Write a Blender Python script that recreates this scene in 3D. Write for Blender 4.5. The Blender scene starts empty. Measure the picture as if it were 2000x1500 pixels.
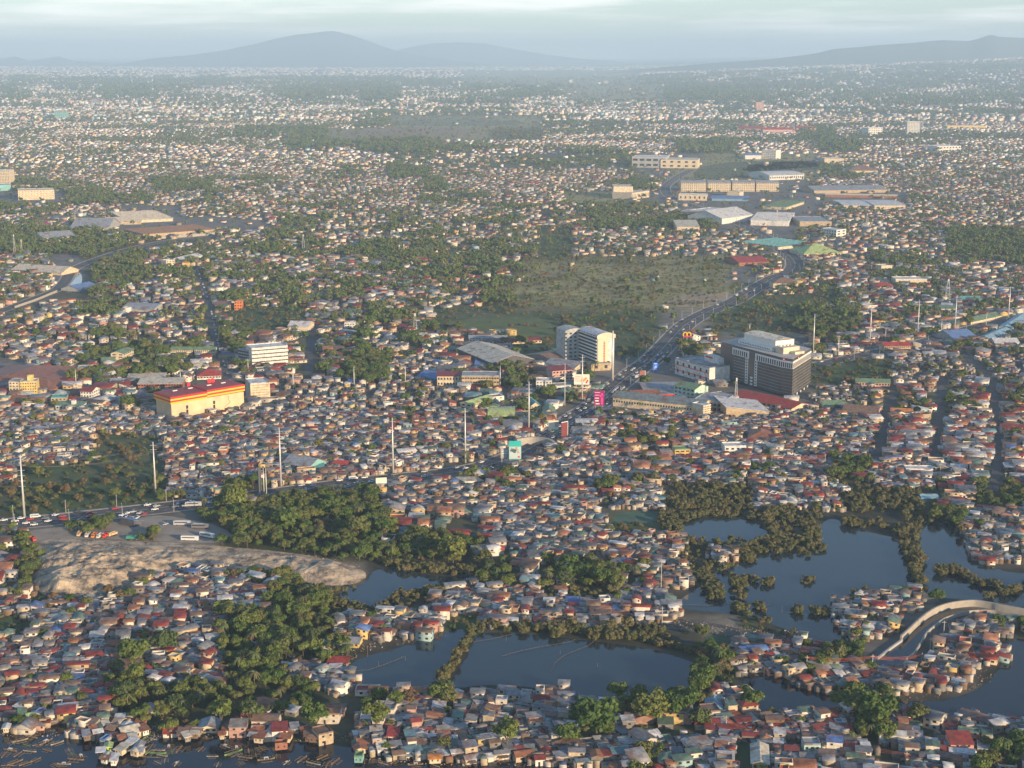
import bpy, math, random
import numpy as np
from mathutils import Vector, Matrix, Euler
R = math.radians
rng = np.random.default_rng(7)
random.seed(7)
sc = bpy.context.scene
COL = sc.collection

# ------------------------------------------------------------------ camera, sky, sun, exposure
H = 300.0
F = 2894.0
PITCH = math.atan((750 - 118) / F)
cam_d = bpy.data.cameras.new('camera')
cam = bpy.data.objects.new('camera', cam_d)
COL.objects.link(cam)
cam.location = (0, 0, H)
cam.rotation_euler = (R(90) - PITCH, 0, 0)
cam_d.sensor_width = 36
cam_d.lens = 36 * F / 2000
cam_d.clip_start = 1
cam_d.clip_end = 300000
sc.camera = cam
sc.view_settings.view_transform = 'Standard'
sc.view_settings.look = 'None'
sc.view_settings.exposure = 0.85
sc.view_settings.gamma = 1
sc.view_settings.use_curve_mapping = False

SUN_AZ = 137.0      # clockwise from +Y (the view direction): behind the camera, to the right
SUN_EL = 12.5
w = bpy.data.worlds.new('World')
sc.world = w
w.use_nodes = True
nt = w.node_tree
nt.nodes.clear()
N = nt.nodes.new
out = N('ShaderNodeOutputWorld')
bg = N('ShaderNodeBackground')
sky = N('ShaderNodeTexSky')
sky.sky_type = 'NISHITA'
sky.sun_disc = False
sky.sun_elevation = R(SUN_EL)
sky.sun_rotation = R(SUN_AZ)
sky.altitude = 300
sky.air_density = 1.1
sky.dust_density = 0.15
sky.ozone_density = 3.5
bg.inputs[1].default_value = 0.12
tc = N('ShaderNodeTexCoord')
mp = N('ShaderNodeMapping')
mp.inputs['Scale'].default_value = (6, 6, 95)
mp.inputs['Location'].default_value = (3.1, 1.7, 0.4)
nz = N('ShaderNodeTexNoise')
nz.inputs['Scale'].default_value = 1.0
nz.inputs['Detail'].default_value = 7
nz.inputs['Roughness'].default_value = 0.6
rp = N('ShaderNodeValToRGB')
rp.color_ramp.elements[0].position = 0.44
rp.color_ramp.elements[0].color = (0, 0, 0, 1)
rp.color_ramp.elements[1].position = 0.80
rp.color_ramp.elements[1].color = (1, 1, 1, 1)
mixc = N('ShaderNodeMixRGB')
mixc.inputs[2].default_value = (14.5, 12.8, 12.2, 1)
mul = N('ShaderNodeMath')
mul.operation = 'MULTIPLY'
mul.inputs[1].default_value = 0.75
L = nt.links.new
L(tc.outputs['Generated'], mp.inputs[0])
L(mp.outputs[0], nz.inputs['Vector'])
L(nz.outputs['Fac'], rp.inputs[0])
sep = N('ShaderNodeSeparateXYZ')
fade = N('ShaderNodeMapRange')            # broken cloud lies towards the horizon, clear sky overhead
fade.interpolation_type = 'SMOOTHSTEP'
fade.inputs['From Min'].default_value = 0.06
fade.inputs['From Max'].default_value = 0.30
fade.inputs['To Min'].default_value = 1.0
fade.inputs['To Max'].default_value = 0.08
fm = N('ShaderNodeMath')
fm.operation = 'MULTIPLY'
L(tc.outputs['Generated'], sep.inputs[0])
L(sep.outputs['Z'], fade.inputs[0])
L(rp.outputs[0], fm.inputs[0])
L(fade.outputs[0], fm.inputs[1])
L(fm.outputs[0], mul.inputs[0])
L(mul.outputs[0], mixc.inputs[0])
L(sky.outputs[0], mixc.inputs[1])
L(mixc.outputs[0], bg.inputs[0])
L(bg.outputs[0], out.inputs[0])

sd = bpy.data.lights.new('sun', 'SUN')
sd.energy = 5.0
sd.angle = R(0.55)
sd.color = (1.0, 0.73, 0.45)
sun = bpy.data.objects.new('sun', sd)
COL.objects.link(sun)
sdir = Vector((math.sin(R(SUN_AZ)) * math.cos(R(SUN_EL)), math.cos(R(SUN_AZ)) * math.cos(R(SUN_EL)), math.sin(R(SUN_EL))))
sun.rotation_euler = sdir.to_track_quat('Z', 'Y').to_euler()
sun.location = (0, 0, 800)
sc.cycles.volume_bounces = 1
sc.cycles.max_bounces = 5
sc.cycles.diffuse_bounces = 2
sc.cycles.glossy_bounces = 2

# ------------------------------------------------------------------ photo pixel -> place
cp, sp = math.cos(PITCH), math.sin(PITCH)

def G(x, y, z=0.0):
    """the point at height z seen at photo pixel (x, y) of the 2000x1500 photograph"""
    u, v = x - 1000.0, 750.0 - y
    d = (u, F * cp + v * sp, -F * sp + v * cp)
    t = (z - H) / d[2]
    return Vector((d[0] * t, d[1] * t, z))

def to_px(X, Y, Z=0.0):
    X = np.asarray(X, float); Y = np.asarray(Y, float); Z = np.asarray(Z, float) - H
    f = Y * cp - Z * sp
    v = Y * sp + Z * cp
    f = np.maximum(f, 1e-3)
    return 1000 + F * X / f, 750 - F * v / f

def hgt(x, yb, yt):
    """height in metres of something standing at pixel (x, yb) whose top shows at row yt"""
    g = G(x, yb)
    v = 750.0 - yt
    # solve z: (Y*sp + (z-H)*cp)*F = v*(Y*cp - (z-H)*sp)
    zz = (v * g.y * cp - F * g.y * sp) / (F * cp + v * sp)
    return zz + H

def zg(X, Y):
    """the plain rises gently beyond nine kilometres"""
    d = np.hypot(X, Y)
    s = np.clip((d - 12000) / 13000, 0, 1); r = np.clip((X / np.maximum(d, 1) - .06) / .26, 0, 1)
    return 130 * np.clip((d - 9000) / 21000, 0, 1) ** 1.3 + np.maximum(d - 30000, 0) * .005 + 250 * s * s * (3 - 2 * s) * r

def in_poly(px, py, poly):
    inside = np.zeros(px.shape, bool)
    n = len(poly)
    j = n - 1
    for i in range(n):
        xi, yi = poly[i]; xj, yj = poly[j]
        if yi != yj:
            c = ((yi > py) != (yj > py)) & (px < (xj - xi) * (py - yi) / (yj - yi) + xi)
            inside ^= c
        j = i
    return inside

def hsh(a, b, k=0):
    v = np.sin(a * 127.1 + b * 311.7 + k * 74.7) * 43758.5453
    return v - np.floor(v)

def vnoise(x, y, s, k=0):
    x = x / s; y = y / s
    ix, iy = np.floor(x), np.floor(y)
    fx, fy = x - ix, y - iy
    fx = fx * fx * (3 - 2 * fx); fy = fy * fy * (3 - 2 * fy)
    return (hsh(ix, iy, k) * (1 - fx) * (1 - fy) + hsh(ix + 1, iy, k) * fx * (1 - fy)
            + hsh(ix, iy + 1, k) * (1 - fx) * fy + hsh(ix + 1, iy + 1, k) * fx * fy)

# ------------------------------------------------------------------ materials
MATS = {}

def nodes_of(m):
    m.use_nodes = True
    t = m.node_tree
    return t, t.nodes['Principled BSDF'], t.nodes.new, t.links.new

def mat(name, col, rough=0.8, metal=0.0, var=0.12, scale=0.6, emit=None, spec=0.3):
    if name in MATS: return MATS[name]
    m = bpy.data.materials.new(name)
    t, b, n, l = nodes_of(m)
    tcn = n('ShaderNodeTexCoord')
    nz = n('ShaderNodeTexNoise'); nz.inputs['Scale'].default_value = scale; nz.inputs['Detail'].default_value = 5
    mx = n('ShaderNodeMapRange'); mx.inputs['To Min'].default_value = 1 - var * 2; mx.inputs['To Max'].default_value = 1 + var * 2
    mc = n('ShaderNodeMixRGB'); mc.blend_type = 'MULTIPLY'; mc.inputs[0].default_value = 1
    mc.inputs[1].default_value = (*col, 1)
    l(tcn.outputs['Object'], nz.inputs['Vector']); l(nz.outputs['Fac'], mx.inputs[0]); l(mx.outputs[0], mc.inputs[2])
    l(mc.outputs[0], b.inputs['Base Color'])
    b.inputs['Roughness'].default_value = rough
    b.inputs['Metallic'].default_value = metal
    b.inputs['Specular IOR Level'].default_value = spec
    MATS[name] = m
    return m

def attr_mat(name, rough, metal, scale, lo, hi, stain=None, spec=0.3):
    """colour from the 'col' attribute of the mesh, broken up by wear"""
    m = bpy.data.materials.new(name)
    t, b, n, l = nodes_of(m)
    at = n('ShaderNodeAttribute'); at.attribute_name = 'col'
    ge = n('ShaderNodeNewGeometry')
    nz = n('ShaderNodeTexNoise'); nz.inputs['Scale'].default_value = scale; nz.inputs['Detail'].default_value = 6; nz.inputs['Roughness'].default_value = 0.65
    mr = n('ShaderNodeMapRange'); mr.inputs['From Min'].default_value = 0.3; mr.inputs['From Max'].default_value = 0.7
    mr.inputs['To Min'].default_value = lo; mr.inputs['To Max'].default_value = hi
    mc = n('ShaderNodeMixRGB'); mc.blend_type = 'MULTIPLY'; mc.inputs[0].default_value = 1
    l(ge.outputs['Position'], nz.inputs['Vector']); l(nz.outputs['Fac'], mr.inputs[0])
    l(at.outputs['Color'], mc.inputs[1]); l(mr.outputs[0], mc.inputs[2])
    last = mc.outputs[0]
    if stain:
        n2 = n('ShaderNodeTexNoise'); n2.inputs['Scale'].default_value = stain[1]; n2.inputs['Detail'].default_value = 4
        r2 = n('ShaderNodeValToRGB'); r2.color_ramp.elements[0].position = stain[2]; r2.color_ramp.elements[1].position = stain[2] + 0.12
        m2 = n('ShaderNodeMixRGB'); m2.inputs[2].default_value = (*stain[0], 1)
        mm = n('ShaderNodeMath'); mm.operation = 'MULTIPLY'; mm.inputs[1].default_value = stain[3]
        l(ge.outputs['Position'], n2.inputs['Vector']); l(n2.outputs['Fac'], r2.inputs[0]); l(r2.outputs[0], mm.inputs[0])
        l(mm.outputs[0], m2.inputs[0]); l(last, m2.inputs[1]); last = m2.outputs[0]
    l(last, b.inputs['Base Color'])
    b.inputs['Roughness'].default_value = rough
    b.inputs['Metallic'].default_value = metal
    b.inputs['Specular IOR Level'].default_value = spec
    MATS[name] = m
    return m

M_WALL = attr_mat('painted_wall', 0.85, 0, 0.35, 0.62, 1.2, ((0.10, 0.09, 0.08), 0.22, 0.60, 0.5))
M_ROOF = attr_mat('sheet_metal_roof', 0.58, 0.08, 0.45, 0.5, 1.3, ((0.15, 0.06, 0.035), 0.13, 0.55, 0.65), 0.35)
M_GLASS = mat('dark_window_glass', (0.03, 0.035, 0.045), 0.15, 0, 0.1, 0.3, spec=0.6)
M_DARK = mat('dark_opening', (0.03, 0.028, 0.026), 0.9)
M_STEEL = mat('galvanised_steel', (0.62, 0.62, 0.60), 0.45, 0.3, 0.08)
M_CONC = mat('pale_concrete', (0.45, 0.42, 0.36), 0.9, 0, 0.2, 0.25)
M_BARK = mat('tree_bark', (0.12, 0.09, 0.065), 0.95)

def leaf_mat(name, cols, rough=0.65):
    m = bpy.data.materials.new(name)
    t, b, n, l = nodes_of(m)
    oi = n('ShaderNodeObjectInfo'); ge = n('ShaderNodeNewGeometry')
    cr = n('ShaderNodeValToRGB')
    e = cr.color_ramp.elements
    e[0].color = (*cols[0], 1); e[1].color = (*cols[-1], 1)
    for i, c in enumerate(cols[1:-1]):
        x = e.new((i + 1) / (len(cols) - 1)); x.color = (*c, 1)
    nz = n('ShaderNodeTexNoise'); nz.inputs['Scale'].default_value = 0.35; nz.inputs['Detail'].default_value = 3
    mr = n('ShaderNodeMapRange'); mr.inputs['From Min'].default_value = 0.3; mr.inputs['From Max'].default_value = 0.7
    mr.inputs['To Min'].default_value = 0.65; mr.inputs['To Max'].default_value = 1.45
    mc = n('ShaderNodeMixRGB'); mc.blend_type = 'MULTIPLY'; mc.inputs[0].default_value = 1
    l(oi.outputs['Random'], cr.inputs[0]); l(ge.outputs['Position'], nz.inputs['Vector']); l(nz.outputs['Fac'], mr.inputs[0])
    l(cr.outputs[0], mc.inputs[1]); l(mr.outputs[0], mc.inputs[2]); l(mc.outputs[0], b.inputs['Base Color'])
    b.inputs['Roughness'].default_value = rough
    b.inputs['Specular IOR Level'].default_value = 0.25
    MATS[name] = m
    return m

M_LEAF = leaf_mat('broad_leaves', [(0.055, 0.095, 0.02), (0.075, 0.115, 0.025), (0.11, 0.14, 0.03), (0.12, 0.125, 0.035), (0.06, 0.09, 0.03)])
M_MANG = leaf_mat('mangrove_leaves', [(0.10, 0.105, 0.04), (0.12, 0.115, 0.042), (0.14, 0.12, 0.05), (0.09, 0.105, 0.035)])
M_PALM = leaf_mat('palm_fronds', [(0.07, 0.10, 0.03), (0.10, 0.12, 0.04), (0.12, 0.11, 0.045)])
M_SHRUB = leaf_mat('shrub_leaves', [(0.06, 0.10, 0.03), (0.10, 0.115, 0.04), (0.13, 0.10, 0.05), (0.06, 0.09, 0.03)])
M_DRY = leaf_mat('dry_brown_leaves', [(0.13, 0.085, 0.04), (0.11, 0.09, 0.04)])

# ------------------------------------------------------------------ object helpers
def prop(o, label=None, cat=None, group=None, kind=None):
    if label: o['label'] = label
    if cat: o['category'] = cat
    if group: o['group'] = group
    if kind: o['kind'] = kind
    return o

def mesh_of(name, v, f, mats, mi=None, cols=None, smooth=False):
    me = bpy.data.meshes.new(name)
    me.from_pydata([tuple(p) for p in v], [], [tuple(q) for q in f])
    for m in (mats if isinstance(mats, (list, tuple)) else [mats]): me.materials.append(m)
    if mi is not None: me.polygons.foreach_set('material_index', np.asarray(mi, np.int32))
    if cols is not None:
        a = me.color_attributes.new('col', 'FLOAT_COLOR', 'CORNER')
        ls = [len(q) for q in f]
        c = np.repeat(np.asarray(cols, np.float32).reshape(-1, 3), ls, axis=0)
        a.data.foreach_set('color', np.hstack([c, np.ones((len(c), 1), np.float32)]).ravel())
    if smooth: me.polygons.foreach_set('use_smooth', np.ones(len(f), bool))
    me.update()
    return me

def put(name, me, parent=None, loc=(0, 0, 0), rot=(0, 0, 0), scale=(1, 1, 1)):
    o = bpy.data.objects.new(name, me)
    COL.objects.link(o)
    if parent is not None: o.parent = parent
    o.location = loc; o.rotation_euler = rot; o.scale = scale
    return o

def empty(name, loc=(0, 0, 0), rz=0.0):
    o = bpy.data.objects.new(name, None)
    COL.objects.link(o)
    o.location = loc; o.rotation_euler = (0, 0, rz)
    o.empty_display_size = 1
    return o

class MB:
    def __init__(s): s.v = []; s.f = []; s.m = []
    def add(s, v, f, m=0):
        k = len(s.v); s.v += [tuple(p) for p in v]
        s.f += [tuple(i + k for i in q) for q in f]; s.m += [m] * len(f)
    def box(s, x0, x1, y0, y1, z0, z1, m=0, rz=0, about=(0, 0)):
        v = [(x0, y0, z0), (x1, y0, z0), (x1, y1, z0), (x0, y1, z0), (x0, y0, z1), (x1, y0, z1), (x1, y1, z1), (x0, y1, z1)]
        if rz:
            c, q = math.cos(rz), math.sin(rz); ax, ay = about
            v = [(ax + (x - ax) * c - (y - ay) * q, ay + (x - ax) * q + (y - ay) * c, z) for x, y, z in v]
        s.add(v, [(0, 3, 2, 1), (4, 5, 6, 7), (0, 1, 5, 4), (1, 2, 6, 5), (2, 3, 7, 6), (3, 0, 4, 7)], m)
    def prism(s, pts, z0, z1, m=0):
        n = len(pts)
        v = [(x, y, z0) for x, y in pts] + [(x, y, z1) for x, y in pts]
        f = [tuple(range(n))[::-1], tuple(range(n, 2 * n))] + [(i, (i + 1) % n, n + (i + 1) % n, n + i) for i in range(n)]
        s.add(v, f, m)
    def tube(s, a, b, r0, r1=None, n=6, m=0):
        r1 = r0 if r1 is None else r1
        a = Vector(a); b = Vector(b); d = (b - a).normalized()
        u = d.orthogonal().normalized(); w = d.cross(u)
        v = []
        for p, r in ((a, r0), (b, r1)):
            for i in range(n):
                t = 2 * math.pi * i / n
                v.append(p + (u * math.cos(t) + w * math.sin(t)) * r)
        s.add(v, [(i, (i + 1) % n, n + (i + 1) % n, n + i) for i in range(n)] + [tuple(range(n))[::-1], tuple(range(n, 2 * n))], m)
    def mesh(s, name, mats, smooth=False, col=None):
        return mesh_of(name, s.v, s.f, mats, s.m, None if col is None else [col] * len(s.f), smooth)

_b = MB(); _b.box(-0.5, 0.5, -0.5, 0.5, -0.5, 0.5)
_panels = {}
def panel(m):
    """shared unit box in one material, scaled for windows, doors and trim"""
    if m.name not in _panels: _panels[m.name] = mesh_of('panel_' + m.name, _b.v, _b.f, m)
    return _panels[m.name]

PENDING = []       # (object, descriptor, where, x, y) -> a label that singles each out
ORD = ['', 'first', 'second', 'third', 'fourth', 'fifth', 'sixth', 'seventh', 'eighth', 'ninth', 'tenth', 'eleventh', 'twelfth', 'thirteenth',
       'fourteenth', 'fifteenth', 'sixteenth', 'seventeenth', 'eighteenth', 'nineteenth', 'twentieth']
def later(o, desc, where, tail=''): PENDING.append((o, desc, where, float(o.location.x), float(o.location.y)))

# ------------------------------------------------------------------ land cover read off the photograph
ROWS = '''
1450 1500 150W 310H 700W 1230H 1290M 1440H 1500G 1700H 1760M 1860H 2000M
1400 1450 60M 240H 420T 640M 700M 1130H 1200T 1240H 1400M 1660H 1740T 1800H 1860M 2000H
1350 1400 230H 560T 640T 780M 850H 880M 1130H 1200M 1370T 1450H 1480M 1630W 1740T 2000W
1325 1350 230H 290T 430H 560T 690H 1360W 1440T 1560W 1900H 2000W
1300 1325 230H 290T 430H 560T 690H 1360W 1440T 1560H 1600M 1900H 2000W
1250 1300 230H 290M 430H 530T 690T 1370W 1430T 1600H 1680T 1780B 1970H 2000W
1225 1250 60G 430H 560T 660T 870H 940G 1370V 1440D 1480G 1560V 1640W 1760H 1860B 1980H 2000M
1200 1225 60G 430H 560T 660T 880H 940G 1340H 1440D 1480G 1560V 1640W 1760H 1860B 1980H 2000M
1175 1200 50H 100G 300H 530H 650T 850V 1320H 1640W 1790H 1830D 2000B
1150 1175 50H 250G 530H 650T 880V 1060H 1090V 1110H 1210V 1310H 1640W 1790H 1830D 2000W
1100 1150 40M 250D 330M 480H 600T 720D 945W 1000T 1060M 1200T 1260M 1350H 1440V 1770W 1810V 1930M 2000W
1075 1100 60M 430D 950T 1000M 1330H 1400V 1440H 1600V 1750W 1810V 1890W 2000H
1050 1075 60M 430D 950T 1000M 1330H 1600V 1750W 1810V 1890W 2000H
1000 1050 60M 250B 330M 420B 760T 960M 1180H 1290G 1340V 1490W 1600V 1760W 1830V 1880T 2000H
975 1000 300G 440T 740T 1160H 1200M 1290H 1310G 1480V 1640H 1810V 1900M 2000T
950 975 330G 440H 740T 1160H 1200M 1290H 1310G 1480V 1640H 1810V 1900M 2000T
900 950 30H 330G 480H 850H 900M 950T 1000M 1240H 1300M 1620H 1700T 1820H 2000M
850 900 180H 320G 1000H 1200H 1330M 1720H 2000S
800 850 480H 900H 1000R 1160R 1700H 2000S
750 800 330R 480B 560R 900H 1000R 1050M 1190R 1590B 1700H 2000S
700 750 60B 250R 440M 560R 760M 870H 1100R 1190B 1580B 1740G 2000H
650 700 180S 440M 560R 700S 820M 1000S 1100G 1200B 1290G 1330B 1400R 1580B 1650M 2000R
600 650 150S 400M 450S 600G 720S 850M 1290G 1330B 1380D 1560G 1680T 2000R
575 600 100S 300M 440S 520M 600M 640S 730M 800S 940M 1000T 1430F 1500G 1640G 2000S
550 575 100S 520M 600M 640S 730M 860S 940M 980T 1430F 1500G 1600M 1640G 2000S
525 550 100S 170B 300T 560M 700S 830M 900T 1020M 1420F 1480B 1560S 1700S 2000M
500 525 100S 160B 280T 440M 560S 640M 760S 900M 980T 1020M 1420F 1480B 1560S 1700S 2000M
475 500 100T 280T 340M 480S 700M 780T 960M 1050M 1120G 1350S 1500S 1560B 1650R 1850S 2000T
450 475 100T 200T 400M 520S 640M 740S 860M 960S 1050S 1120G 1350S 1500S 1560B 1650R 1850S 2000T
425 450 80M 150R 520B 640M 760S 960M 1160M 1400T 1600B 2000S
400 425 130M 230S 350B 560S 700M 960S 1120M 1330M 1600B 2000S
375 400 130B 220T 300M 400S 460M 800S 960M 1100S 1200F 1300B 1330S 1770B 2000S
350 375 30B 200M 300S 420T 560M 830S 870T 1180S 1300M 1590B 1700R 2000S
325 350 640S 700M 760S 840T 1220S 1240M 1310B 1600F 1700M 2000S
300 325 760S 850M 1000S 1240M 1370B 1600F 1640R 2000S
275 300 560S 700M 860T 960M 1320S 1440T 1500M 1600S 1680T 2000S
250 275 460S 560M 640T 960F 1060G 1560S 1630T 2000S
225 250 700S 760M 1060F 1200M 2000S
200 225 720S 780M 860S 1000M 1400S 2000M
175 200 60M 200S 380M 540S 700M 780T 900S 1100M 1300F 1500T 2000M
150 175 900M 1250F 1400M 2000M
100 150 2000M
'''
_codes = 'WHTMVGFDBSR'
_tab = []
for ln in ROWS.strip().splitlines():
    p = ln.split()
    _tab.append((float(p[0]), float(p[1]), [(float(q[:-1]), q[-1]) for q in p[2:]]))
_tab.sort(key=lambda q: q[0])
RY = np.array([t[0] for t in _tab] + [1500.0])
GRID = np.zeros((len(_tab), 200), int)
for i, t in enumerate(_tab):
    for j in range(200):
        xx = j * 10 + 5
        GRID[i, j] = _codes.index(next((c for xe, c in t[2] if xx < xe), t[2][-1][1]))

def cover(px, py, X=None, Y=None):
    # edges of the patches wander a little instead of running straight
    if X is not None:
        s = np.clip((py - 118) / 1380, 0.02, 1)
        px = px + (vnoise(X, Y, 40, 3) - 0.5) * 26 * np.maximum(s, 0.4)
        py = py + (vnoise(X, Y, 40, 4) - 0.5) * 22 * s
    i = np.clip(np.searchsorted(RY, py, 'right') - 1, 0, len(_tab) - 1)
    j = np.clip((px / 10).astype(int), 0, 199)
    return GRID[i, j]

WATER = {
 'bay_water': [(-400, 1446), (0, 1436), (60, 1424), (100, 1412), (130, 1408), (150, 1440), (200, 1442), (250, 1440), (330, 1430), (400, 1434), (470, 1436), (540, 1446), (600, 1450), (660, 1456), (720, 1466), (760, 1478), (900, 1482), (1100, 1492), (1200, 1499), (1260, 1520), (1260, 1900), (-400, 1900)],
 'inlet_water': [(640, 1168), (700, 1145), (722, 1132), (722, 1116), (770, 1107), (800, 1118), (870, 1127), (950, 1124), (945, 1140), (880, 1150), (820, 1152), (790, 1165), (755, 1190), (715, 1192), (690, 1180), (650, 1178)],
 'small_pond_water': [(684, 1294), (720, 1280), (770, 1268), (830, 1248), (875, 1230), (916, 1228), (906, 1262), (880, 1290), (860, 1325), (845, 1345), (735, 1343), (700, 1340), (684, 1322)],
 'long_pond_water': [(934, 1234), (1040, 1238), (1150, 1252), (1250, 1262), (1330, 1284), (1366, 1300), (1364, 1370), (1250, 1358), (1200, 1368), (1130, 1358), (1060, 1345), (960, 1335), (872, 1348), (890, 1315), (912, 1280), (926, 1250)],
 'mangrove_pool_water': [(1322, 1030), (1350, 1010), (1420, 1010), (1480, 1020), (1508, 1046), (1480, 1064), (1420, 1058), (1370, 1058), (1335, 1048)],
 'lake_water': [(1595, 1035), (1620, 1008), (1660, 1026), (1710, 1043), (1752, 1050), (1764, 1080), (1782, 1110), (1800, 1158), (1760, 1162), (1720, 1165), (1680, 1170), (1645, 1180), (1632, 1200), (1660, 1230), (1676, 1262), (1640, 1282), (1580, 1262), (1562, 1240), (1530, 1228), (1470, 1206), (1400, 1196), (1330, 1190), (1318, 1175), (1345, 1160), (1390, 1130), (1400, 1112), (1435, 1108), (1460, 1085), (1530, 1075), (1590, 1090), (1602, 1060)],
 'far_lake_water': [(1800, 1150), (1806, 1100), (1790, 1070), (1790, 1045), (1830, 1010), (1880, 1035), (1895, 1080), (1930, 1105), (1980, 1122), (2300, 1130), (2300, 1186), (2000, 1188), (1960, 1178), (1900, 1172), (1840, 1168), (1818, 1166)],
 'canal_water': [(1705, 1296), (1740, 1270), (1765, 1250), (1790, 1226), (1815, 1208), (1850, 1194), (1885, 1189), (1920, 1189), (1960, 1196), (2060, 1216), (2060, 1222), (1965, 1203), (1937, 1198), (1905, 1198), (1884, 1201), (1860, 1208), (1844, 1214), (1828, 1226), (1812, 1240), (1799, 1261), (1788, 1280), (1772, 1294), (1740, 1302)],
 'river_water': [(1448, 1316), (1490, 1314), (1530, 1322), (1566, 1334), (1610, 1350), (1700, 1366), (1800, 1370), (1860, 1366), (1915, 1345), (1945, 1318), (1955, 1290), (1950, 1262), (1900, 1252), (1890, 1240), (1940, 1238), (2010, 1252), (2300, 1280), (2300, 1425), (2000, 1418), (1900, 1412), (1840, 1408), (1790, 1384), (1700, 1378), (1600, 1384), (1480, 1392), (1455, 1370)],
 'creek_water': [(128, 572), (134, 552), (144, 536), (156, 530), (162, 545), (156, 560), (142, 570)],
}
DIRT = [(60, 1062), (110, 1050), (200, 1056), (330, 1058), (450, 1068), (560, 1078), (650, 1092), (712, 1112), (720, 1132), (680, 1146), (600, 1142), (480, 1122), (400, 1112), (330, 1122), (270, 1142), (230, 1166), (150, 1172), (90, 1172), (60, 1142)]
def chaikin(p, n=2):
    for _ in range(n):
        q = []
        for i in range(len(p)):
            a, b = p[i], p[(i + 1) % len(p)]
            q += [(a[0] * .75 + b[0] * .25, a[1] * .75 + b[1] * .25), (a[0] * .25 + b[0] * .75, a[1] * .25 + b[1] * .75)]
        p = q
    return p
WPOLY = {k: chaikin(v) for k, v in WATER.items()}

def in_water(px, py, m=0.0):
    r = np.zeros(px.shape, bool)
    for p in WPOLY.values():
        a = in_poly(px, py, p)
        if m:
            for dx, dy in ((m, 0), (-m, 0), (0, m * .7), (0, -m * .7)): a &= in_poly(px + dx, py + dy, p)
        r |= a
    return r

# roads: photo polyline, width in metres
ROADS = [
 ('highway', [(-300, 1062), (0, 1026), (100, 1016), (220, 1003), (350, 988), (480, 972), (600, 955), (720, 940), (850, 927), (930, 915), (1000, 893), (1060, 862), (1095, 840), (1130, 812), (1165, 790), (1190, 765), (1215, 745), (1245, 722), (1270, 705), (1295, 680), (1318, 655), (1345, 630), (1390, 606), (1435, 588), (1480, 560), (1510, 543)], 24),
 ('boulevard', [(1510, 543), (1545, 530), (1552, 512), (1530, 490), (1505, 470), (1470, 450)], 26),
 ('flyover_road', [(1470, 450), (1420, 425), (1360, 405), (1310, 385), (1300, 365), (1325, 345), (1350, 332)], 22),
 ('riverside_road', [(-100, 640), (0, 608), (70, 582), (110, 566), (128, 548), (145, 525), (200, 502), (260, 484), (330, 470), (420, 460), (520, 448)], 16),
 ('town_street', [(380, 520), (395, 560), (410, 610), (420, 660), (432, 705), (445, 745), (455, 790)], 7),
 ('side_street', [(612, 640), (606, 680), (602, 730)], 8),
 ('east_street', [(1750, 765), (1735, 800), (1722, 860), (1708, 900)], 6),
 ('middle_street', [(1842, 740), (1836, 800), (1830, 860), (1826, 900)], 6),
 ('west_street', [(1880, 690), (1930, 740), (1945, 800), (1950, 880), (1940, 960)], 7),
 ('east_avenue', [(1600, 712), (1700, 690), (1800, 668), (1900, 640), (2050, 610)], 18),
 ('shore_lane', [(1330, 1212), (1400, 1222), (1460, 1236), (1540, 1250)], 4),
 ('yard_lane', [(1290, 1225), (1350, 1232), (1420, 1240), (1500, 1248)], 3),
]
def dens(pts, n=6):
    """smooth photo polyline -> ground points"""
    P = [G(x, y) for x, y in pts]
    o = []
    for i in range(len(P) - 1):
        a = P[max(i - 1, 0)]; b = P[i]; c = P[i + 1]; d = P[min(i + 2, len(P) - 1)]
        for k in range(n):
            t = k / n
            o.append(0.5 * ((2 * b) + (c - a) * t + (2 * a - 5 * b + 4 * c - d) * t * t + (3 * b - a - 3 * c + d) * t ** 3))
    o.append(P[-1])
    return o
ROADP = [(n, dens(p), wd) for n, p, wd in ROADS]

EXCLP = [[(108, 528), (176, 526), (182, 560), (160, 592), (112, 592)], [(0, 606), (70, 580), (130, 545), (150, 520), (200, 500), (260, 481), (330, 468), (420, 458), (420, 468), (330, 479), (260, 494), (200, 513), (160, 545), (130, 580), (70, 600), (0, 625)]]
def excl(px, py):
    r = np.zeros(px.shape, bool)
    for q in EXCLP: r |= in_poly(px, py, q)
    return r
KEEP = [('outer_wall', dens([(1740, 1272), (1761, 1255), (1796, 1222), (1833, 1197), (1881, 1186), (1905, 1185), (1959, 1195), (2060, 1212)]), 7), ('inner_wall', dens([(1771, 1293), (1799, 1262), (1828, 1227), (1860, 1209), (1905, 1199), (1967, 1205), (2060, 1224)]), 9), ('canal', dens([(1720, 1295), (1780, 1255), (1815, 1220), (1850, 1202)]), 14)]
def near_road(X, Y, m):
    r = np.zeros(X.shape, bool)
    for n, P, wd in ROADP + KEEP:
        lim = wd / 2 + m
        A = np.array([(p.x, p.y) for p in P])
        x0, y0 = A.min(0) - lim; x1, y1 = A.max(0) + lim
        k = np.where((X > x0) & (X < x1) & (Y > y0) & (Y < y1))[0]
        if not len(k): continue
        x, y = X[k], Y[k]; hit = np.zeros(len(k), bool)
        for i in range(len(A) - 1):
            d = A[i + 1] - A[i]; L2 = (d ** 2).sum() + 1e-9
            t = np.clip(((x - A[i, 0]) * d[0] + (y - A[i, 1]) * d[1]) / L2, 0, 1)
            hit |= (x - A[i, 0] - t * d[0]) ** 2 + (y - A[i, 1] - t * d[1]) ** 2 < lim * lim
        r[k] |= hit
    return r
FOOT = []      # footprints of the hand-placed buildings: centre x, y, angle, half length, half depth
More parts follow.
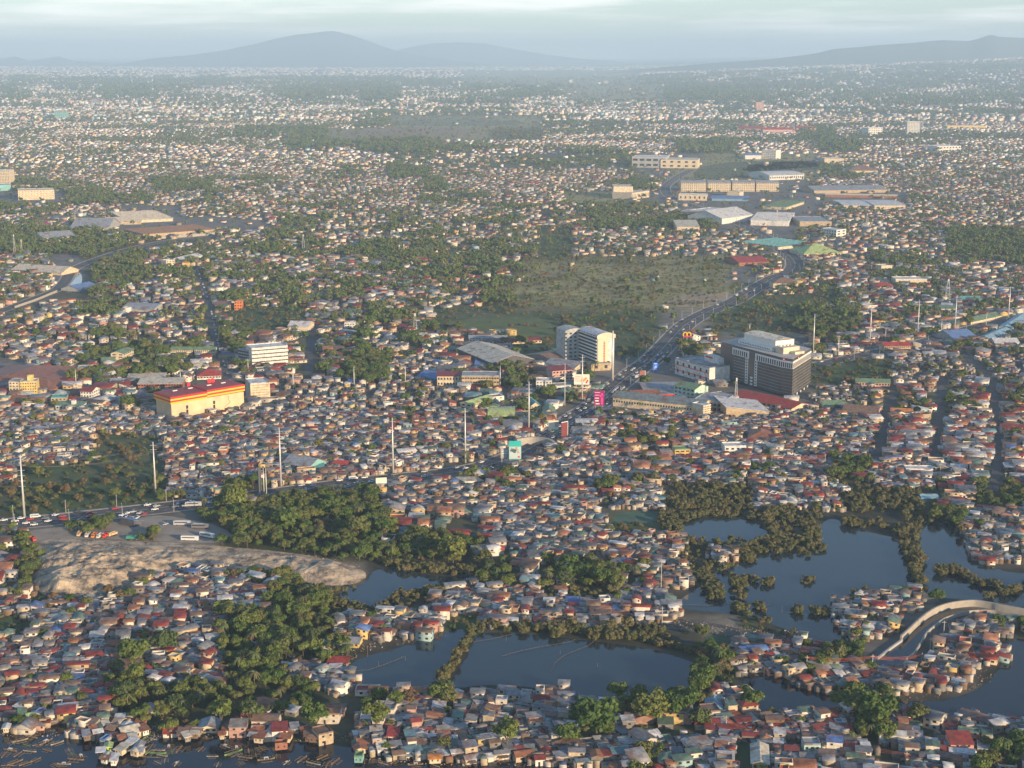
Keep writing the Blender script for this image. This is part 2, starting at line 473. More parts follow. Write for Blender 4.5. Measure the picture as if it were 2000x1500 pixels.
def near_foot(X, Y, m):
    r = np.zeros(X.shape, bool)
    for cx, cy, a, hx, hy in FOOT:
        dx, dy = X - cx, Y - cy
        c, s = math.cos(a), math.sin(a)
        r |= (np.abs(dx * c + dy * s) < hx + m) & (np.abs(-dx * s + dy * c) < hy + m)
    return r

# ------------------------------------------------------------------ ground
GC = {'W': (0.04, 0.042, 0.03), 'H': (0.105, 0.095, 0.08), 'T': (0.045, 0.06, 0.025), 'M': (0.07, 0.075, 0.045), 'V': (0.05, 0.055, 0.03),
      'G': (0.055, 0.09, 0.03), 'F': (0.27, 0.245, 0.10), 'D': (0.20, 0.18, 0.14), 'B': (0.15, 0.145, 0.135), 'S': (0.10, 0.10, 0.065), 'R': (0.14, 0.135, 0.12)}
gx = np.arange(-1500, 3501, 12.0)
gy = np.concatenate([[118.35, 118.8, 119.5, 121, 123, 126, 130, 134, 139, 145], np.arange(151, 500, 6.0), np.arange(500, 1900, 12.0), [2100, 2600, 3600]])
PX, PY = np.meshgrid(gx, gy)
u, v = PX - 1000.0, 750.0 - PY
dz = -F * sp + v * cp
T_ = -H / dz
GXw, GYw = u * T_, (F * cp + v * sp) * T_
cc = cover(PX, PY, GXw, GYw)
lut = np.array([GC[c] for c in _codes])
gcol = lut[cc]
for _ in range(1):
    gcol[1:-1, 1:-1] = (gcol[1:-1, 1:-1] * 2 + gcol[:-2, 1:-1] + gcol[2:, 1:-1] + gcol[1:-1, :-2] + gcol[1:-1, 2:]) / 6
ny, nx = PX.shape
V = np.stack([GXw, GYw, zg(GXw, np.minimum(GYw, 60000))], -1).reshape(-1, 3)
idx = np.arange(ny * nx).reshape(ny, nx)
Fc = np.stack([idx[1:, :-1], idx[1:, 1:], idx[:-1, 1:], idx[:-1, :-1]], -1).reshape(-1, 4)

def fast_mesh(name, V, Fl, mats, mi=None, colv=None, colc=None):
    """V (n,3); Fl list of index arrays (m,k) of equal k"""
    me = bpy.data.meshes.new(name)
    Fl = Fl if isinstance(Fl, list) else [Fl]
    me.vertices.add(len(V)); me.vertices.foreach_set('co', np.asarray(V, np.float32).ravel())
    loops = np.concatenate([f.ravel() for f in Fl]).astype(np.int32)
    tot = np.concatenate([np.full(len(f), f.shape[1], np.int32) for f in Fl])
    st = np.concatenate([[0], np.cumsum(tot)[:-1]]).astype(np.int32)
    me.loops.add(len(loops)); me.loops.foreach_set('vertex_index', loops)
    me.polygons.add(len(tot)); me.polygons.foreach_set('loop_start', st)
    for m in mats: me.materials.append(m)
    if mi is not None: me.polygons.foreach_set('material_index', np.asarray(mi, np.int32))
    if colv is not None:
        a = me.color_attributes.new('col', 'FLOAT_COLOR', 'POINT')
        a.data.foreach_set('color', np.hstack([colv, np.ones((len(colv), 1))]).astype(np.float32).ravel())
    if colc is not None:
        a = me.color_attributes.new('col', 'FLOAT_COLOR', 'CORNER')
        c = np.repeat(colc, tot, axis=0)
        a.data.foreach_set('color', np.hstack([c, np.ones((len(c), 1))]).astype(np.float32).ravel())
    me.update(calc_edges=True)
    me.validate()
    return me

M_GROUND = attr_mat('ground_cover', 0.95, 0, 0.08, 0.6, 1.4, ((0.15, 0.125, 0.085), 0.012, 0.52, 0.45))
put('ground', fast_mesh('ground', V, Fc, [M_GROUND], colv=gcol.reshape(-1, 3)))['kind'] = 'structure'

# water
def water_mat(name, col, rough, bump):
    m = bpy.data.materials.new(name)
    t, b, n, l = nodes_of(m)
    ge = n('ShaderNodeNewGeometry')
    nz = n('ShaderNodeTexNoise'); nz.inputs['Scale'].default_value = 0.02; nz.inputs['Detail'].default_value = 6
    cr = n('ShaderNodeMixRGB'); cr.inputs[1].default_value = (*col, 1); cr.inputs[2].default_value = (col[0] * 1.9, col[1] * 1.7, col[2] * 1.4, 1)
    n2 = n('ShaderNodeTexNoise'); n2.inputs['Scale'].default_value = 0.7; n2.inputs['Detail'].default_value = 4
    bp = n('ShaderNodeBump'); bp.inputs['Strength'].default_value = bump; bp.inputs['Distance'].default_value = 0.25
    l(ge.outputs['Position'], nz.inputs['Vector']); l(nz.outputs['Fac'], cr.inputs[0]); l(cr.outputs[0], b.inputs['Base Color'])
    l(ge.outputs['Position'], n2.inputs['Vector']); l(n2.outputs['Fac'], bp.inputs['Height']); l(bp.outputs[0], b.inputs['Normal'])
    b.inputs['Roughness'].default_value = rough
    b.inputs['IOR'].default_value = 1.333
    return m
MW1 = water_mat('pond_water', (0.012, 0.024, 0.034), 0.08, 0.10)
MW2 = water_mat('murky_water', (0.010, 0.014, 0.022), 0.08, 0.10)
for k, p in WPOLY.items():
    pts = [G(x, y, 0.06) for x, y in p]
    me = mesh_of(k, pts, [list(range(len(pts)))[::-1]], MW2 if k in ('bay_water', 'river_water', 'canal_water') else MW1)
    o = put(k, me); o['kind'] = 'structure'

# hummocky excavated spoil
dx0, dx1 = 40, 740
gxa = np.linspace(30, 745, 330); gya = np.linspace(1040, 1185, 200)
PX2, PY2 = np.meshgrid(gxa, gya)
ins = in_poly(PX2, PY2, chaikin(DIRT))
dist = np.zeros(PX2.shape)
cur = ins.copy()
for k in range(30):
    dist += cur
    c2 = cur.copy(); c2[1:] &= cur[:-1]; c2[:-1] &= cur[1:]; c2[:, 1:] &= cur[:, :-1]; c2[:, :-1] &= cur[:, 1:]
    cur = c2
P2 = [(PX2 - 1000) * (-H / (-F * sp + (750 - PY2) * cp)), (F * cp + (750 - PY2) * sp) * (-H / (-F * sp + (750 - PY2) * cp))]
X2, Y2 = P2
ridge = lambda s, k: 1 - np.abs(vnoise(X2 + 13 * k, Y2, s, k) * 2 - 1)
hgtm = (ridge(42, 1) * 5.5 + ridge(19, 2) ** 1.5 * 3.6 + ridge(8, 5) ** 1.5 * 2.4 + ridge(3.6, 6) * 1.2 + vnoise(X2, Y2, 1.5, 8) * 0.9)
left = np.clip((380 - PX2) / 250, 0, 1)
hgtm = hgtm * (0.45 + 0.5 * left) * np.clip((PY2 - 1048) / 60, 0.2, 1.0)
Z2 = hgtm * np.clip(dist / 27, 0, 1) - 0.15 * (dist < 1) + 0.05
id2 = np.arange(PX2.size).reshape(PX2.shape)
keep = ins[:-1, :-1] & ins[1:, :-1] & ins[:-1, 1:] & ins[1:, 1:]
F2 = np.stack([id2[1:, :-1], id2[1:, 1:], id2[:-1, 1:], id2[:-1, :-1]], -1)[keep]
m = bpy.data.materials.new('excavated_earth')
t, b, n, l = nodes_of(m)
ge = n('ShaderNodeNewGeometry'); nz = n('ShaderNodeTexNoise'); nz.inputs['Scale'].default_value = 0.09; nz.inputs['Detail'].default_value = 9; nz.inputs['Roughness'].default_value = 0.7
cr = n('ShaderNodeValToRGB')
e = cr.color_ramp.elements
e[0].position = 0.40; e[0].color = (0.13, 0.115, 0.095, 1); e[1].position = 0.60; e[1].color = (0.60, 0.47, 0.31, 1)
x = e.new(0.5); x.color = (0.40, 0.31, 0.21, 1)
n3 = n('ShaderNodeTexNoise'); n3.inputs['Scale'].default_value = 1.2; n3.inputs['Detail'].default_value = 6
bp = n('ShaderNodeBump'); bp.inputs['Strength'].default_value = 0.9; bp.inputs['Distance'].default_value = 0.8
l(ge.outputs['Position'], nz.inputs['Vector']); l(nz.outputs['Fac'], cr.inputs[0]); l(cr.outputs[0], b.inputs['Base Color'])
l(ge.outputs['Position'], n3.inputs['Vector']); l(n3.outputs['Fac'], bp.inputs['Height']); l(bp.outputs[0], b.inputs['Normal'])
b.inputs['Roughness'].default_value = 0.95
M_EARTH = m
used = np.unique(F2); remap = np.full(PX2.size, -1); remap[used] = np.arange(len(used))
put('dirt_terrain', fast_mesh('dirt_terrain', np.stack([X2, Y2, Z2], -1).reshape(-1, 3)[used], remap[F2], [M_EARTH]))['kind'] = 'structure'
Z2[~ins] = 0
def mound_z(x, y):
    pxx, pyy = to_px(np.array([x]), np.array([y]))
    i = int(np.clip(np.searchsorted(gya, pyy[0]), 0, len(gya) - 1)); j = int(np.clip(np.searchsorted(gxa, pxx[0]), 0, len(gxa) - 1))
    return float(max(Z2[i, j], 0))

# pale graded yards and bare ground patches
def patch(name, pts, col, z=0.03):
    P = [G(x, y, z) for x, y in chaikin(pts, 1)]
    put(name, mesh_of(name, P, [list(range(len(P)))[::-1]], mat(name + '_surface', col, 0.95, 0, 0.3, 0.08)))['kind'] = 'structure'
patch('truck_yard', [(30, 1040), (110, 1030), (240, 1020), (300, 1005), (350, 1010), (440, 1030), (460, 1055), (400, 1062), (300, 1056), (200, 1052), (110, 1054), (50, 1062)], (0.27, 0.24, 0.20))
patch('market_square', [(965, 1030), (1010, 1022), (1020, 1045), (1000, 1060), (972, 1058)], (0.24, 0.22, 0.20))
patch('school_yard', [(1132, 1450), (1250, 1446), (1256, 1485), (1140, 1482)], (0.24, 0.225, 0.20))
patch('sports_field', [(1195, 1005), (1240, 998), (1282, 1000), (1284, 1020), (1200, 1022)], (0.07, 0.13, 0.09))
patch('brown_field', [(640, 262), (760, 246), (930, 250), (950, 262), (820, 268), (700, 272)], (0.24, 0.18, 0.10))
patch('dry_field', [(690, 240), (880, 230), (1040, 238), (1000, 246), (800, 246)], (0.16, 0.16, 0.08))
patch('roadside_dirt', [(1300, 582), (1360, 570), (1440, 572), (1425, 588), (1350, 600), (1315, 598)], (0.33, 0.26, 0.18))
patch('meadow', [(1380, 318), (1560, 312), (1620, 322), (1520, 345), (1400, 352), (1345, 345)], (0.10, 0.12, 0.055))
patch('bare_lot', [(1470, 318), (1640, 312), (1660, 320), (1540, 330), (1440, 336)], (0.26, 0.2, 0.13))
patch('grass_clearing', [(850, 632), (960, 618), (1080, 622), (1098, 650), (1060, 662), (940, 652)], (0.09, 0.12, 0.04))
patch('parade_lawn', [(470, 640), (560, 618), (600, 628), (592, 656), (520, 662)], (0.04, 0.085, 0.03))
patch('churchyard_lawn', [(1432, 1450), (1462, 1446), (1474, 1500), (1436, 1500)], (0.045, 0.08, 0.035))
patch('algae_pool', [(1375, 1240), (1440, 1242), (1468, 1256), (1450, 1275), (1400, 1272), (1378, 1262)], (0.05, 0.10, 0.05), 0.08)
patch('algae_inlet', [(888, 1212), (920, 1196), (948, 1204), (960, 1218), (925, 1224), (890, 1222)], (0.06, 0.11, 0.04), 0.08)

# roads with raised pavements, lane dashes and medians
M_ASPH = mat('asphalt', (0.09, 0.088, 0.088), 0.85, 0, 0.25, 0.1)
M_PAVE = mat('pavement_concrete', (0.34, 0.31, 0.27), 0.9, 0, 0.25, 0.3)
M_PAINT = mat('road_paint', (0.75, 0.72, 0.6), 0.7)
def ribbon(P, a, b, z):
    v = []; f = []
    for i, p in enumerate(P):
        d = (P[min(i + 1, len(P) - 1)] - P[max(i - 1, 0)]); d.z = 0; d.normalize()
        nrm = Vector((d.y, -d.x, 0))
        q = p + nrm * a; r = p + nrm * b
        v += [(q.x, q.y, z), (r.x, r.y, z)]
        if i: k = 2 * i; f.append((k - 2, k - 1, k + 1, k))
    return v, f
for i, (nm, P, wd) in enumerate(ROADP):
    z = 0.10 + i * 0.012
    v, f = ribbon(P, wd / 2, -wd / 2, z)
    o = put(nm, mesh_of(nm, v, [q[::-1] for q in f], M_ASPH)); o['kind'] = 'structure'
    if wd >= 9:
        mb = MB()
        for s in (1, -1):
            a, b = s * wd / 2, s * (wd / 2 + (2.2 if wd > 15 else 1.4))
            v, f = ribbon(P, a, b, z + 0.14); mb.add(v, f); v2, f2 = ribbon(P, a, a + 0.001 * s, z)
            for k in range(len(P) - 1):
                mb.add([v[2 * k], v[2 * k + 2], (v[2 * k + 2][0], v[2 * k + 2][1], 0), (v[2 * k][0], v[2 * k][1], 0)], [(0, 1, 2, 3)])
        c = put(nm + '_pavement', mb.mesh(nm + '_pavement', M_PAVE)); c['kind'] = 'structure'
    if wd > 20:
        mb = MB()
        v, f = ribbon(P, 0.5, -0.5, z + 0.2); mb.add(v, f)
        c = put(nm + '_median_kerb', mb.mesh(nm + '_median_kerb', M_PAVE)); c['kind'] = 'structure'
    if wd > 15:
        mb = MB()
        for off in ((-wd / 4, wd / 4) if wd > 20 else (0,)):
            acc = 0
            for k in range(len(P) - 1):
                seg = (P[k + 1] - P[k]); Ls = seg.length
                if Ls < 0.1: continue
                d = seg / Ls; nn = Vector((d.y, -d.x, 0)); s0 = -acc
                while s0 < Ls:
                    if s0 >= 0 and s0 + 3 < Ls:
                        a = P[k] + d * s0 + nn * off; b = a + d * 3
                        q = nn * 0.12
                        mb.add([(a + q), (a - q), (b - q), (b + q)], [(0, 1, 2, 3)])
                    s0 += 9
                acc = (Ls + acc) % 9
        mb.v = [(x, y, z + 0.006) for x, y, _ in mb.v]
        if mb.f:
            c = put(nm + '_lane_markings', mb.mesh(nm + '_lane_markings', M_PAINT)); c['kind'] = 'structure'

# far hills and mountains
def mountain(name, pts, D, thick, col, seed):
    """ridge silhouette given as photo pixels, standing at distance D with real depth and foothills"""
    xs = np.linspace(pts[0][0], pts[-1][0], 160)
    ys = np.interp(xs, [p[0] for p in pts], [p[1] for p in pts])
    ts = np.linspace(-1, 1, 34)
    v = np.zeros((len(ts), len(xs), 3))
    X = (xs - 1000) / F * D / cp * 1.0
    Y0 = D
    Z = H + (750 - ys) / F
    top = np.array([hh for hh in [ (lambda y: H + D * math.tan(math.atan((750 - y) / F) - PITCH))(y) for y in ys]])
    for i, tt in enumerate(ts):
        prof = max(0, 1 - abs(tt)) ** 1.25
        nzv = vnoise(X, np.full_like(X, tt * thick), 1500, seed) * 0.6 + vnoise(X, np.full_like(X, tt * thick), 500, seed + 1) * 0.3
        v[i, :, 0] = X * (Y0 + tt * thick) / Y0
        v[i, :, 1] = Y0 + tt * thick
        v[i, :, 2] = np.maximum(top, 0) * prof * (1 - (0.28 * nzv if i != 17 and i != 16 else 0.04 * nzv)) - 2
    ix = np.arange(v.shape[0] * v.shape[1]).reshape(v.shape[:2])
    f = np.stack([ix[:-1, :-1], ix[:-1, 1:], ix[1:, 1:], ix[1:, :-1]], -1).reshape(-1, 4)
    me = fast_mesh(name, v.reshape(-1, 3), f, [mat(name + '_forest', col, 0.95, 0, 0.2, 0.001)])
    o = put(name, me); o['kind'] = 'structure'
mountain('mountain', [(60, 149), (180, 137), (260, 126), (330, 112), (400, 105), (470, 94), (530, 80), (560, 71), (600, 62), (625, 60), (650, 56), (672, 55), (700, 63), (730, 75), (760, 88), (790, 98), (830, 106), (900, 118), (980, 128), (1060, 149)], 36000, 5000, (0.09, 0.12, 0.10), 11)
mountain('far_mountain', [(560, 144), (640, 122), (740, 112), (800, 92), (850, 82), (900, 80), (950, 82), (1000, 92), (1060, 104), (1130, 113), (1200, 119), (1300, 143)], 42000, 4500, (0.09, 0.12, 0.11), 17)
mountain('left_hills', [(-420, 118), (-300, 112), (-120, 100), (0, 106), (20, 103), (50, 112), (75, 108), (100, 118), (130, 112), (155, 108), (180, 117), (230, 121), (300, 131), (380, 145)], 39000, 4000, (0.09, 0.12, 0.11), 23)
mountain('right_hills', [(1180, 141), (1280, 130), (1380, 121), (1480, 113), (1560, 102), (1600, 92), (1650, 88), (1680, 84), (1740, 80), (1800, 74), (1850, 76), (1870, 70), (1890, 63), (1905, 68), (1960, 70), (2000, 68), (2200, 74), (2500, 96)], 25000, 4200, (0.085, 0.11, 0.08), 31)


# ------------------------------------------------------------------ hand-placed buildings
WALLC = {'cream': (0.62, 0.52, 0.36), 'white': (0.68, 0.66, 0.60), 'yellow': (0.66, 0.50, 0.18), 'grey': (0.36, 0.36, 0.34), 'pink': (0.60, 0.36, 0.30), 'tan': (0.45, 0.35, 0.22),
         'orange': (0.60, 0.20, 0.06), 'blue': (0.20, 0.34, 0.48), 'teal': (0.22, 0.44, 0.42), 'brick': (0.32, 0.14, 0.09), 'mint': (0.45, 0.60, 0.50), 'raw': (0.30, 0.27, 0.23), 'red': (0.55, 0.05, 0.04),
         'dark': (0.10, 0.10, 0.11), 'wood': (0.22, 0.15, 0.10), 'lime': (0.45, 0.62, 0.10)}
ROOFC = {'grey': (0.30, 0.32, 0.34), 'white': (0.62, 0.62, 0.60), 'green': (0.17, 0.27, 0.15), 'red': (0.38, 0.055, 0.04), 'maroon': (0.22, 0.04, 0.04), 'rust': (0.28, 0.12, 0.07), 'blue': (0.13, 0.22, 0.42),
         'teal': (0.14, 0.36, 0.34), 'cream': (0.58, 0.52, 0.40), 'dark': (0.11, 0.12, 0.12), 'brown': (0.24, 0.15, 0.10), 'slate': (0.19, 0.23, 0.23), 'orange': (0.55, 0.22, 0.06), 'aqua': (0.25, 0.42, 0.50), 'lime': (0.42, 0.52, 0.20)}

def roof_mesh(kind, w, d, h, rise, col, ov=0.8, name='roof'):
    """w along local x, d along local y, both centred; sheets 0.25 m thick"""
    mb = MB(); a, b, t = w / 2 + ov, d / 2 + ov, 0.25
    if kind == 'flat':       # parapet round a slab
        a, b = w / 2, d / 2
        mb.box(-a + .3, a - .3, -b + .3, b - .3, h, h + .15)
        for q in ((-a, a, -b, -b + .3), (-a, a, b - .3, b), (-a, -a + .3, -b + .3, b - .3), (a - .3, a, -b + .3, b - .3)):
            mb.box(*q, h, h + max(rise, 0.6))
    elif kind in ('gable', 'gabley'):
        if kind == 'gabley': a, b = b, a
        sl = rise / (d / 2 if kind == 'gable' else w / 2); e = h - sl * ov
        for s in (1, -1):
            v = [(-a, s * b, e), (a, s * b, e), (a, 0, h + rise), (-a, 0, h + rise)]
            v += [(x, y, z + t) for x, y, z in v]
            if kind == 'gabley': v = [(y, x, z) for x, y, z in v]
            mb.add(v, [(0, 3, 2, 1), (4, 5, 6, 7), (0, 1, 5, 4), (1, 2, 6, 5), (2, 3, 7, 6), (3, 0, 4, 7)])
    elif kind == 'hip':
        k = min(a, b) * 0.9
        rx, ry = max(a - k, 0.05), max(b - k, 0.05)
        if a >= b: ry = 0.02
        else: rx = 0.02
        v = [(-a, -b, h), (a, -b, h), (a, b, h), (-a, b, h), (-rx, -ry, h + rise), (rx, -ry, h + rise), (rx, ry, h + rise), (-rx, ry, h + rise), (-a, -b, h - t), (a, -b, h - t), (a, b, h - t), (-a, b, h - t)]
        mb.add(v, [(0, 1, 5, 4), (1, 2, 6, 5), (2, 3, 7, 6), (3, 0, 4, 7), (4, 5, 6, 7), (8, 9, 1, 0), (9, 10, 2, 1), (10, 11, 3, 2), (11, 8, 0, 3), (11, 10, 9, 8)])
    elif kind in ('shed', 'shedx'):
        v = [(-a, -b, h), (a, -b, h), (a, b, h + rise), (-a, b, h + rise)]
        if kind == 'shedx': v = [(-a, -b, h + rise), (a, -b, h), (a, b, h), (-a, b, h + rise)]
        v += [(x, y, z + t) for x, y, z in v]
        mb.add(v, [(0, 3, 2, 1), (4, 5, 6, 7), (0, 1, 5, 4), (1, 2, 6, 5), (2, 3, 7, 6), (3, 0, 4, 7)])
    elif kind in ('arch', 'archx'):
        n = 10; pts = []
        ww, dd = (a, b) if kind == 'arch' else (b, a)
        for i in range(n + 1):
            q = -1 + 2 * i / n
            pts.append((q * dd, h + rise * (1 - q * q)))
        v = []
        for sx in (-ww, ww):
            for y, z in pts: v.append((sx, y, z))
            for y, z in pts[::-1]: v.append((sx, y, z - t))
        k = 2 * (n + 1)
        if kind == 'archx': v = [(y, -x, z) for x, y, z in v]
        mb.add(v, [tuple(range(k)), tuple(range(k, 2 * k))[::-1]] + [(i, i + k, (i + 1) % k + k, (i + 1) % k) for i in range(k)])
    elif kind == 'saw':      # row of low parallel vaults across the depth
        n = max(3, int(d / 9)); st = d / n
        for i in range(n):
            y0 = -d / 2 + i * st
            v = [(-a, y0, h), (a, y0, h), (a, y0 + st * .5, h + rise), (-a, y0 + st * .5, h + rise), (a, y0 + st, h), (-a, y0 + st, h)]
            mb.add(v, [(0, 1, 2, 3), (3, 2, 4, 5), (0, 3, 5), (1, 4, 2), (0, 5, 4, 1)])
    return mb.mesh(name, M_ROOF, col=col)

def wall_mesh(kind, w, d, h, rise, col, name='wall'):
    mb = MB(); a, b = w / 2, d / 2
    mb.box(-a, a, -b, b, 0, h)
    if kind == 'gable' or kind == 'shed':
        for x in (-a + .01, a - .01):
            v = [(x, -b, h), (x, b, h), (x, 0 if kind == 'gable' else b - .01, h + rise)]
            mb.add(v, [(0, 1, 2)])
    if kind == 'gabley':
        for y in (-b + .01, b - .01): mb.add([(-a, y, h), (a, y, h), (0, y, h + rise)], [(0, 1, 2)])
    if kind == 'shed': mb.add([(-a, b - .01, h), (a, b - .01, h), (a, b - .01, h + rise), (-a, b - .01, h + rise)], [(0, 3, 2, 1)])
    if kind == 'shedx': mb.add([(-a + .01, -b, h), (-a + .01, b, h), (-a + .01, b, h + rise), (-a + .01, -b, h + rise)], [(0, 3, 2, 1)]); mb.add([(-a, -b + .01, h), (a, -b + .01, h), (-a, -b + .01, h + rise)], [(0, 1, 2)])
    if kind in ('arch', 'archx'):
        n = 10
        for s in (-1, 1):
            v = []
            for i in range(n + 1):
                q = -1 + 2 * i / n
                v.append((s * (a - .01), q * b, h + rise * (1 - q * q)) if kind == 'arch' else (q * a, s * (b - .01), h + rise * (1 - q * q)))
            mb.add(v, [tuple(range(n + 1))])
    return mb.mesh(name, M_WALL, col=col)

def windows(t, w, d, h, cols, floors, side=0, z0=1.2, wm=None, frac=0.5, hf=0.42, name='window'):
    """one object per window on the front, and on a side wall if side = columns (sign picks the side)"""
    wm = wm or M_GLASS
    fh = (h - 0.4) / floors
    for k in range(floors):
        z = 0.4 + fh * (k + 0.52)
        for i in range(cols):
            x = -w / 2 + w * (i + 0.5) / cols
            put(name, panel(wm), t, (x, -d / 2 - 0.03, z), (0, 0, 0), (w / cols * frac, 0.16, fh * hf))
        for i in range(abs(side)):
            y = -d / 2 + d * (i + 0.5) / abs(side)
            put(name, panel(wm), t, (math.copysign(w / 2 + 0.03, side), y, z), (0, 0, 0), (0.16, d / abs(side) * frac, fh * hf))

def bldg(name, label, cat, p0, p1, hp, depth, kind='flat', rc='grey', wc='cream', cols=0, floors=1, side=0, rise=None, group=None, foot=True, win=None, frac=0.5, hf=0.42, h=None):
    """p0, p1: photo pixels of the two ends of the front wall on the ground; hp: wall height in photo pixels"""
    a, b = G(*p0), G(*p1)
    w = (b - a).length
    ang = math.atan2(b.y - a.y, b.x - a.x)
    if h is None: h = max(2.5, (hgt(p0[0], p0[1], p0[1] - hp) + hgt(p1[0], p1[1], p1[1] - hp)) / 2)
    mid = (a + b) / 2; nrm = Vector((-math.sin(ang), math.cos(ang), 0))
    c = mid + nrm * depth / 2
    t = empty(cat.replace(' ', '_').replace('-', '_'), c, ang)
    prop(t, label, cat, group)
    if rise is None: rise = {'flat': 0.9, 'gable': depth * 0.16, 'gabley': w * 0.16, 'hip': min(w, depth) * 0.2, 'shed': depth * 0.1, 'shedx': w * .12, 'arch': depth * 0.14, 'archx': w * 0.14, 'saw': 1.8}[kind]
    put('wall', wall_mesh(kind, w, depth, h, rise, WALLC[wc]), t)
    put('roof', roof_mesh(kind, w, depth, h, rise, ROOFC[rc], ov=0.8 if w < 60 else 1.2), t)
    if cols: windows(t, w, depth, h, cols, floors, side, wm=win, frac=frac, hf=hf)
    if foot: FOOT.append((c.x, c.y, ang, w / 2, depth / 2))
    t['_w'] = 0; del t['_w']
    return t, w, h

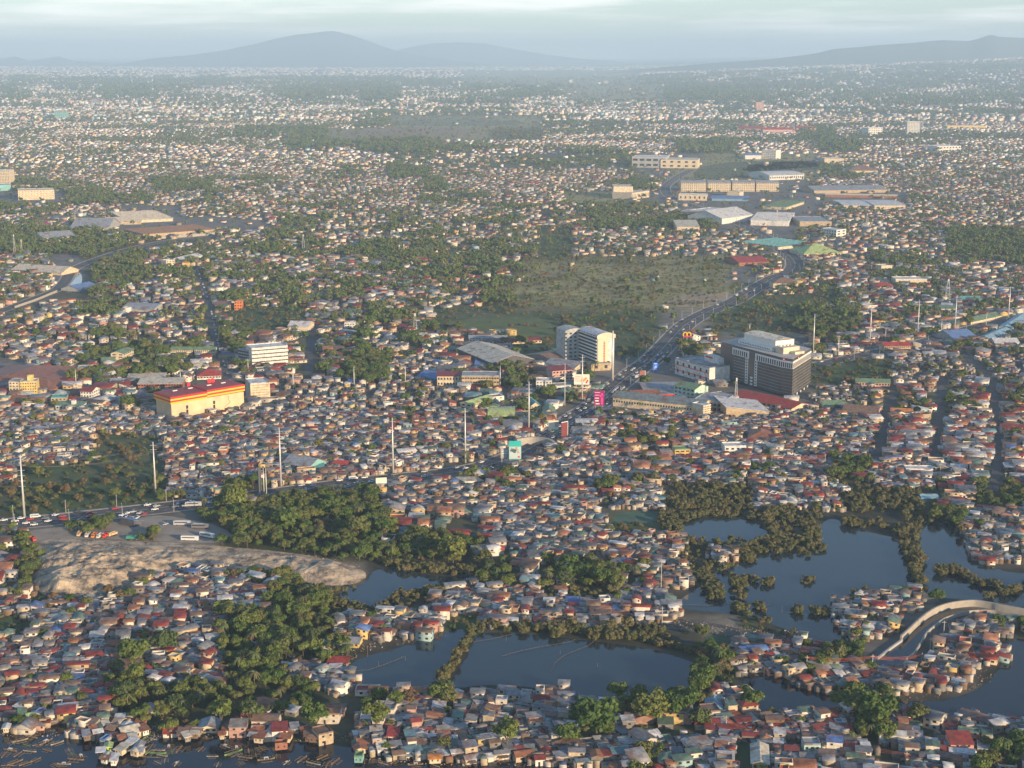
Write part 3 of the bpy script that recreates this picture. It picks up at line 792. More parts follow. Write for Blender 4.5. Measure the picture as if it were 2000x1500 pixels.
# --- row of near and middle landmarks: name, label, category, front-left px, front-right px, wall px, depth m, options
BL = [
 ('school_building', 'long cream school block with olive green gable roof left of the pale power pole', 'school', (921, 803), (962, 790), 13, 12, dict(kind='gable', rc='lime', wc='cream', cols=12, floors=2, side=-2)),
 ('covered_court', 'low cream hall under a domed olive roof beside the school', 'hall', (954, 823), (1004, 823), 5, 34, dict(kind='arch', rc='lime', wc='cream', cols=6, floors=1, rise=5)),
 ('school_annex', 'cream gabled building with mint green roof right of the domed hall', 'school', (1036, 803), (1056, 802), 10, 22, dict(kind='gabley', rc='teal', wc='cream', cols=3, floors=2, side=3, rise=3)),
 ('school_annex', 'second cream gabled building with green roof, nearest the busy junction', 'school', (1062, 815), (1084, 815), 9, 22, dict(kind='gabley', rc='green', wc='cream', cols=3, floors=2, side=3, rise=3)),
 ('long_shed', 'long low shed with slate green roof behind the domed hall', 'shed', (968, 797), (1016, 796), 4, 10, dict(kind='gable', rc='slate', wc='teal', cols=8, floors=1)),
 ('white_block', 'white stepped four-storey block with small square windows', 'apartment block', (1047, 766), (1078, 766), 21, 14, dict(rc='white', wc='white', cols=5, floors=4, side=-2)),
 ('white_annex', 'low white building with grey framed window band beside the stepped block', 'office', (1079, 768), (1115, 766), 13, 12, dict(rc='grey', wc='white', cols=4, floors=1, frac=0.8, hf=0.5)),
 ('arcaded_building', 'pink arcaded three-storey building under a dark red roof', 'commercial building', (1079, 746), (1118, 743), 21, 16, dict(kind='shed', rc='maroon', wc='pink', cols=6, floors=3, frac=.6)),
 ('long_commercial_building', 'long cream three-storey building with ribbon windows behind the green-roofed school', 'commercial building', (902, 759), (975, 759), 24, 20, dict(rc='grey', wc='tan', cols=14, floors=3, frac=.75, hf=.35)),
 ('shop_row_building', 'cream two-storey shop building with a red tiled roof edge', 'shop', (854, 755), (901, 755), 20, 16, dict(kind='shed', rc='maroon', wc='cream', cols=8, floors=2)),
 ('blue_warehouse', 'bright blue roofed warehouse left of the red-edged shop building', 'warehouse', (816, 738), (853, 745), 5, 24, dict(kind='gable', rc='blue', wc='blue')),
 ('market_hall', 'large hall with pale cream and grey gable roof and dark open front', 'market hall', (962, 722), (1042, 714), 13, 85, dict(kind='gabley', rc='cream', wc='dark', rise=6)),
 ('market_hall', 'dark brown roofed market hall behind the pale gabled hall', 'market hall', (1020, 700), (1090, 715), 6, 70, dict(kind='gabley', rc='brown', wc='raw', rise=5)),
 ('market_hall', 'hall with grey sheet roof and cream fascia above the pink arcaded building', 'market hall', (1062, 716), (1122, 724), 5, 30, dict(kind='gable', rc='grey', wc='cream', rise=4)),
 ('blue_grey_shed', 'long shed with steel blue roof left of the market halls', 'shed', (928, 722), (960, 722), 4, 50, dict(kind='shedx', rc='blue', wc='grey', rise=2)),
 ('long_narrow_shed', 'long narrow grey-blue roofed shed running away from the street', 'shed', (902, 728), (920, 730), 4, 50, dict(kind='gabley', rc='grey', wc='grey', rise=1.5)),
 ('red_roofed_hall', 'red roofed hall at the left corner of the market', 'market hall', (933, 703), (972, 712), 6, 26, dict(kind='gable', rc='red', wc='raw')),
 ('apartment_row', 'row of small white apartments with grey roofs at the edge of the green clearing', 'apartment row', (916, 668), (990, 668), 8, 12, dict(kind='gable', rc='grey', wc='white', cols=12, floors=2)),
 ('red_house_row', 'row of small cream houses with dark red roofs left of the arched-roof tower', 'house row', (998, 672), (1058, 670), 6, 12, dict(kind='gable', rc='maroon', wc='cream', cols=9, floors=1)),
 ('green_kiosk', 'green-roofed two-storey building at the foot of the arched-roof tower', 'shop', (1092, 700), (1120, 697), 11, 14, dict(kind='shed', rc='lime', wc='teal', cols=3, floors=1, frac=.8)),
 ('corner_shop', 'dark-roofed shop with pale striped front wall by the thick pole', 'shop', (1155, 725), (1193, 723), 14, 34, dict(rc='slate', wc='tan', cols=2, floors=1, frac=.3)),
 ('long_market', 'very long white market building under a slate green roof', 'market', (1197, 793), (1372, 812), 19, 22, dict(kind='gable', rc='slate', wc='cream', cols=34, floors=1, frac=.55, hf=.2, rise=3)),
 ('lattice_screen_block', 'small pale block with honeycomb screen at the end of the long market', 'building', (1373, 816), (1388, 813), 22, 14, dict(rc='white', wc='cream', cols=5, floors=5)),
 ('low_blue_roof_shop', 'wide low shop with faded blue-grey roof behind the long market', 'shop', (1262, 776), (1350, 775), 6, 44, dict(kind='shed', rc='grey', wc='red', rise=1.5)),
 ('red_roof_canteen', 'low red-edged canteen roof between the junction and the long market', 'shop', (1235, 778), (1290, 776), 5, 18, dict(kind='gable', rc='rust', wc='red')),
 ('office_annex', 'pale green stepped rooftop office behind the long market', 'office', (1316, 775), (1356, 783), 22, 20, dict(kind='gable', rc='green', wc='mint', cols=5, floors=3)),
 ('unfinished_block', 'raw grey unfinished block with framed bays right of the green office', 'unfinished building', (1352, 800), (1408, 806), 18, 34, dict(rc='grey', wc='raw', cols=7, floors=2, frac=.75, hf=.6)),
 ('concrete_box', 'windowless cream box beside the dark red canopy roof', 'storage building', (1407, 795), (1443, 790), 15, 24, dict(rc='grey', wc='cream')),
 ('red_canopy_building', 'long dark red roofed building in the shadow of the black glass tower', 'canopy building', (1432, 780), (1545, 806), 8, 26, dict(kind='gable', rc='red', wc='cream', cols=12, floors=1, rise=3)),
 ('white_warehouse', 'warehouse with shining white gable roof and ribbed tan front', 'warehouse', (1418, 817), (1502, 815), 11, 44, dict(kind='shedx', rc='white', wc='tan', rise=5)),
 ('white_house_block', 'white two-storey house with flat roof terraces in the shanty quarter', 'house', (1415, 890), (1457, 889), 17, 12, dict(rc='white', wc='white', cols=4, floors=2)),
 ('yellow_house', 'yellow two-storey house with dark veranda right of the shanty lane', 'house', (1318, 892), (1348, 891), 13, 10, dict(rc='green', wc='yellow', cols=3, floors=2, frac=.7)),
 ('hipped_hall', 'white-walled hall with wide brown hipped roof', 'hall', (1462, 860), (1508, 862), 6, 26, dict(kind='hip', rc='rust', wc='white', cols=5, floors=1)),
 ('brown_roof_shed', 'long brown-roofed shed right of the black glass tower', 'shed', (1645, 812), (1712, 818), 8, 26, dict(kind='gable', rc='brown', wc='pink')),
 ('green_roof_hall', 'hall with flat olive green roof next to the brown-roofed shed', 'hall', (1608, 798), (1655, 796), 6, 16, dict(kind='gable', rc='green', wc='cream')),
 ('olive_long_building', 'long olive-roofed building with arcaded pink wall on the right', 'school', (1672, 754), (1738, 756), 8, 14, dict(kind='gable', rc='green', wc='pink', cols=12, floors=1, frac=.6)),
 ('cream_gable_house', 'house with big cream yellow gable on the left side of the middle street', 'house', (1740, 812), (1782, 814), 5, 14, dict(kind='gable', rc='orange', wc='cream', rise=3)),
 ('beige_school', 'beige school wall dotted with square windows below the right-hand poles', 'school', (1727, 688), (1779, 687), 12, 16, dict(kind='gable', rc='red', wc='tan', cols=14, floors=2, side=0)),
 ('teal_roof_station', 'curving teal-roofed station building at the right edge', 'station', (1935, 668), (1975, 650), 6, 14, dict(kind='gable', rc='aqua', wc='white', cols=12, floors=1)),
 ('teal_roof_station', 'teal-roofed station wing running up to the frame edge', 'station', (1975, 648), (2012, 622), 7, 14, dict(kind='gable', rc='aqua', wc='white', cols=12, floors=1)),
 ('blue_roof_terminal', 'wide deep blue roofed terminal beside the right-hand avenue', 'terminal', (1866, 668), (1910, 664), 5, 40, dict(kind='gable', rc='blue', wc='grey')),
 ('white_roof_hall', 'hall with pale blue-white roof near the yellow shop at right', 'hall', (1943, 676), (1990, 676), 7, 20, dict(kind='gable', rc='white', wc='white')),
 ('yellow_shop', 'small bright yellow shop with flat roof at the right', 'shop', (1965, 682), (1987, 682), 9, 8, dict(rc='dark', wc='yellow', cols=3, floors=1)),
 ('green_l_hall', 'long green-roofed hall slanting down to the avenue', 'hall', (1868, 630), (1896, 634), 5, 70, dict(kind='gabley', rc='green', wc='cream', rise=3)),
 ('green_upper_hall', 'green-roofed hall with big white windows behind the poles', 'hall', (1838, 612), (1868, 612), 9, 16, dict(kind='shed', rc='green', wc='cream', cols=4, floors=1)),
 ('mint_hall', 'mint-roofed cream building among trees at right', 'school', (1880, 593), (1919, 592), 7, 20, dict(kind='gable', rc='teal', wc='cream', cols=6, floors=1)),
 ('cream_warehouse', 'plain cream warehouse wall with flat roof near the boulevard corner', 'warehouse', (1510, 566), (1558, 566), 13, 30, dict(kind='hip', rc='brown', wc='cream')),
 ('long_cream_store', 'long plain cream store front at upper right', 'store', (1749, 556), (1810, 556), 10, 24, dict(rc='white', wc='cream')),
 ('yellow_cube', 'pale yellow cube-shaped building at upper right', 'building', (1721, 533), (1742, 532), 13, 16, dict(rc='cream', wc='cream')),
 ('red_roof_villa', 'white villa with hipped red roof at upper right', 'villa', (1706, 566), (1744, 567), 7, 22, dict(kind='hip', rc='red', wc='white', cols=5, floors=1)),
 ('red_roof_warehouse', 'warehouse with large bright red roof beside the boulevard', 'warehouse', (1443, 520), (1502, 518), 7, 60, dict(kind='gable', rc='red', wc='brick', rise=5)),
 ('white_end_block', 'white office block with blue window bands on its shaded side', 'office', (1633, 466), (1652, 464), 16, 34, dict(rc='white', wc='white', cols=2, floors=3, side=-6)),
 ('roofed_market', 'wide market with deep green roofs and pale ridges', 'market', (1520, 488), (1592, 480), 5, 90, dict(kind='saw', rc='teal', wc='cream')),
 ('olive_store', 'store with olive roof in front of the deep green market', 'store', (1570, 502), (1643, 500), 6, 60, dict(kind='hip', rc='lime', wc='cream', cols=10, floors=1)),
 ('tan_factory', 'tan factory block with grey roof right of the boulevard', 'factory', (1562, 442), (1624, 442), 9, 90, dict(rc='grey', wc='tan')),
 ('big_pale_factory', 'big pale grey factory with ribbed vaulted roof', 'factory', (1466, 440), (1540, 442), 10, 150, dict(kind='saw', rc='white', wc='white')),
 ('green_roof_factory', 'factory with dusty green roof behind the ribbed pale one', 'factory', (1490, 408), (1536, 410), 5, 140, dict(kind='saw', rc='green', wc='cream')),
 ('white_store_hall', 'white hall with pale roof left of the ribbed factory', 'hall', (1410, 438), (1470, 430), 11, 80, dict(kind='gable', rc='white', wc='white')),
 ('cream_plinth_hall', 'cream hall with stepped roof left of the white halls', 'hall', (1322, 452), (1366, 452), 9, 60, dict(kind='shed', rc='cream', wc='cream')),
 ('dark_glass_hall', 'dark-walled hall with pale roof edge', 'hall', (1328, 424), (1372, 426), 11, 50, dict(rc='grey', wc='dark')),
 ('white_frame_block', 'white framed two-storey block beside the dark-walled hall', 'office', (1370, 424), (1412, 418), 11, 30, dict(rc='white', wc='cream', cols=6, floors=2, frac=.7)),
 ('condominium_slab', 'long cream condominium slab, leftmost of the row of four', 'condominium', (1330, 374), (1379, 374), 17, 30, dict(kind='gable', rc='grey', wc='cream', cols=12, floors=4)),
 ('condominium_slab', 'long cream condominium slab, second from left in the row of four', 'condominium', (1382, 374), (1427, 374), 17, 30, dict(kind='gable', rc='grey', wc='cream', cols=12, floors=4)),
 ('condominium_slab', 'long cream condominium slab, third from left in the row of four', 'condominium', (1430, 374), (1474, 374), 17, 30, dict(kind='gable', rc='grey', wc='cream', cols=12, floors=4)),
 ('condominium_slab', 'long cream condominium slab, rightmost of the row of four', 'condominium', (1477, 374), (1521, 374), 17, 30, dict(kind='gable', rc='grey', wc='cream', cols=12, floors=4)),
 ('cream_store', 'cream store with flat front below the leftmost condominium slab', 'store', (1325, 391), (1380, 392), 11, 30, dict(rc='white', wc='cream', cols=6, floors=1, frac=.3)),
 ('blue_roof_shed', 'long bright blue roofed shed below the condominium slabs', 'shed', (1390, 392), (1462, 393), 5, 30, dict(kind='gable', rc='blue', wc='blue')),
 ('cream_gable_shed', 'cream shed with low gable facing the camera below the slabs', 'shed', (1420, 384), (1444, 385), 9, 30, dict(kind='gabley', rc='cream', wc='cream')),
 ('tall_cream_box', 'tall plain cream box building standing in a field', 'theatre', (1198, 387), (1236, 387), 22, 50, dict(rc='cream', wc='cream')),
 ('cream_mall_wing', 'lower cream wing with ribbed front right of the tall cream box', 'mall', (1234, 390), (1268, 385), 12, 50, dict(rc='cream', wc='cream', cols=12, floors=1, frac=.3, hf=.6)),
 ('shopping_mall', 'wide pale shopping mall with grey glass front beyond the flyover', 'mall', (1234, 327), (1300, 328), 20, 90, dict(rc='white', wc='grey', cols=5, floors=2, frac=.7)),
 ('shopping_mall', 'slanted cream mall wing next to the grey glass mall', 'mall', (1290, 328), (1362, 329), 16, 90, dict(rc='cream', wc='cream', cols=5, floors=2, frac=.4)),
 ('vaulted_arena', 'white hall with ribbed vaulted roof behind the condominium slabs', 'arena', (1503, 352), (1570, 350), 9, 110, dict(kind='arch', rc='white', wc='white', cols=16, floors=1, rise=6)),
 ('striped_roof_factory', 'long grey-blue factory roof striped with pale skylights', 'factory', (1590, 378), (1732, 376), 6, 90, dict(kind='gable', rc='grey', wc='tan', rise=7)),
 ('canopied_stalls', 'row of pale arched canopies in front of the striped factory', 'stall row', (1612, 385), (1752, 388), 5, 24, dict(kind='saw', rc='cream', wc='brick')),
 ('flat_warehouse', 'wide flat grey-roofed warehouse, left of a matching pair', 'warehouse', (1648, 408), (1706, 408), 7, 120, dict(kind='gable', rc='white', wc='cream', rise=2)),
 ('flat_warehouse', 'wide flat grey-roofed warehouse, right of a matching pair', 'warehouse', (1708, 409), (1768, 409), 8, 120, dict(kind='gable', rc='white', wc='cream', rise=2)),
 ('low_school', 'low cream school with brown roof beyond the meadow', 'school', (1658, 340), (1714, 340), 7, 60, dict(kind='hip', rc='brown', wc='cream')),
 ('white_hospital', 'white five-storey block with round blue roof beside it', 'hospital', (1488, 310), (1515, 311), 17, 40, dict(rc='white', wc='white', cols=7, floors=5)),
 ('blue_roof_hall', 'pale blue roofed hall left of the white five-storey block', 'hall', (1455, 311), (1487, 311), 8, 40, dict(kind='arch', rc='blue', wc='white')),
 ('cream_stepped_hall', 'cream stepped hall in the upper right middle distance', 'hall', (1610, 319), (1648, 319), 9, 60, dict(rc='cream', wc='cream')),
 ('white_tower_block', 'tall white apartment tower at the far upper right', 'tower block', (1771, 264), (1796, 264), 26, 30, dict(rc='white', wc='white', cols=8, floors=10, frac=.6)),
 ('white_midrise', 'white mid-rise with bluish shaded side left of the far white tower', 'office', (1696, 265), (1723, 264), 15, 40, dict(rc='white', wc='white', cols=6, floors=4)),
 ('pink_tower', 'squat pinkish concrete tower far off right of centre', 'tower block', (1476, 217), (1491, 217), 17, 40, dict(rc='tan' if 'tan' in ROOFC else 'cream', wc='pink', cols=5, floors=8)),
 ('slim_tower', 'slim pale tower far off, left of two distant ones', 'tower block', (1112, 168), (1120, 168), 12, 30, dict(rc='white', wc='white')),
 ('slim_tower', 'slim glassy tower far off, right of two distant ones', 'tower block', (1178, 171), (1188, 171), 13, 40, dict(rc='white', wc='grey')),
 ('far_slab', 'distant cream slab tower above the far left houses', 'tower block', (210, 165), (221, 165), 14, 60, dict(rc='white', wc='cream')),
 ('green_slab', 'distant green clad slab building on the far left', 'tower block', (107, 234), (130, 234), 16, 40, dict(rc='green', wc='teal', cols=6, floors=5, frac=.3)),
 ('far_cream_complex', 'distant cream stepped complex left of centre', 'complex', (857, 166), (882, 166), 8, 120, dict(rc='cream', wc='cream')),
 ('red_roof_terraces', 'far terrace with long bright red roof, left end of a red row', 'terrace', (1440, 256), (1488, 257), 6, 50, dict(kind='gable', rc='red', wc='pink')),
 ('red_roof_terraces', 'far terrace with long bright red roof, middle of a red row', 'terrace', (1490, 260), (1548, 260), 7, 50, dict(kind='gable', rc='red', wc='pink')),
 ('red_roof_terraces', 'far terrace with long bright red roof, right end of a red row', 'terrace', (1556, 256), (1596, 256), 6, 50, dict(kind='gable', rc='red', wc='pink')),
 ('distant_tower', 'hazy grey tower on the far right near the hills', 'tower block', (1797, 152), (1808, 152), 16, 120, dict(rc='grey', wc='grey')),
 ('yellow_long_mall', 'far long building with orange yellow front at upper right', 'mall', (1850, 251), (1926, 251), 5, 60, dict(rc='cream', wc='yellow')),
 ('bottling_plant', 'white plant hall at the right middle distance', 'factory', (1830, 298), (1876, 297), 12, 60, dict(rc='white', wc='white', cols=8, floors=2)),
 ('tall_cream_tower', 'tall cream tower at the left frame edge over an aqua podium', 'tower block', (-18, 361), (19, 361), 27, 40, dict(rc='white', wc='cream', cols=12, floors=9)),
 ('aqua_podium', 'aqua blue podium building under the tall cream tower', 'mall', (-20, 374), (22, 372), 11, 40, dict(rc='aqua', wc='teal')),
 ('cream_long_block', 'long plain cream block right of the aqua podium', 'factory', (36, 391), (107, 389), 18, 50, dict(rc='cream', wc='cream', cols=12, floors=4, frac=.25, hf=.2)),
 ('saw_roof_factory', 'large factory with rows of tan vaulted roofs, farther of two', 'factory', (250, 436), (338, 432), 5, 170, dict(kind='saw', rc='cream', wc='cream')),
 ('saw_roof_factory', 'smaller factory with tan vaulted roofs left of the large one', 'factory', (210, 440), (276, 438), 5, 90, dict(kind='saw', rc='cream', wc='tan')),
 ('long_saw_factory', 'long factory with brown and grey sheet roofs by the river road', 'factory', (280, 466), (420, 456), 8, 90, dict(kind='saw', rc='brown', wc='tan')),
 ('pale_shed_pair', 'wide pale grey shed at the left behind trees', 'shed', (138, 450), (212, 450), 6, 80, dict(kind='gable', rc='grey', wc='grey')),
 ('white_long_shed', 'white long shed with flat grey roof in the trees at left', 'shed', (86, 473), (148, 468), 7, 50, dict(kind='gable', rc='grey', wc='cream')),
 ('cream_river_shed', 'long weathered cream roof by the riverside road', 'shed', (22, 532), (120, 538), 5, 40, dict(kind='gable', rc='cream', wc='cream')),
 ('purple_blue_roof', 'violet blue roofed court beside the small river pool', 'covered court', (155, 570), (192, 562), 4, 30, dict(kind='gable', rc='blue', wc='grey')),
 ('white_church', 'white church-like hall with red roof at left middle distance', 'church', (355, 517), (396, 508), 9, 20, dict(kind='gable', rc='white', wc='white', cols=9, floors=1)),
 ('yellow_side_chapel', 'bright yellow block in front of the white church hall', 'building', (356, 526), (369, 526), 12, 10, dict(rc='orange', wc='yellow')),
 ('white_apartment', 'small white apartment block left of the yellow one', 'apartment block', (325, 526), (342, 524), 16, 12, dict(rc='white', wc='cream', cols=3, floors=4)),
 ('grey_roof_gym', 'wide gymnasium with pale grey curved roof among houses at left', 'gymnasium', (238, 608), (300, 610), 5, 40, dict(kind='arch', rc='grey', wc='grey', rise=4)),
 ('orange_building', 'vivid orange three-storey building with round top', 'building', (458, 606), (473, 606), 17, 10, dict(kind='archx', rc='orange', wc='orange', cols=3, floors=3)),
 ('brick_hall', 'brown-roofed two-storey hall left of the vivid orange building', 'hall', (421, 606), (451, 605), 9, 20, dict(kind='shed', rc='rust', wc='tan', cols=6, floors=2)),
 ('white_gym', 'bright white gymnasium with angled roof on the grass clearing', 'gymnasium', (563, 648), (602, 649), 11, 26, dict(kind='gable', rc='white', wc='cream', rise=4)),
 ('white_tower_house', 'narrow white four-storey house at centre left', 'house', (673, 646), (693, 646), 15, 10, dict(rc='white', wc='white', cols=4, floors=3)),
 ('yellow_school', 'pale yellow school wing with green roof, left of two', 'school', (334, 694), (376, 694), 11, 12, dict(kind='gable', rc='green', wc='cream', cols=10, floors=2)),
 ('yellow_school', 'pale yellow school wing with green roof, right of two', 'school', (380, 694), (420, 694), 11, 12, dict(kind='gable', rc='green', wc='cream', cols=10, floors=2)),
 ('green_shed', 'long low green-roofed shed below the yellow school wings', 'shed', (274, 706), (345, 704), 4, 16, dict(kind='gable', rc='green', wc='grey')),
 ('yellow_apartment', 'tall yellow building with green gable roof at left', 'apartment block', (243, 711), (262, 702), 20, 14, dict(kind='gable', rc='green', wc='cream', cols=5, floors=4, side=-2)),
 ('yellow_hall', 'lower yellow hall with green roof beside the tall yellow building', 'hall', (202, 716), (226, 714), 9, 18, dict(kind='gable', rc='green', wc='cream', cols=4, floors=1)),
 ('curved_office', 'curved pale office building with ribbon windows', 'office', (493, 720), (563, 714), 38, 22, dict(rc='white', wc='white', cols=16, floors=5, frac=.92, hf=.28)),
 ('grey_office_wing', 'shaded grey glass wing left of the curved pale office', 'office', (466, 712), (494, 717), 30, 16, dict(rc='grey', wc='grey', cols=8, floors=5, frac=.8, hf=.5)),
 ('red_hip_restaurant', 'restaurant with hipped red roof and row of white dormers', 'restaurant', (385, 742), (432, 740), 7, 22, dict(kind='hip', rc='red', wc='white', cols=8, floors=1, frac=.7)),
 ('white_canopy_shop', 'shop with broad white canopy behind the red hipped restaurant', 'shop', (368, 727), (408, 722), 7, 20, dict(kind='gable', rc='cream', wc='white')),
 ('cream_cube_store', 'cream store with slatted front right of the red and yellow mall', 'store', (490, 781), (528, 778), 30, 24, dict(rc='white', wc='cream', cols=1, floors=6, frac=.8, hf=.12)),
 ('grey_roof_school', 'long school with flat tan roof and dark red arcade', 'school', (270, 763), (355, 762), 13, 18, dict(kind='shed', rc='cream', wc='brick', cols=16, floors=2, frac=.7)),
 ('cream_roof_store', 'cream roofed store behind the dark red arcade school', 'store', (249, 746), (322, 744), 6, 16, dict(kind='shed', rc='cream', wc='yellow')),
 ('public_market', 'huge public market with spreading rust red roof at the left edge', 'market', (-60, 757), (103, 760), 7, 90, dict(kind='hip', rc='rust', wc='blue', rise=7)),
 ('public_market_wing', 'rust red roofed wing at the right end of the huge market', 'market', (98, 768), (142, 752), 6, 40, dict(kind='hip', rc='rust', wc='brick', rise=5)),
 ('yellow_hotel', 'yellow five-storey hotel in front of the rust red market', 'hotel', (40, 775), (73, 774), 28, 14, dict(rc='cream', wc='yellow', cols=7, floors=5)),
 ('white_hotel_wing', 'white wing attached left of the yellow hotel', 'hotel', (19, 775), (38, 775), 29, 14, dict(rc='grey', wc='cream', cols=3, floors=5)),
 ('orange_shop_row', 'low orange-fronted shop row with brick red roof below the yellow hotel', 'shop row', (14, 791), (56, 791), 6, 18, dict(kind='shed', rc='rust', wc='orange')),
 ('white_apartment_house', 'white three-storey apartment house with red gabled roof', 'apartment house', (158, 783), (180, 784), 19, 16, dict(kind='gable', rc='maroon', wc='white', cols=4, floors=3, side=4)),
 ('white_low_block', 'white low block with green roof and stair tower below the apartment house', 'building', (109, 801), (160, 802), 9, 12, dict(kind='shed', rc='green', wc='white', cols=7, floors=1)),
 ('tan_mixed_block', 'tan two-storey building with green roof right of the yellow hotel', 'building', (100, 789), (130, 788), 11, 14, dict(rc='teal', wc='tan', cols=4, floors=2)),
 ('teal_school', 'school with big grey hipped gable roof and teal window wall', 'school', (553, 912), (603, 922), 9, 20, dict(kind='gable', rc='grey', wc='teal', cols=14, floors=1, frac=.55, rise=4.5, hf=.6)),
 ('teal_canopy', 'turquoise roofed canopy right of the grey-roofed school', 'canopy', (604, 922), (634, 920), 4, 10, dict(kind='shed', rc='teal', wc='teal')),
 ('orange_house', 'tall narrow orange house in the left shanty quarter', 'house', (427, 893), (443, 893), 14, 8, dict(rc='cream', wc='orange', cols=2, floors=2)),
 ('red_house', 'red hipped-roof house left of the pole row', 'house', (645, 913), (678, 913), 6, 10, dict(kind='hip', rc='red', wc='raw', cols=3, floors=1)),
 ('triangular_shop', 'pale sweeping wedge-shaped shop roof by the highway', 'shop', (908, 952), (943, 946), 7, 12, dict(kind='shedx', rc='cream', wc='white')),
 ('red_long_house', 'red roofed long house with white end left of the shanty bridge', 'house', (1290, 932), (1326, 934), 6, 10, dict(kind='gable', rc='rust', wc='cream', cols=3, floors=1)),
 ('scarlet_house', 'scarlet walled house in the shanty quarter near the grove', 'house', (1350, 925), (1373, 926), 9, 8, dict(rc='red', wc='red', cols=2, floors=1)),
 ('turquoise_roof_house', 'house with bright turquoise roof in the central shanty field', 'house', (1062, 1018), (1089, 1019), 6, 10, dict(kind='gable', rc='aqua', wc='mint')),
 ('long_white_building', 'long white two-storey building with dark bays at right', 'building', (1769, 925), (1822, 926), 8, 10, dict(rc='white', wc='white', cols=7, floors=1, frac=.6)),
 ('white_column_house', 'white square house with open roof frame near the lake', 'house', (1647, 968), (1661, 968), 12, 6, dict(rc='white', wc='white', cols=2, floors=2)),
 ('turquoise_shed', 'turquoise roofed shed behind the mangroves at right', 'shed', (1801, 980), (1832, 980), 3, 10, dict(kind='gable', rc='aqua', wc='teal')),
 ('teal_gable_house', 'big teal gabled house by the right end of the long pond', 'house', (1378, 1394), (1408, 1396), 7, 14, dict(kind='gabley', rc='aqua', wc='mint', cols=2, floors=1)),
 ('cream_chapel', 'chapel with cream and grey gable roof and small cross at the bottom edge', 'chapel', (1469, 1504), (1500, 1506), 14, 18, dict(kind='gabley', rc='cream', wc='cream', cols=3, floors=1)),
 ('mint_house', 'mint walled open-roofed two-storey house at bottom right', 'house', (1570, 1478), (1602, 1478), 22, 7, dict(rc='grey', wc='mint', cols=3, floors=2)),
 ('cream_gable_shanty', 'large pale house with striped tin gable roof above the boats', 'house', (243, 1448), (276, 1440), 12, 10, dict(kind='gable', rc='cream', wc='cream', cols=2, floors=1)),
 ('cream_gable_shanty', 'tall cream house with small gable beside the big green trees', 'house', (274, 1402), (293, 1403), 14, 7, dict(kind='gabley', rc='grey', wc='cream', cols=1, floors=2)),
 ('cream_waterfront_house', 'cream house with wide gable and dark doorway on the canal bank', 'house', (388, 1432), (424, 1432), 10, 9, dict(kind='gabley', rc='grey', wc='cream', cols=3, floors=1)),
 ('scarlet_roof_shed', 'long shed with scarlet roof at the left end of the small pond', 'shed', (641, 1303), (678, 1304), 7, 6, dict(kind='shed', rc='red', wc='raw')),
 ('tan_stilt_house', 'tan house with grey hipped roof standing over the small pond', 'house', (668, 1264), (700, 1266), 9, 9, dict(kind='gable', rc='grey', wc='yellow', cols=4, floors=1)),
 ('red_white_house', 'white house with bright red lean-to roof at the bottom centre', 'house', (758, 1452), (776, 1452), 13, 9, dict(kind='shedx', rc='red', wc='white', cols=2, floors=1)),
 ('tan_square_house', 'unfinished tan house with square window openings by the river bend', 'house', (1735, 1183), (1763, 1184), 10, 7, dict(rc='grey', wc='tan', cols=2, floors=1, frac=.25)),
]
for s in BL:
    kw = dict(s[7]); t, w_, h_ = bldg(s[0], s[1], s[2], s[3], s[4], s[5], s[6], **kw)
    if s[0] == 'cream_chapel':
        put('cross', (lambda m_: (m_.box(-.12, .12, -.12, .12, h_ + 3.0, h_ + 6.4), m_.box(-.7, .7, -.1, .1, h_ + 5.0, h_ + 5.3), m_.mesh('cross', MATS['pale_concrete']))[2])(MB()), t, (0, -6, 0))
    if s[0] == 'white_low_block':
        put('stair_tower', (lambda m_: (m_.box(-1.5, 1.5, -2, 2, 0, h_ + 4), m_.mesh('stair_tower', M_WALL, col=WALLC['white']))[1])(MB()), t, (3, -1, 0))
    if s[0] == 'yellow_hotel':
        put('lift_house', (lambda m_: (m_.box(-2.5, 2.5, -2.5, 2.5, h_, h_ + 5), m_.mesh('lift_house', M_WALL, col=WALLC['yellow']))[1])(MB()), t, (1, 2, 0))

M_RED = mat('signal_red_paint', (0.62, 0.03, 0.04), 0.5, 0, 0.06)
M_YEL = mat('bright_yellow_paint', (0.80, 0.45, 0.03), 0.5, 0, 0.06)
M_CRM = mat('cream_cladding', (0.60, 0.50, 0.36), 0.75, 0, 0.2, 0.15)
M_WHT = mat('white_cladding', (0.70, 0.68, 0.63), 0.7, 0, 0.08, 0.2)
M_GRW = mat('grey_cladding', (0.38, 0.38, 0.37), 0.75, 0, 0.12, 0.2)
M_BGL = mat('black_curtain_glass', (0.085, 0.082, 0.08), 0.25, 0, 0.25, 0.12, spec=0.5)
M_SPD = mat('dull_spandrel', (0.20, 0.19, 0.17), .6)
M_MAR = mat('maroon_roof_paint', (0.28, 0.05, 0.045), 0.6, 0.1, 0.12)

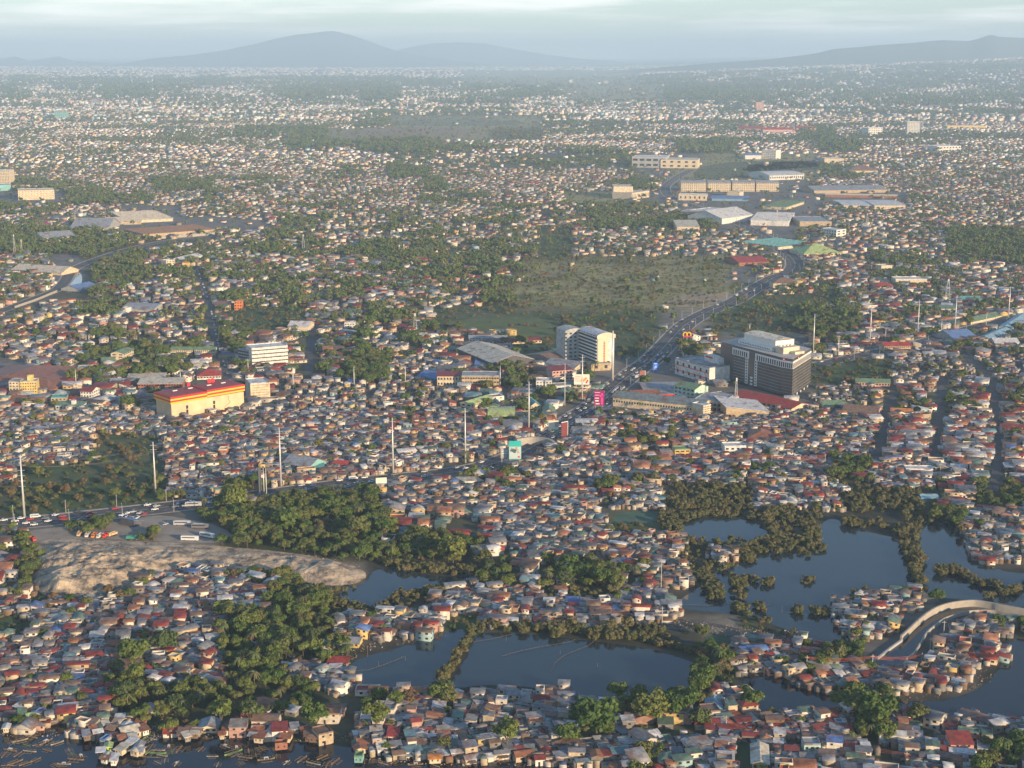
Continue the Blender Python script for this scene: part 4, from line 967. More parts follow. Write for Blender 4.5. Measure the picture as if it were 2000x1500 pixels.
# --- the long red and yellow striped mall
def striped_mall():
    a, b = G(336, 822), G(477, 797)
    w_ = (b - a).length; ang = math.atan2(b.y - a.y, b.x - a.x); d = 26
    n_ = Vector((-math.sin(ang), math.cos(ang), 0)); c = (a + b) / 2 + n_ * d / 2
    h = hgt(336, 822, 776)
    t = empty('striped_mall', c, ang); prop(t, 'long cream mall crowned with red and yellow stripes and a dark red roof', 'mall')
    FOOT.append((c.x, c.y, ang, w_ / 2 + 1, d / 2 + 1))
    mb = MB(); mb.box(-w_ / 2, w_ / 2, -d / 2, d / 2, 0, h * .72); put('wall', mb.mesh('mall_wall', mat('peach_cladding', (0.62, 0.46, 0.28), .75, 0, .18, .12)), t)
    z = h * .72
    # the crown steps in plan: left third taller and further out
    for k, (x0, x1, o, dz) in enumerate([(-w_ / 2 - 1.2, -w_ * .02, 1.4, 0.0), (-w_ * .02, w_ / 2 + .8, 0.9, 0.9)]):
        hh = (h - z) / 4
        for j, mm, nm in ((0, M_YEL, 'yellow_band'), (1, M_RED, 'red_band'), (2, M_YEL, 'yellow_band'), (3, M_RED, 'red_band')):
            mb = MB(); e_ = o + 0.06 * j
            mb.box(x0, x1, -d / 2 - e_, d / 2 + e_, z + dz + hh * j + .003 * j, z + dz + hh * (j + 1)); put(nm, mb.mesh(nm, mm), t)
        mb = MB(); mb.box(x0 + .6, x1 - .6, -d / 2 + .4, d / 2 - .4, h + dz, h + dz + .3)
        put('roof', mb.mesh('mall_roof', M_MAR), t)
    for x in (-w_ * .33, -w_ * .12, w_ * .14, w_ * .34):
        put('roof_vent', panel(M_WHT), t, (x, 2, h + 1.6), (0, 0, 0), (w_ * .06, 1.5, .6))
    for x, s_ in ((-w_ * .07, 1), (w_ * .22, 1.2), (w_ * .27, 1.2)):
        mb = MB(); n = 14
        mb.tube((0, -.5, 0), (0, .5, 0), 1.7 * s_, n=14)
        put('round_red_sign', mb.mesh('round_red_sign', M_RED), t, (x, d / 2 - 2, h + 2.9))
    for x in (-.29, .08):
        for z_ in (.3, .5): put('service_door', panel(M_DARK), t, (w_ * x, -d / 2 - .05, h * z_ * .9 + .5), (0, 0, 0), (2, .2, 3))
    # peeled patch of cladding, a thin jagged outline
    mb = MB(); P_ = [(w_ * .27, h * .66), (w_ * .29, h * .58), (w_ * .275, h * .5), (w_ * .3, h * .42), (w_ * .29, h * .32), (w_ * .25, h * .26), (w_ * .22, h * .18)]
    for i in range(len(P_) - 1):
        mb.tube((P_[i][0], -d / 2 - .02, P_[i][1]), (P_[i + 1][0], -d / 2 - .02, P_[i + 1][1]), .16, n=4)
    put('cladding_crack', mb.mesh('cladding_crack', M_DARK), t)
striped_mall()

# --- the black glass tower with a pale ribbed crown
def glass_tower():
    base = G(1549, 777)
    h = hgt(1549, 777, 706)
    A, B, C_, D_ = G(1408, 672, h), G(1525, 703, h), G(1549, 707, h), G(1585, 685, h)
    dirf = (A - B).normalized()
    back = D_ + dirf * (A - B).length * 0.92
    pts = [A, B, C_, D_, back]
    c = sum(pts, Vector()) / 5; c.z = 0
    t = empty('glass_tower', c, 0); prop(t, 'black glass office tower with a white ribbed crown and cream rooftop block', 'office tower')
    loc = [(p.x - c.x, p.y - c.y) for p in pts]
    FOOT.append((c.x, c.y, math.atan2(dirf.y, dirf.x), (A - B).length / 2 + 6, 24))
    zc = h * 0.80       # bottom of the crown
    mb = MB(); mb.prism(loc, h * .06, zc); put('glass_wall', mb.mesh('glass_wall', M_BGL), t)
    def inset(k): return [(x * k, y * k) for x, y in loc]
    mb = MB(); mb.prism(inset(.93), 0, h * .06); put('recessed_base', mb.mesh('recessed_base', M_DARK), t)
    mb = MB(); mb.prism(inset(1.0), zc, h); put('crown', mb.mesh('crown', M_WHT), t)
    mb = MB(); mb.prism(inset(.985), h, h + 2.2); put('parapet', mb.mesh('parapet', M_BGL), t)
    mb = MB(); mb.prism(inset(.955), h + 2.2, h + 2.3); put('roof', mb.mesh('roof_deck', M_GRW), t)
    def along(i, f0, f1, z0, z1, mm, nm, off=.1, th=.25):
        p, q = Vector((*loc[i], 0)), Vector((*loc[i + 1], 0)); d = (q - p); Lw = d.length; d.normalize(); nn = Vector((d.y, -d.x, 0))
        if nn.dot(p + q) < 0: nn = -nn
        m_ = p.lerp(q, (f0 + f1) / 2) + nn * off
        put(nm, panel(mm), t, (m_.x, m_.y, (z0 + z1) / 2), (0, 0, math.atan2(d.y, d.x)), (Lw * (f1 - f0), th, z1 - z0))
    # dark slots between the ribs of the crown
    for i, n in ((0, 28), (1, 6), (2, 18)):
        for k in range(n):
            f = (k + .5) / n
            if i == 0 and (f < .22 or .455 < f < .60): continue
            along(i, f - .24 / n, f + .24 / n, zc + .6, h - 1.5, M_DARK, 'crown_slot', .06)
    along(0, .0, .2, zc, h + .02, M_BGL, 'glass_corner', .08)
    along(0, .49, .585, 1, h + .03, M_BGL, 'entrance_shaft', .12)
    # punched white jambs beside the recessed shaft
    for f in (.455, .605):
        along(0, f - .022, f + .022, h * .08, zc, M_WHT, 'shaft_jamb', .10)
        for k in range(9): along(0, f - .01, f + .01, h * (.11 + k * .078), h * (.11 + k * .078) + 1.5, M_DARK, 'jamb_opening', .26, .12)
    for k in range(8):
        z = h * (.13 + k * .084)
        for i in (1, 2): along(i, .0, 1, z, z + .3, M_SPD, 'spandrel_band', .12)
        along(0, .23, .44, z, z + .22, M_GRW, 'spandrel_band', .1); along(0, .63, 1, z, z + .22, M_GRW, 'spandrel_band', .1)
    for k in range(3): along(0, .52, .56, h * (.08 + k * .09), h * (.08 + k * .09) + 1.8, M_WHT, 'shaft_window', .3)
    for k in range(5): along(2, .1 + k * .19, .13 + k * .19, 0, h * .075, M_WHT, 'base_column', -.4, .8)
    # rooftop blocks: big cream vaulted hall, lower plant deck with four dishes
    dv = Vector((dirf.x, dirf.y)); nv = Vector((-dv.y, dv.x))
    if nv.y < 0: nv = -nv
    ang = math.atan2(dv.y, dv.x) + math.pi
    W_ = (A - B).length
    mb = MB(); mb.box(-W_ * .40, W_ * .16, -12, 13, h + 2.3, h + 6.2); put('penthouse', mb.mesh('penthouse', M_WHT), t, (0, 0, 0), (0, 0, ang))
    for k in range(18): put('penthouse_window', panel(M_DARK), t, tuple(Vector((*(-dv * (-W_ * .36 + k * W_ * .028)), 0)) - Vector((*(nv * 12.05), 0)) + Vector((0, 0, h + 4))), (0, 0, ang), (1.0, .2, 1.1))
    mb = MB(); mb.box(-W_ * .33, W_ * .19, -10, 12, h + 6.2, h + 12.5); put('vaulted_hall', mb.mesh('vaulted_hall', M_WHT), t, (0, 0, 0), (0, 0, ang))
    put('hall_roof', roof_mesh('arch', W_ * .52, 22, h + 12.5, 1.8, (0.70, 0.64, 0.50), .4, 'hall_roof'), t, (-dv.x * (-W_ * .07) + nv.x, -dv.y * (-W_ * .07) + nv.y, 0), (0, 0, ang))
    mb = MB(); mb.box(W_ * .19, W_ * .32, -10, 9, h + 2.3, h + 8.0); put('plant_room', mb.mesh('plant_room', M_CRM), t, (0, 0, 0), (0, 0, ang))
    for k in range(4):
        mb = MB(); mb.tube((0, 0, 0), (0, 0, 1.5), 1.3, 1.3, 12)
        p = -dv * (W_ * .23) + nv * (-7 + k * 4.2)
        put('roof_tank', mb.mesh('roof_tank', M_WHT, True), t, (p.x, p.y, h + 7.5))
    mb = MB(); mb.box(W_ * .31, W_ * .40, -2, 9, h + 2.3, h + 4.6); put('stair_head', mb.mesh('stair_head', M_CRM), t, (0, 0, 0), (0, 0, ang))
    for i, f in ((1, .25), (2, .25)):
        p, q = Vector((*loc[i], 0)), Vector((*loc[i + 1], 0)); m_ = p.lerp(q, f); d = (q - p).normalized(); nn = Vector((d.y, -d.x, 0))
        if nn.dot(m_) < 0: nn = -nn
        mb = MB(); mb.tube((0, 0, 0), tuple(nn * .4), 1.25, 1.25, 16); put('round_emblem', mb.mesh('round_emblem', M_RED), t, (m_.x + nn.x * .05, m_.y + nn.y * .05, h + 1.1))
        mb = MB(); mb.tube((0, 0, 0), tuple(nn * .15), .7, .7, 16); put('emblem_disc', mb.mesh('emblem_disc', M_WHT), t, (m_.x + nn.x * .5, m_.y + nn.y * .5, h + 1.1))
glass_tower()

# --- the two arched-roof slabs
def arched_tower():
    h = hgt(1192, 722, 656)
    A = G(1170, 652, h); B = G(1197, 657, h)      # end wall facing the sun
    Lf = G(1133, 639, h)                            # far end of the long facade
    w_ = (B - A).length; d = (Lf - A).length
    ang = math.atan2(B.y - A.y, B.x - A.x)
    ax = (Lf - A).normalized(); ay = (B - A).normalized()
    c = (A + B) / 2 + ax * d / 2; c.z = 0
    w_ = max(w_, 12)
    rz = math.atan2(ax.y, ax.x) - math.pi / 2
    t = empty('arched_tower', c, rz); prop(t, 'grey and cream slab block with arched roofs and a red vertical sign', 'apartment tower')
    FOOT.append((c.x, c.y, rz, w_ / 2 + 12, d / 2 + 8))
    put('wall', wall_mesh('archx', w_, d, h, 2.2, WALLC['white']), t)
    put('roof', roof_mesh('archx', w_, d, h, 2.4, (0.55, 0.56, 0.58), .5), t)
    for k in range(9):
        z = 2.5 + (h - 4) * k / 9
        put('balcony_slab', panel(M_WHT), t, (-w_ / 2 - .5, 0, z), (0, 0, 0), (1.0, d * .96, .9))
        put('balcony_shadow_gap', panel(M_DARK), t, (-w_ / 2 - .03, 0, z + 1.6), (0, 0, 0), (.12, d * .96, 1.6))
    for k in range(8): put('top_window', panel(M_DARK), t, (-w_ / 2 - .05, -d * .45 + k * d * .125, h - .6), (0, 0, 0), (.2, d * .07, .9))
    # end wall: cream hood and buttresses, and the tall red sign
    put('end_cladding', panel(M_CRM), t, (-w_ * .18, -d / 2 - .25, h * .46), (0, 0, 0), (w_ * .6, .5, h * .92))
    mb = MB()
    n = 12; v = []
    for s_ in (0, 1):
        for i in range(n + 1):
            q = -1 + 2 * i / n; v.append((q * (w_ / 2 + .8), -d / 2 - 1.2 + s_ * 1.2, h + 2.4 * (1 - q * q) + .3))
        for i in range(n + 1):
            q = 1 - 2 * i / n; v.append((q * (w_ / 2 + .8), -d / 2 - 1.2 + s_ * 1.2, h - 3.2))
    k = 2 * n + 2
    mb.add(v, [tuple(range(k)), tuple(range(k, 2 * k))[::-1]] + [(i, (i + 1) % k, (i + 1) % k + k, i + k) for i in range(k)])
    put('arched_hood', mb.mesh('arched_hood', M_CRM), t)
    put('vertical_sign', panel(mat('salmon_board', (0.60, 0.25, 0.16), .6)), t, (-w_ * .10, -d / 2 - .65, h * .42), (0, 0, 0), (1.6, .25, h * .80))
    for i in range(10): put('sign_letter', panel(M_RED), t, (-w_ * .10, -d / 2 - .82, h * (.07 + i * .077)), (0, R(45 * (i % 2)), 0), (.9, .1, .9 + .3 * (i % 3)))
    # rear block, further left
    put('rear_wing', wall_mesh('archx', w_ * 1.1, d * .5, h * .98, 2, (0.40, 0.41, 0.40), 'rear_wing'), t, (-w_ * .75, d * .72, 0))
    put('rear_roof', roof_mesh('archx', w_ * 1.1, d * .5, h * .98, 2.2, (0.36, 0.40, 0.36), .4, 'rear_roof'), t, (-w_ * .75, d * .72, 0))
    for i in range(4):
        for k in range(8): put('rear_window', panel(M_GLASS), t, (-w_ * 1.27 + i * w_ * .28, d * .47 - .06, 3 + k * h * .115), (0, 0, 0), (w_ * .13, .15, 1.6))
    # open scaffolded frame on the right
    mb = MB()
    for x in (0, 3.5, 7):
        for y in (0, 5): mb.box(x - .2, x + .2, y - .2, y + .2, 0, h * .82)
    for k in range(9):
        z = h * .09 * (k + 1); mb.box(-.2, 7.2, -.15, .1, z, z + .3); mb.box(-.2, 7.2, 4.9, 5.1, z, z + .3)
    put('open_frame', mb.mesh('open_frame', M_GRW), t, (w_ / 2 + 1, d * .1, 0))
    put('right_annex', wall_mesh('flat', 6, 10, h * .66, 1, WALLC['grey'], 'right_annex'), t, (w_ / 2 + 11, d * .25, 0))
arched_tower()

# --- white shop with red bands beside the road
def red_white_store():
    t, w_, h = bldg('red_banded_store', 'white store with red bands and a red corner fin', 'store', (1318, 730), (1385, 750), 30, 30, kind='flat', rc='grey', wc='white', cols=6, floors=2, frac=.3)
    put('cream_upper_wall', wall_mesh('flat', w_ * .42, 10, h + 6, 1, WALLC['white'], 'cream_upper_wall'), t, (w_ * .12, 8, 0))
    put('red_sign', panel(M_RED), t, (w_ * .06, 2.8, h + 5), (0, 0, 0), (w_ * .2, .3, 1.6))
    for z_ in (.32, .66): put('red_band', panel(M_RED), t, (0, -15.1, h * z_), (0, 0, 0), (w_ * .98, .2, .7))
    e = G(1384, 747); g = G(1407, 741)
    t2, w2, h2 = bldg('parking_deck', 'white parking deck with dark slots between its floors and a red fin', 'parking deck', (1384, 745), (1405, 740), 30, 28, kind='flat', rc='grey', wc='white', cols=1, floors=4, frac=.95, hf=.28)
    put('red_fin', panel(M_RED), t2, (w2 / 2 - .6, -14.3, h2 * .62), (0, 0, 0), (2.2, .6, h2 * .7))
red_white_store()

# --- billboards and signs: posts, panel, printed face built as coloured fields
def billboard(label, x, yt, yb, wpx, ybase, cols, group=None, az=0, slabs=()):
    g = G(x, ybase)
    h1 = hgt(x, ybase, yt); h0 = hgt(x, ybase, yb)
    d = math.hypot(g.x, g.y); wd = wpx * math.hypot(d, H) / F
    t = empty('billboard', g, az + math.atan2(-g.x, g.y) * 1.0); prop(t, label, 'billboard', group)
    put('board', panel(mat('board_' + cols[0], cols[1], .6)), t, (0, 0, (h0 + h1) / 2), (0, 0, 0), (wd, .5, h1 - h0))
    mb = MB()
    for xx in (-wd * .35, wd * .35): mb.box(xx - .25, xx + .25, .3, .8, 0, h0 + 1)
    mb.box(-wd / 2, wd / 2, -.5, -.3, h0 - .5, h0 - .3)
    put('post_frame', mb.mesh('post_frame', M_GRW), t)
    for nm, cx, cz, sw, sh, c_, rot in slabs:
        put(nm, panel(mat('print_' + c_[0], c_[1], .6)), t, (wd * cx, -.30, h0 + (h1 - h0) * cz), (0, R(rot), 0), (wd * sw, .1, (h1 - h0) * sh))
W3 = ('white', (0.75, 0.74, 0.72)); P3 = ('pink', (0.72, 0.05, 0.32)); Rr = ('red', (0.65, 0.04, 0.04)); Te = ('teal', (0.03, 0.42, 0.40)); Bl = ('blue', (0.04, 0.16, 0.60)); Gr = ('grey', (0.3, 0.32, 0.33)); Or = ('orange', (0.75, 0.3, 0.05))
Mg = ('magenta_light', (0.8, 0.3, 0.5))
billboard('magenta billboard with white lines of text and a pink standing figure', 1170, 763, 792, 20, 800, ('magenta', (0.25, 0.02, 0.10)), slabs=[('text_line', -.18, .88, .5, .05, Mg, 0), ('text_line', -.2, .70, .45, .05, Mg, 0), ('text_line', -.22, .5, .4, .05, W3, 0), ('text_line', -.22, .32, .35, .08, W3, 0), ('text_line', -.15, .12, .4, .06, W3, 0), ('printed_figure', .28, .45, .18, .75, P3, 0), ('printed_figure', .2, .62, .32, .12, P3, 20)])
billboard('wide white billboard with orange rings over a yellow frame', 1136, 731, 751, 30, 764, ('white', (0.70, 0.66, 0.58)), slabs=[('text_line', -.25, .75, .35, .07, Gr, 0), ('text_line', -.28, .55, .3, .07, Or, 0), ('text_line', -.25, .35, .35, .07, Gr, 0), ('printed_ring', .2, .5, .14, .5, Or, 45), ('printed_ring', .34, .3, .1, .35, Rr, 30), ('printed_ring', .02, .5, .1, .4, Or, 20)])
billboard('upright blue sign with pale lettering beside the road', 1280, 708, 724, 10, 727, ('blue', (0.03, 0.18, 0.72)), slabs=[('text_line', 0, .85, .5, .08, W3, 0), ('text_line', .05, .55, .3, .1, W3, 0), ('text_line', 0, .35, .6, .07, W3, 0), ('text_line', 0, .15, .5, .07, W3, 0)])
billboard('dark brown-red billboard seen from the shaded side near the blue sign', 1254, 724, 748, 12, 752, ('brown', (0.22, 0.09, 0.07)), az=.5, slabs=[('white_edge', .52, .4, .05, 1.2, W3, 0)])
billboard('tall teal billboard with a red shrimp-like curl on a pale swirl', 1006, 861, 897, 24, 908, ('teal', (0.03, 0.40, 0.38)), slabs=[('pale_field', 0, .36, .96, .66, ('pale', (0.42, 0.52, 0.50)), 0), ('dark_swirl', -.15, .48, .5, .2, ('dark_swirl', (0.08, 0.12, 0.12)), 25), ('red_curl', .12, .52, .36, .12, Rr, 38), ('red_curl', .24, .38, .2, .12, Rr, -40), ('orange_patch', .1, .62, .16, .1, Or, 30), ('red_seal', .3, .14, .18, .1, Rr, 0)])
billboard('faded white billboard panel left of the tall teal one', 986, 875, 894, 16, 905, ('faded', (0.36, 0.36, 0.35)), slabs=[('text_line', 0, .7, .8, .06, W3, 0), ('text_line', 0, .45, .7, .06, W3, 0)])
billboard('square cream billboard with green foot beside the dark street', 1081, 821, 841, 20, 852, ('cream', (0.68, 0.62, 0.48)), slabs=[('grey_field', .3, .6, .38, .5, Gr, 0), ('green_foot', .15, .08, .68, .14, ('leafgreen', (0.1, 0.4, 0.25)), 0)])
billboard('dark red billboard turned away with one bright white edge', 1102, 824, 852, 16, 858, ('dark_red', (0.16, 0.04, 0.04)), az=.7, slabs=[('white_edge', .52, .5, .05, 1.05, W3, 0), ('white_edge', 0, 1.0, 1.0, .04, W3, 0)])
billboard('blank cream panel standing above the highway-side trees', 745, 933, 950, 21, 958, ('cream', (0.68, 0.62, 0.48)), az=.1, slabs=[('green_corner', -.3, .12, .2, .2, ('leafgreen', (0.1, 0.4, 0.25)), 0)])
billboard('tall narrow dark billboard beside the twin poles at the highway', 508, 912, 962, 9, 968, ('charcoal', (0.10, 0.11, 0.12)), az=.9)
# golden double-arch sign on its mast
def arch_sign():
    g = G(1341, 683); t = empty('double_arch_sign', g); prop(t, 'yellow double-arch sign on a red base on a mast by the road', 'sign')
    hb, ht = hgt(1341, 683, 656), hgt(1341, 683, 649)
    mb = MB(); mb.tube((0, 0, 0), (0, 0, hb), .4, .3, 8); put('mast', mb.mesh('mast', M_GRW), t)
    mb = MB()
    wd = 4.0; hh = max(ht - hb, 3.4)
    for s in (-1, 1):
        P_ = [(s * wd / 2 - wd / 2 * math.cos(math.pi * i / 10) , hh * math.sin(math.pi * i / 10) ** .7) for i in range(11)]
        for i in range(10): mb.tube((P_[i][0], 0, hb + P_[i][1]), (P_[i + 1][0], 0, hb + P_[i + 1][1]), .75, .75, 6)
    put('yellow_arches', mb.mesh('yellow_arches', M_YEL), t)
    put('red_base', panel(M_RED), t, (0, 0, hb - .5), (0, 0, 0), (wd * 2.2, .8, 1.2))
arch_sign()

# --- poles
def steel_pole(x, yb, yt, r, arms, label, group, nm='power_pole'):
    g = G(x, yb); h = hgt(x, yb, yt)
    t = empty(nm, g); prop(t, label, 'power pole', group)
    mb = MB(); mb.tube((0, 0, 0), (0, 0, h), r, r * .42, 10); put('shaft', mb.mesh('shaft', M_STEEL, True), t)
    for k in range(arms):
        z = h * (.93 - k * .085)
        mb = MB(); mb.tube((-2.4, 0, z + .2), (2.4, 0, z + .2), .13, .13, 5); put('cross_arm', mb.mesh('cross_arm', M_STEEL), t)
    return Vector((g.x, g.y, h))
TP = [(48, 1011, 890, .85, 6, 'at the left edge of the highway'), (304, 964, 863, .75, 2, 'by the scrub field'), (549, 950, 835, .75, 3, 'behind the twin billboard posts'), (768, 928, 816, .75, 1, 'left of centre beside the highway'),
      (909, 904, 797, .75, 1, 'near the green-roofed school'), (1033, 843, 745, .75, 4, 'at the school corner'), (1137, 783, 692, .75, 3, 'at the junction by the magenta billboard'), (1103, 792, 710, .5, 0, 'just left of the junction'),
      (1196, 743, 646, 1.5, 0, 'thickest one, in front of the arched-roof tower'), (1588, 694, 613, .75, 0, 'right behind the black glass tower'), (1699, 668, 598, .75, 0, 'first beyond the black glass tower'), (1792, 655, 585, .7, 2, 'above the beige school'),
      (1865, 642, 577, .7, 1, 'above the blue terminal roof'), (1969, 627, 560, .7, 0, 'at the far right'), (1926, 637, 610, .4, 0, 'short, between two tall ones at right'), (1838, 655, 624, .45, 0, 'short, beside the right-hand avenue'), (1729, 668, 641, .45, 0, 'short, left of the beige school'), (1637, 694, 655, .5, 1, 'short, right of the black tower'),
      (573, 760, 718, .5, 0, 'right of the cream cube store'), (692, 760, 716, .5, 0, 'among houses left of centre'), (792, 752, 716, .45, 1, 'left of the blue warehouse'), (977, 758, 714, .5, 0, 'at the end of the long cream building'), (149, 756, 722, .45, 0, 'right of the public market'), (353, 752, 720, .45, 0, 'over the arcade school'),
      (516, 970, 914, .45, 0, 'left one of a close pair'), (521, 975, 914, .45, 0, 'right one of a close pair'), (1464, 648, 632, .5, 1, 'far one behind the black tower roof'), (485, 730, 700, .35, 2, 'dark one beside the town street')]
TOPS = {}
for i, (x, yb, yt, r, a_, wh) in enumerate(TP):
    TOPS[i] = steel_pole(x, yb, yt, r, a_, 'tall pale steel power pole ' + wh, 'steel power poles')
def lattice(x, yb, yt, wb, label, painted=False):
    g = G(x, yb); h = hgt(x, yb, yt); t = empty('lattice_tower', g); prop(t, label, 'lattice tower', 'lattice masts')
    mb = MB(); n = 7
    for sx in (-1, 1):
        for sy in (-1, 1): mb.tube((sx * wb, sy * wb, 0), (sx * wb * .25, sy * wb * .25, h), .16, .12, 4)
    put('legs', mb.mesh('legs', M_STEEL), t)
    mb = MB()
    for k in range(n):
        z0, z1 = h * k / n, h * (k + 1) / n; a, b = wb * (1 - .75 * k / n), wb * (1 - .75 * (k + 1) / n)
        for (ax_, ay_), (bx, by) in (((-1, -1), (1, -1)), ((1, -1), (1, 1)), ((1, 1), (-1, 1)), ((-1, 1), (-1, -1))):
            mb.tube((ax_ * a, ay_ * a, z0), (bx * b, by * b, z1), .08, .08, 3)
    put('bracing', mb.mesh('bracing', M_STEEL), t)
    mb = MB()
    for k in range(3): mb.tube((math.cos(k * 2.1) * wb * .3, math.sin(k * 2.1) * wb * .3, h - 3), (math.cos(k * 2.1) * wb * .3, math.sin(k * 2.1) * wb * .3, h), .35, .35, 6)
    put('antennas', mb.mesh('antennas', M_WHT), t)
for q in [(593, 491, 458, 2.2, 'slim lattice mast in the upper left trees'), (811, 648, 612, 2.2, 'lattice mast among houses left of the clearing'), (780, 498, 478, 1.5, 'left of two short pale masts above the grove'), (789, 498, 477, 1.5, 'right of two short pale masts above the grove'),
          (1437, 790, 738, 1.3, 'lattice mast on the block in front of the black tower'), (1850, 590, 545, 3.0, 'broad lattice pylon at upper right'), (1693, 443, 417, 2.5, 'lattice pylon beyond the flat warehouses'), (1517, 442, 410, 1.6, 'lattice mast in front of the ribbed factory'), (29, 500, 458, 1.6, 'mast in the trees at the left edge'), (43, 498, 468, 1.4, 'second mast in the trees at the left edge')]:
    lattice(*q)

# power lines between the tall poles
M_WIRE = mat('aluminium_wire', (0.35, 0.34, 0.33), .5, .3)
M_OWIRE = mat('orange_cable', (0.55, 0.14, 0.06), .7)
def cable(mb, a, b, sag, r, n=10):
    P_ = [a.lerp(b, i / n) - Vector((0, 0, sag * 4 * (i / n) * (1 - i / n))) for i in range(n + 1)]
    for i in range(n): mb.tube(P_[i], P_[i + 1], r, r, 3)
chain = [0, 1, 2, 3, 4, 5, 6]
for i in range(len(chain) - 1):
    mb = MB()
    for k, (dx, dz_) in enumerate(((-2, -3), (2, -3), (-2, -7), (2, -7))):
        cable(mb, TOPS[chain[i]] + Vector((dx, 0, dz_)), TOPS[chain[i + 1]] + Vector((dx, 0, dz_)), 4, .045)
    o = put('power_line', mb.mesh('power_line', M_WIRE)); prop(o, ['wires from the leftmost pole to the one by the scrub field', 'wires over the scrub field to the pole behind the twin posts', 'wires between the third and fourth tall poles from the left', 'wires between the two poles left of the school', 'wires reaching the pole at the school corner', 'wires from the school corner pole to the junction pole'][i], 'power line', 'overhead power lines')

def util_pole(x, yb, yt, wh):
    g = G(x, yb); h = hgt(x, yb, yt) if yt else 9.5
    t = empty('utility_pole', g); prop(t, 'pale concrete utility pole ' + wh, 'utility pole', 'concrete utility poles')
    mb = MB(); mb.tube((0, 0, 0), (0, 0, h), .24, .15, 6); put('shaft', mb.mesh('shaft', M_CONC), t)
    mb = MB(); mb.box(-1.1, 1.1, -.08, .08, h - 1.1, h - .9); put('cross_arm', mb.mesh('cross_arm', M_CONC), t)
    return Vector((g.x, g.y, h))
UP = {}
for k, q in {'a': (1575, 1312, 1280, 'at the left end of the sagging orange cable'), 'b': (1703, 1314, 1278, 'at the canal mouth'), 'c': (1800, 1296, 1275, 'on the peninsula beside the canal wall'), 'd': (1843, 1240, 1212, 'inside the river bend'), 'e': (1848, 1282, 1262, 'among the peninsula roofs'), 'f': (1817, 1268, 1246, 'between canal wall and red roofs'), 'g': (1984, 1218, 1200, 'at the right edge by the canal'),
               'h': (1414, 1292, 1266, 'beside the narrow path right of the long pond'), 'i': (1415, 1348, 1332, 'at the corner of the long pond'), 'j': (1414, 1384, 1362, 'left of the small brown house by the pond'), 'k': (1418, 1426, 1398, 'with many insulators near the bottom right lane'), 'l': (1293, 1221, 1184, 'in the waterfront row above the long pond'), 'm': (1291, 1156, 1092, 'in the dense lane above the lake shore'),
               'n': (1476, 1442, 1424, 'along the orange cables near the chapel'), 'o': (1516, 1444, 1418, 'beside the unpainted house right of the chapel'), 'p': (1616, 1446, 1430, 'right of the mint house'), 'q': (1770, 1490, 1468, 'in the bottom right corner'), 'r': (1824, 1494, 1478, 'at the bottom edge, far right'),
               's': (1131, 888, 868, 'at the start of the red cable bundle'), 't': (1122, 892, 872, 'next to the red cable bundle'), 'u': (1153, 868, 846, 'where the red cables climb'), 'v': (1507, 912, 888, 'over the shanty roofs at centre right'), 'w': (1611, 912, 886, 'near the orange brick house'), 'x': (1836, 928, 905, 'above the dark trees at right'), 'y': (1963, 948, 922, 'near the right edge above the mangroves'), 'z': (1885, 935, 915, 'beside the street in the right quarter')}.items():
    UP[k] = util_pole(*q)
for (a, b, lab, n_) in [('a', 'b', 'sagging orange cable over the water left of the canal', 3), ('b', 'c', 'orange cable crossing the canal mouth', 3), ('c', 'e', 'orange cable running over peninsula roofs', 2), ('k', 'n', 'red cable bundle from the insulator pole', 5), ('n', 'o', 'red cable bundle between the two poles near the chapel', 4), ('o', 'p', 'red cables passing behind the mint house', 4), ('p', 'q', 'red cables descending to the bottom right corner', 3), ('q', 'r', 'short red cable at the bottom right edge', 3), ('t', 'u', 'thick red cable bundle above the central shanties', 5), ('v', 'w', 'long red cable bundle across the shanty roofs', 5), ('s', 'v', 'red cable bundle left of the white flat-roofed house', 4)]:
    mb = MB()
    for j in range(n_): cable(mb, UP[a] + Vector((0, 0, -.8 - j * .45)), UP[b] + Vector((0, 0, -.8 - j * .45)), 1.2 + .3 * j, .10)
    o = put('cable_bundle', mb.mesh('cable_bundle', M_OWIRE)); prop(o, lab, 'cable', 'orange cable bundles')

# --- concrete canal walls
def quay(name, label, pts, h, th, mm=None):
    P_ = dens(pts, 5); mb = MB()
    for i in range(len(P_) - 1):
        a, b = P_[i], P_[i + 1]; d = (b - a); d.normalize(); nn = Vector((-d.y, d.x, 0)) * th
        v = [a, b, b + nn, a + nn]; v = [Vector((p.x, p.y, -.2)) for p in v] + [Vector((p.x, p.y, h)) for p in v]
        mb.add(v, [(4, 5, 6, 7), (0, 1, 5, 4), (2, 3, 7, 6), (0, 4, 7, 3), (1, 2, 6, 5)])
    o = put(name, mb.mesh(name, mm or mat('tan_concrete', (0.36, 0.33, 0.28), .9, 0, .15, .3))); prop(o, label, 'canal wall', 'canal walls')
quay('canal_wall', 'tall pale concrete wall along the outer side of the curving canal', [(1761, 1255), (1777, 1240), (1796, 1222), (1815, 1207), (1833, 1197), (1855, 1190), (1881, 1186), (1905, 1185), (1932, 1189), (1959, 1195), (2060, 1212)], 3.8, 1.0)
quay('canal_wall', 'pale concrete wall along the inner side of the curving canal', [(1771, 1293), (1788, 1280), (1799, 1262), (1812, 1241), (1828, 1227), (1844, 1215), (1860, 1209), (1884, 1202), (1905, 1199), (1937, 1199), (1967, 1205), (2060, 1224)], 2.2, .7)
quay('canal_wall', 'low dark quay at the left side of the canal mouth', [(1706, 1294), (1722, 1284), (1740, 1270), (1761, 1255)], 1.4, 1.0, M_GRW)
quay('river_embankment', 'long cream retaining wall above the riverside road', [(200, 472), (260, 470), (320, 466), (380, 462), (420, 458)], 4, 1.0)
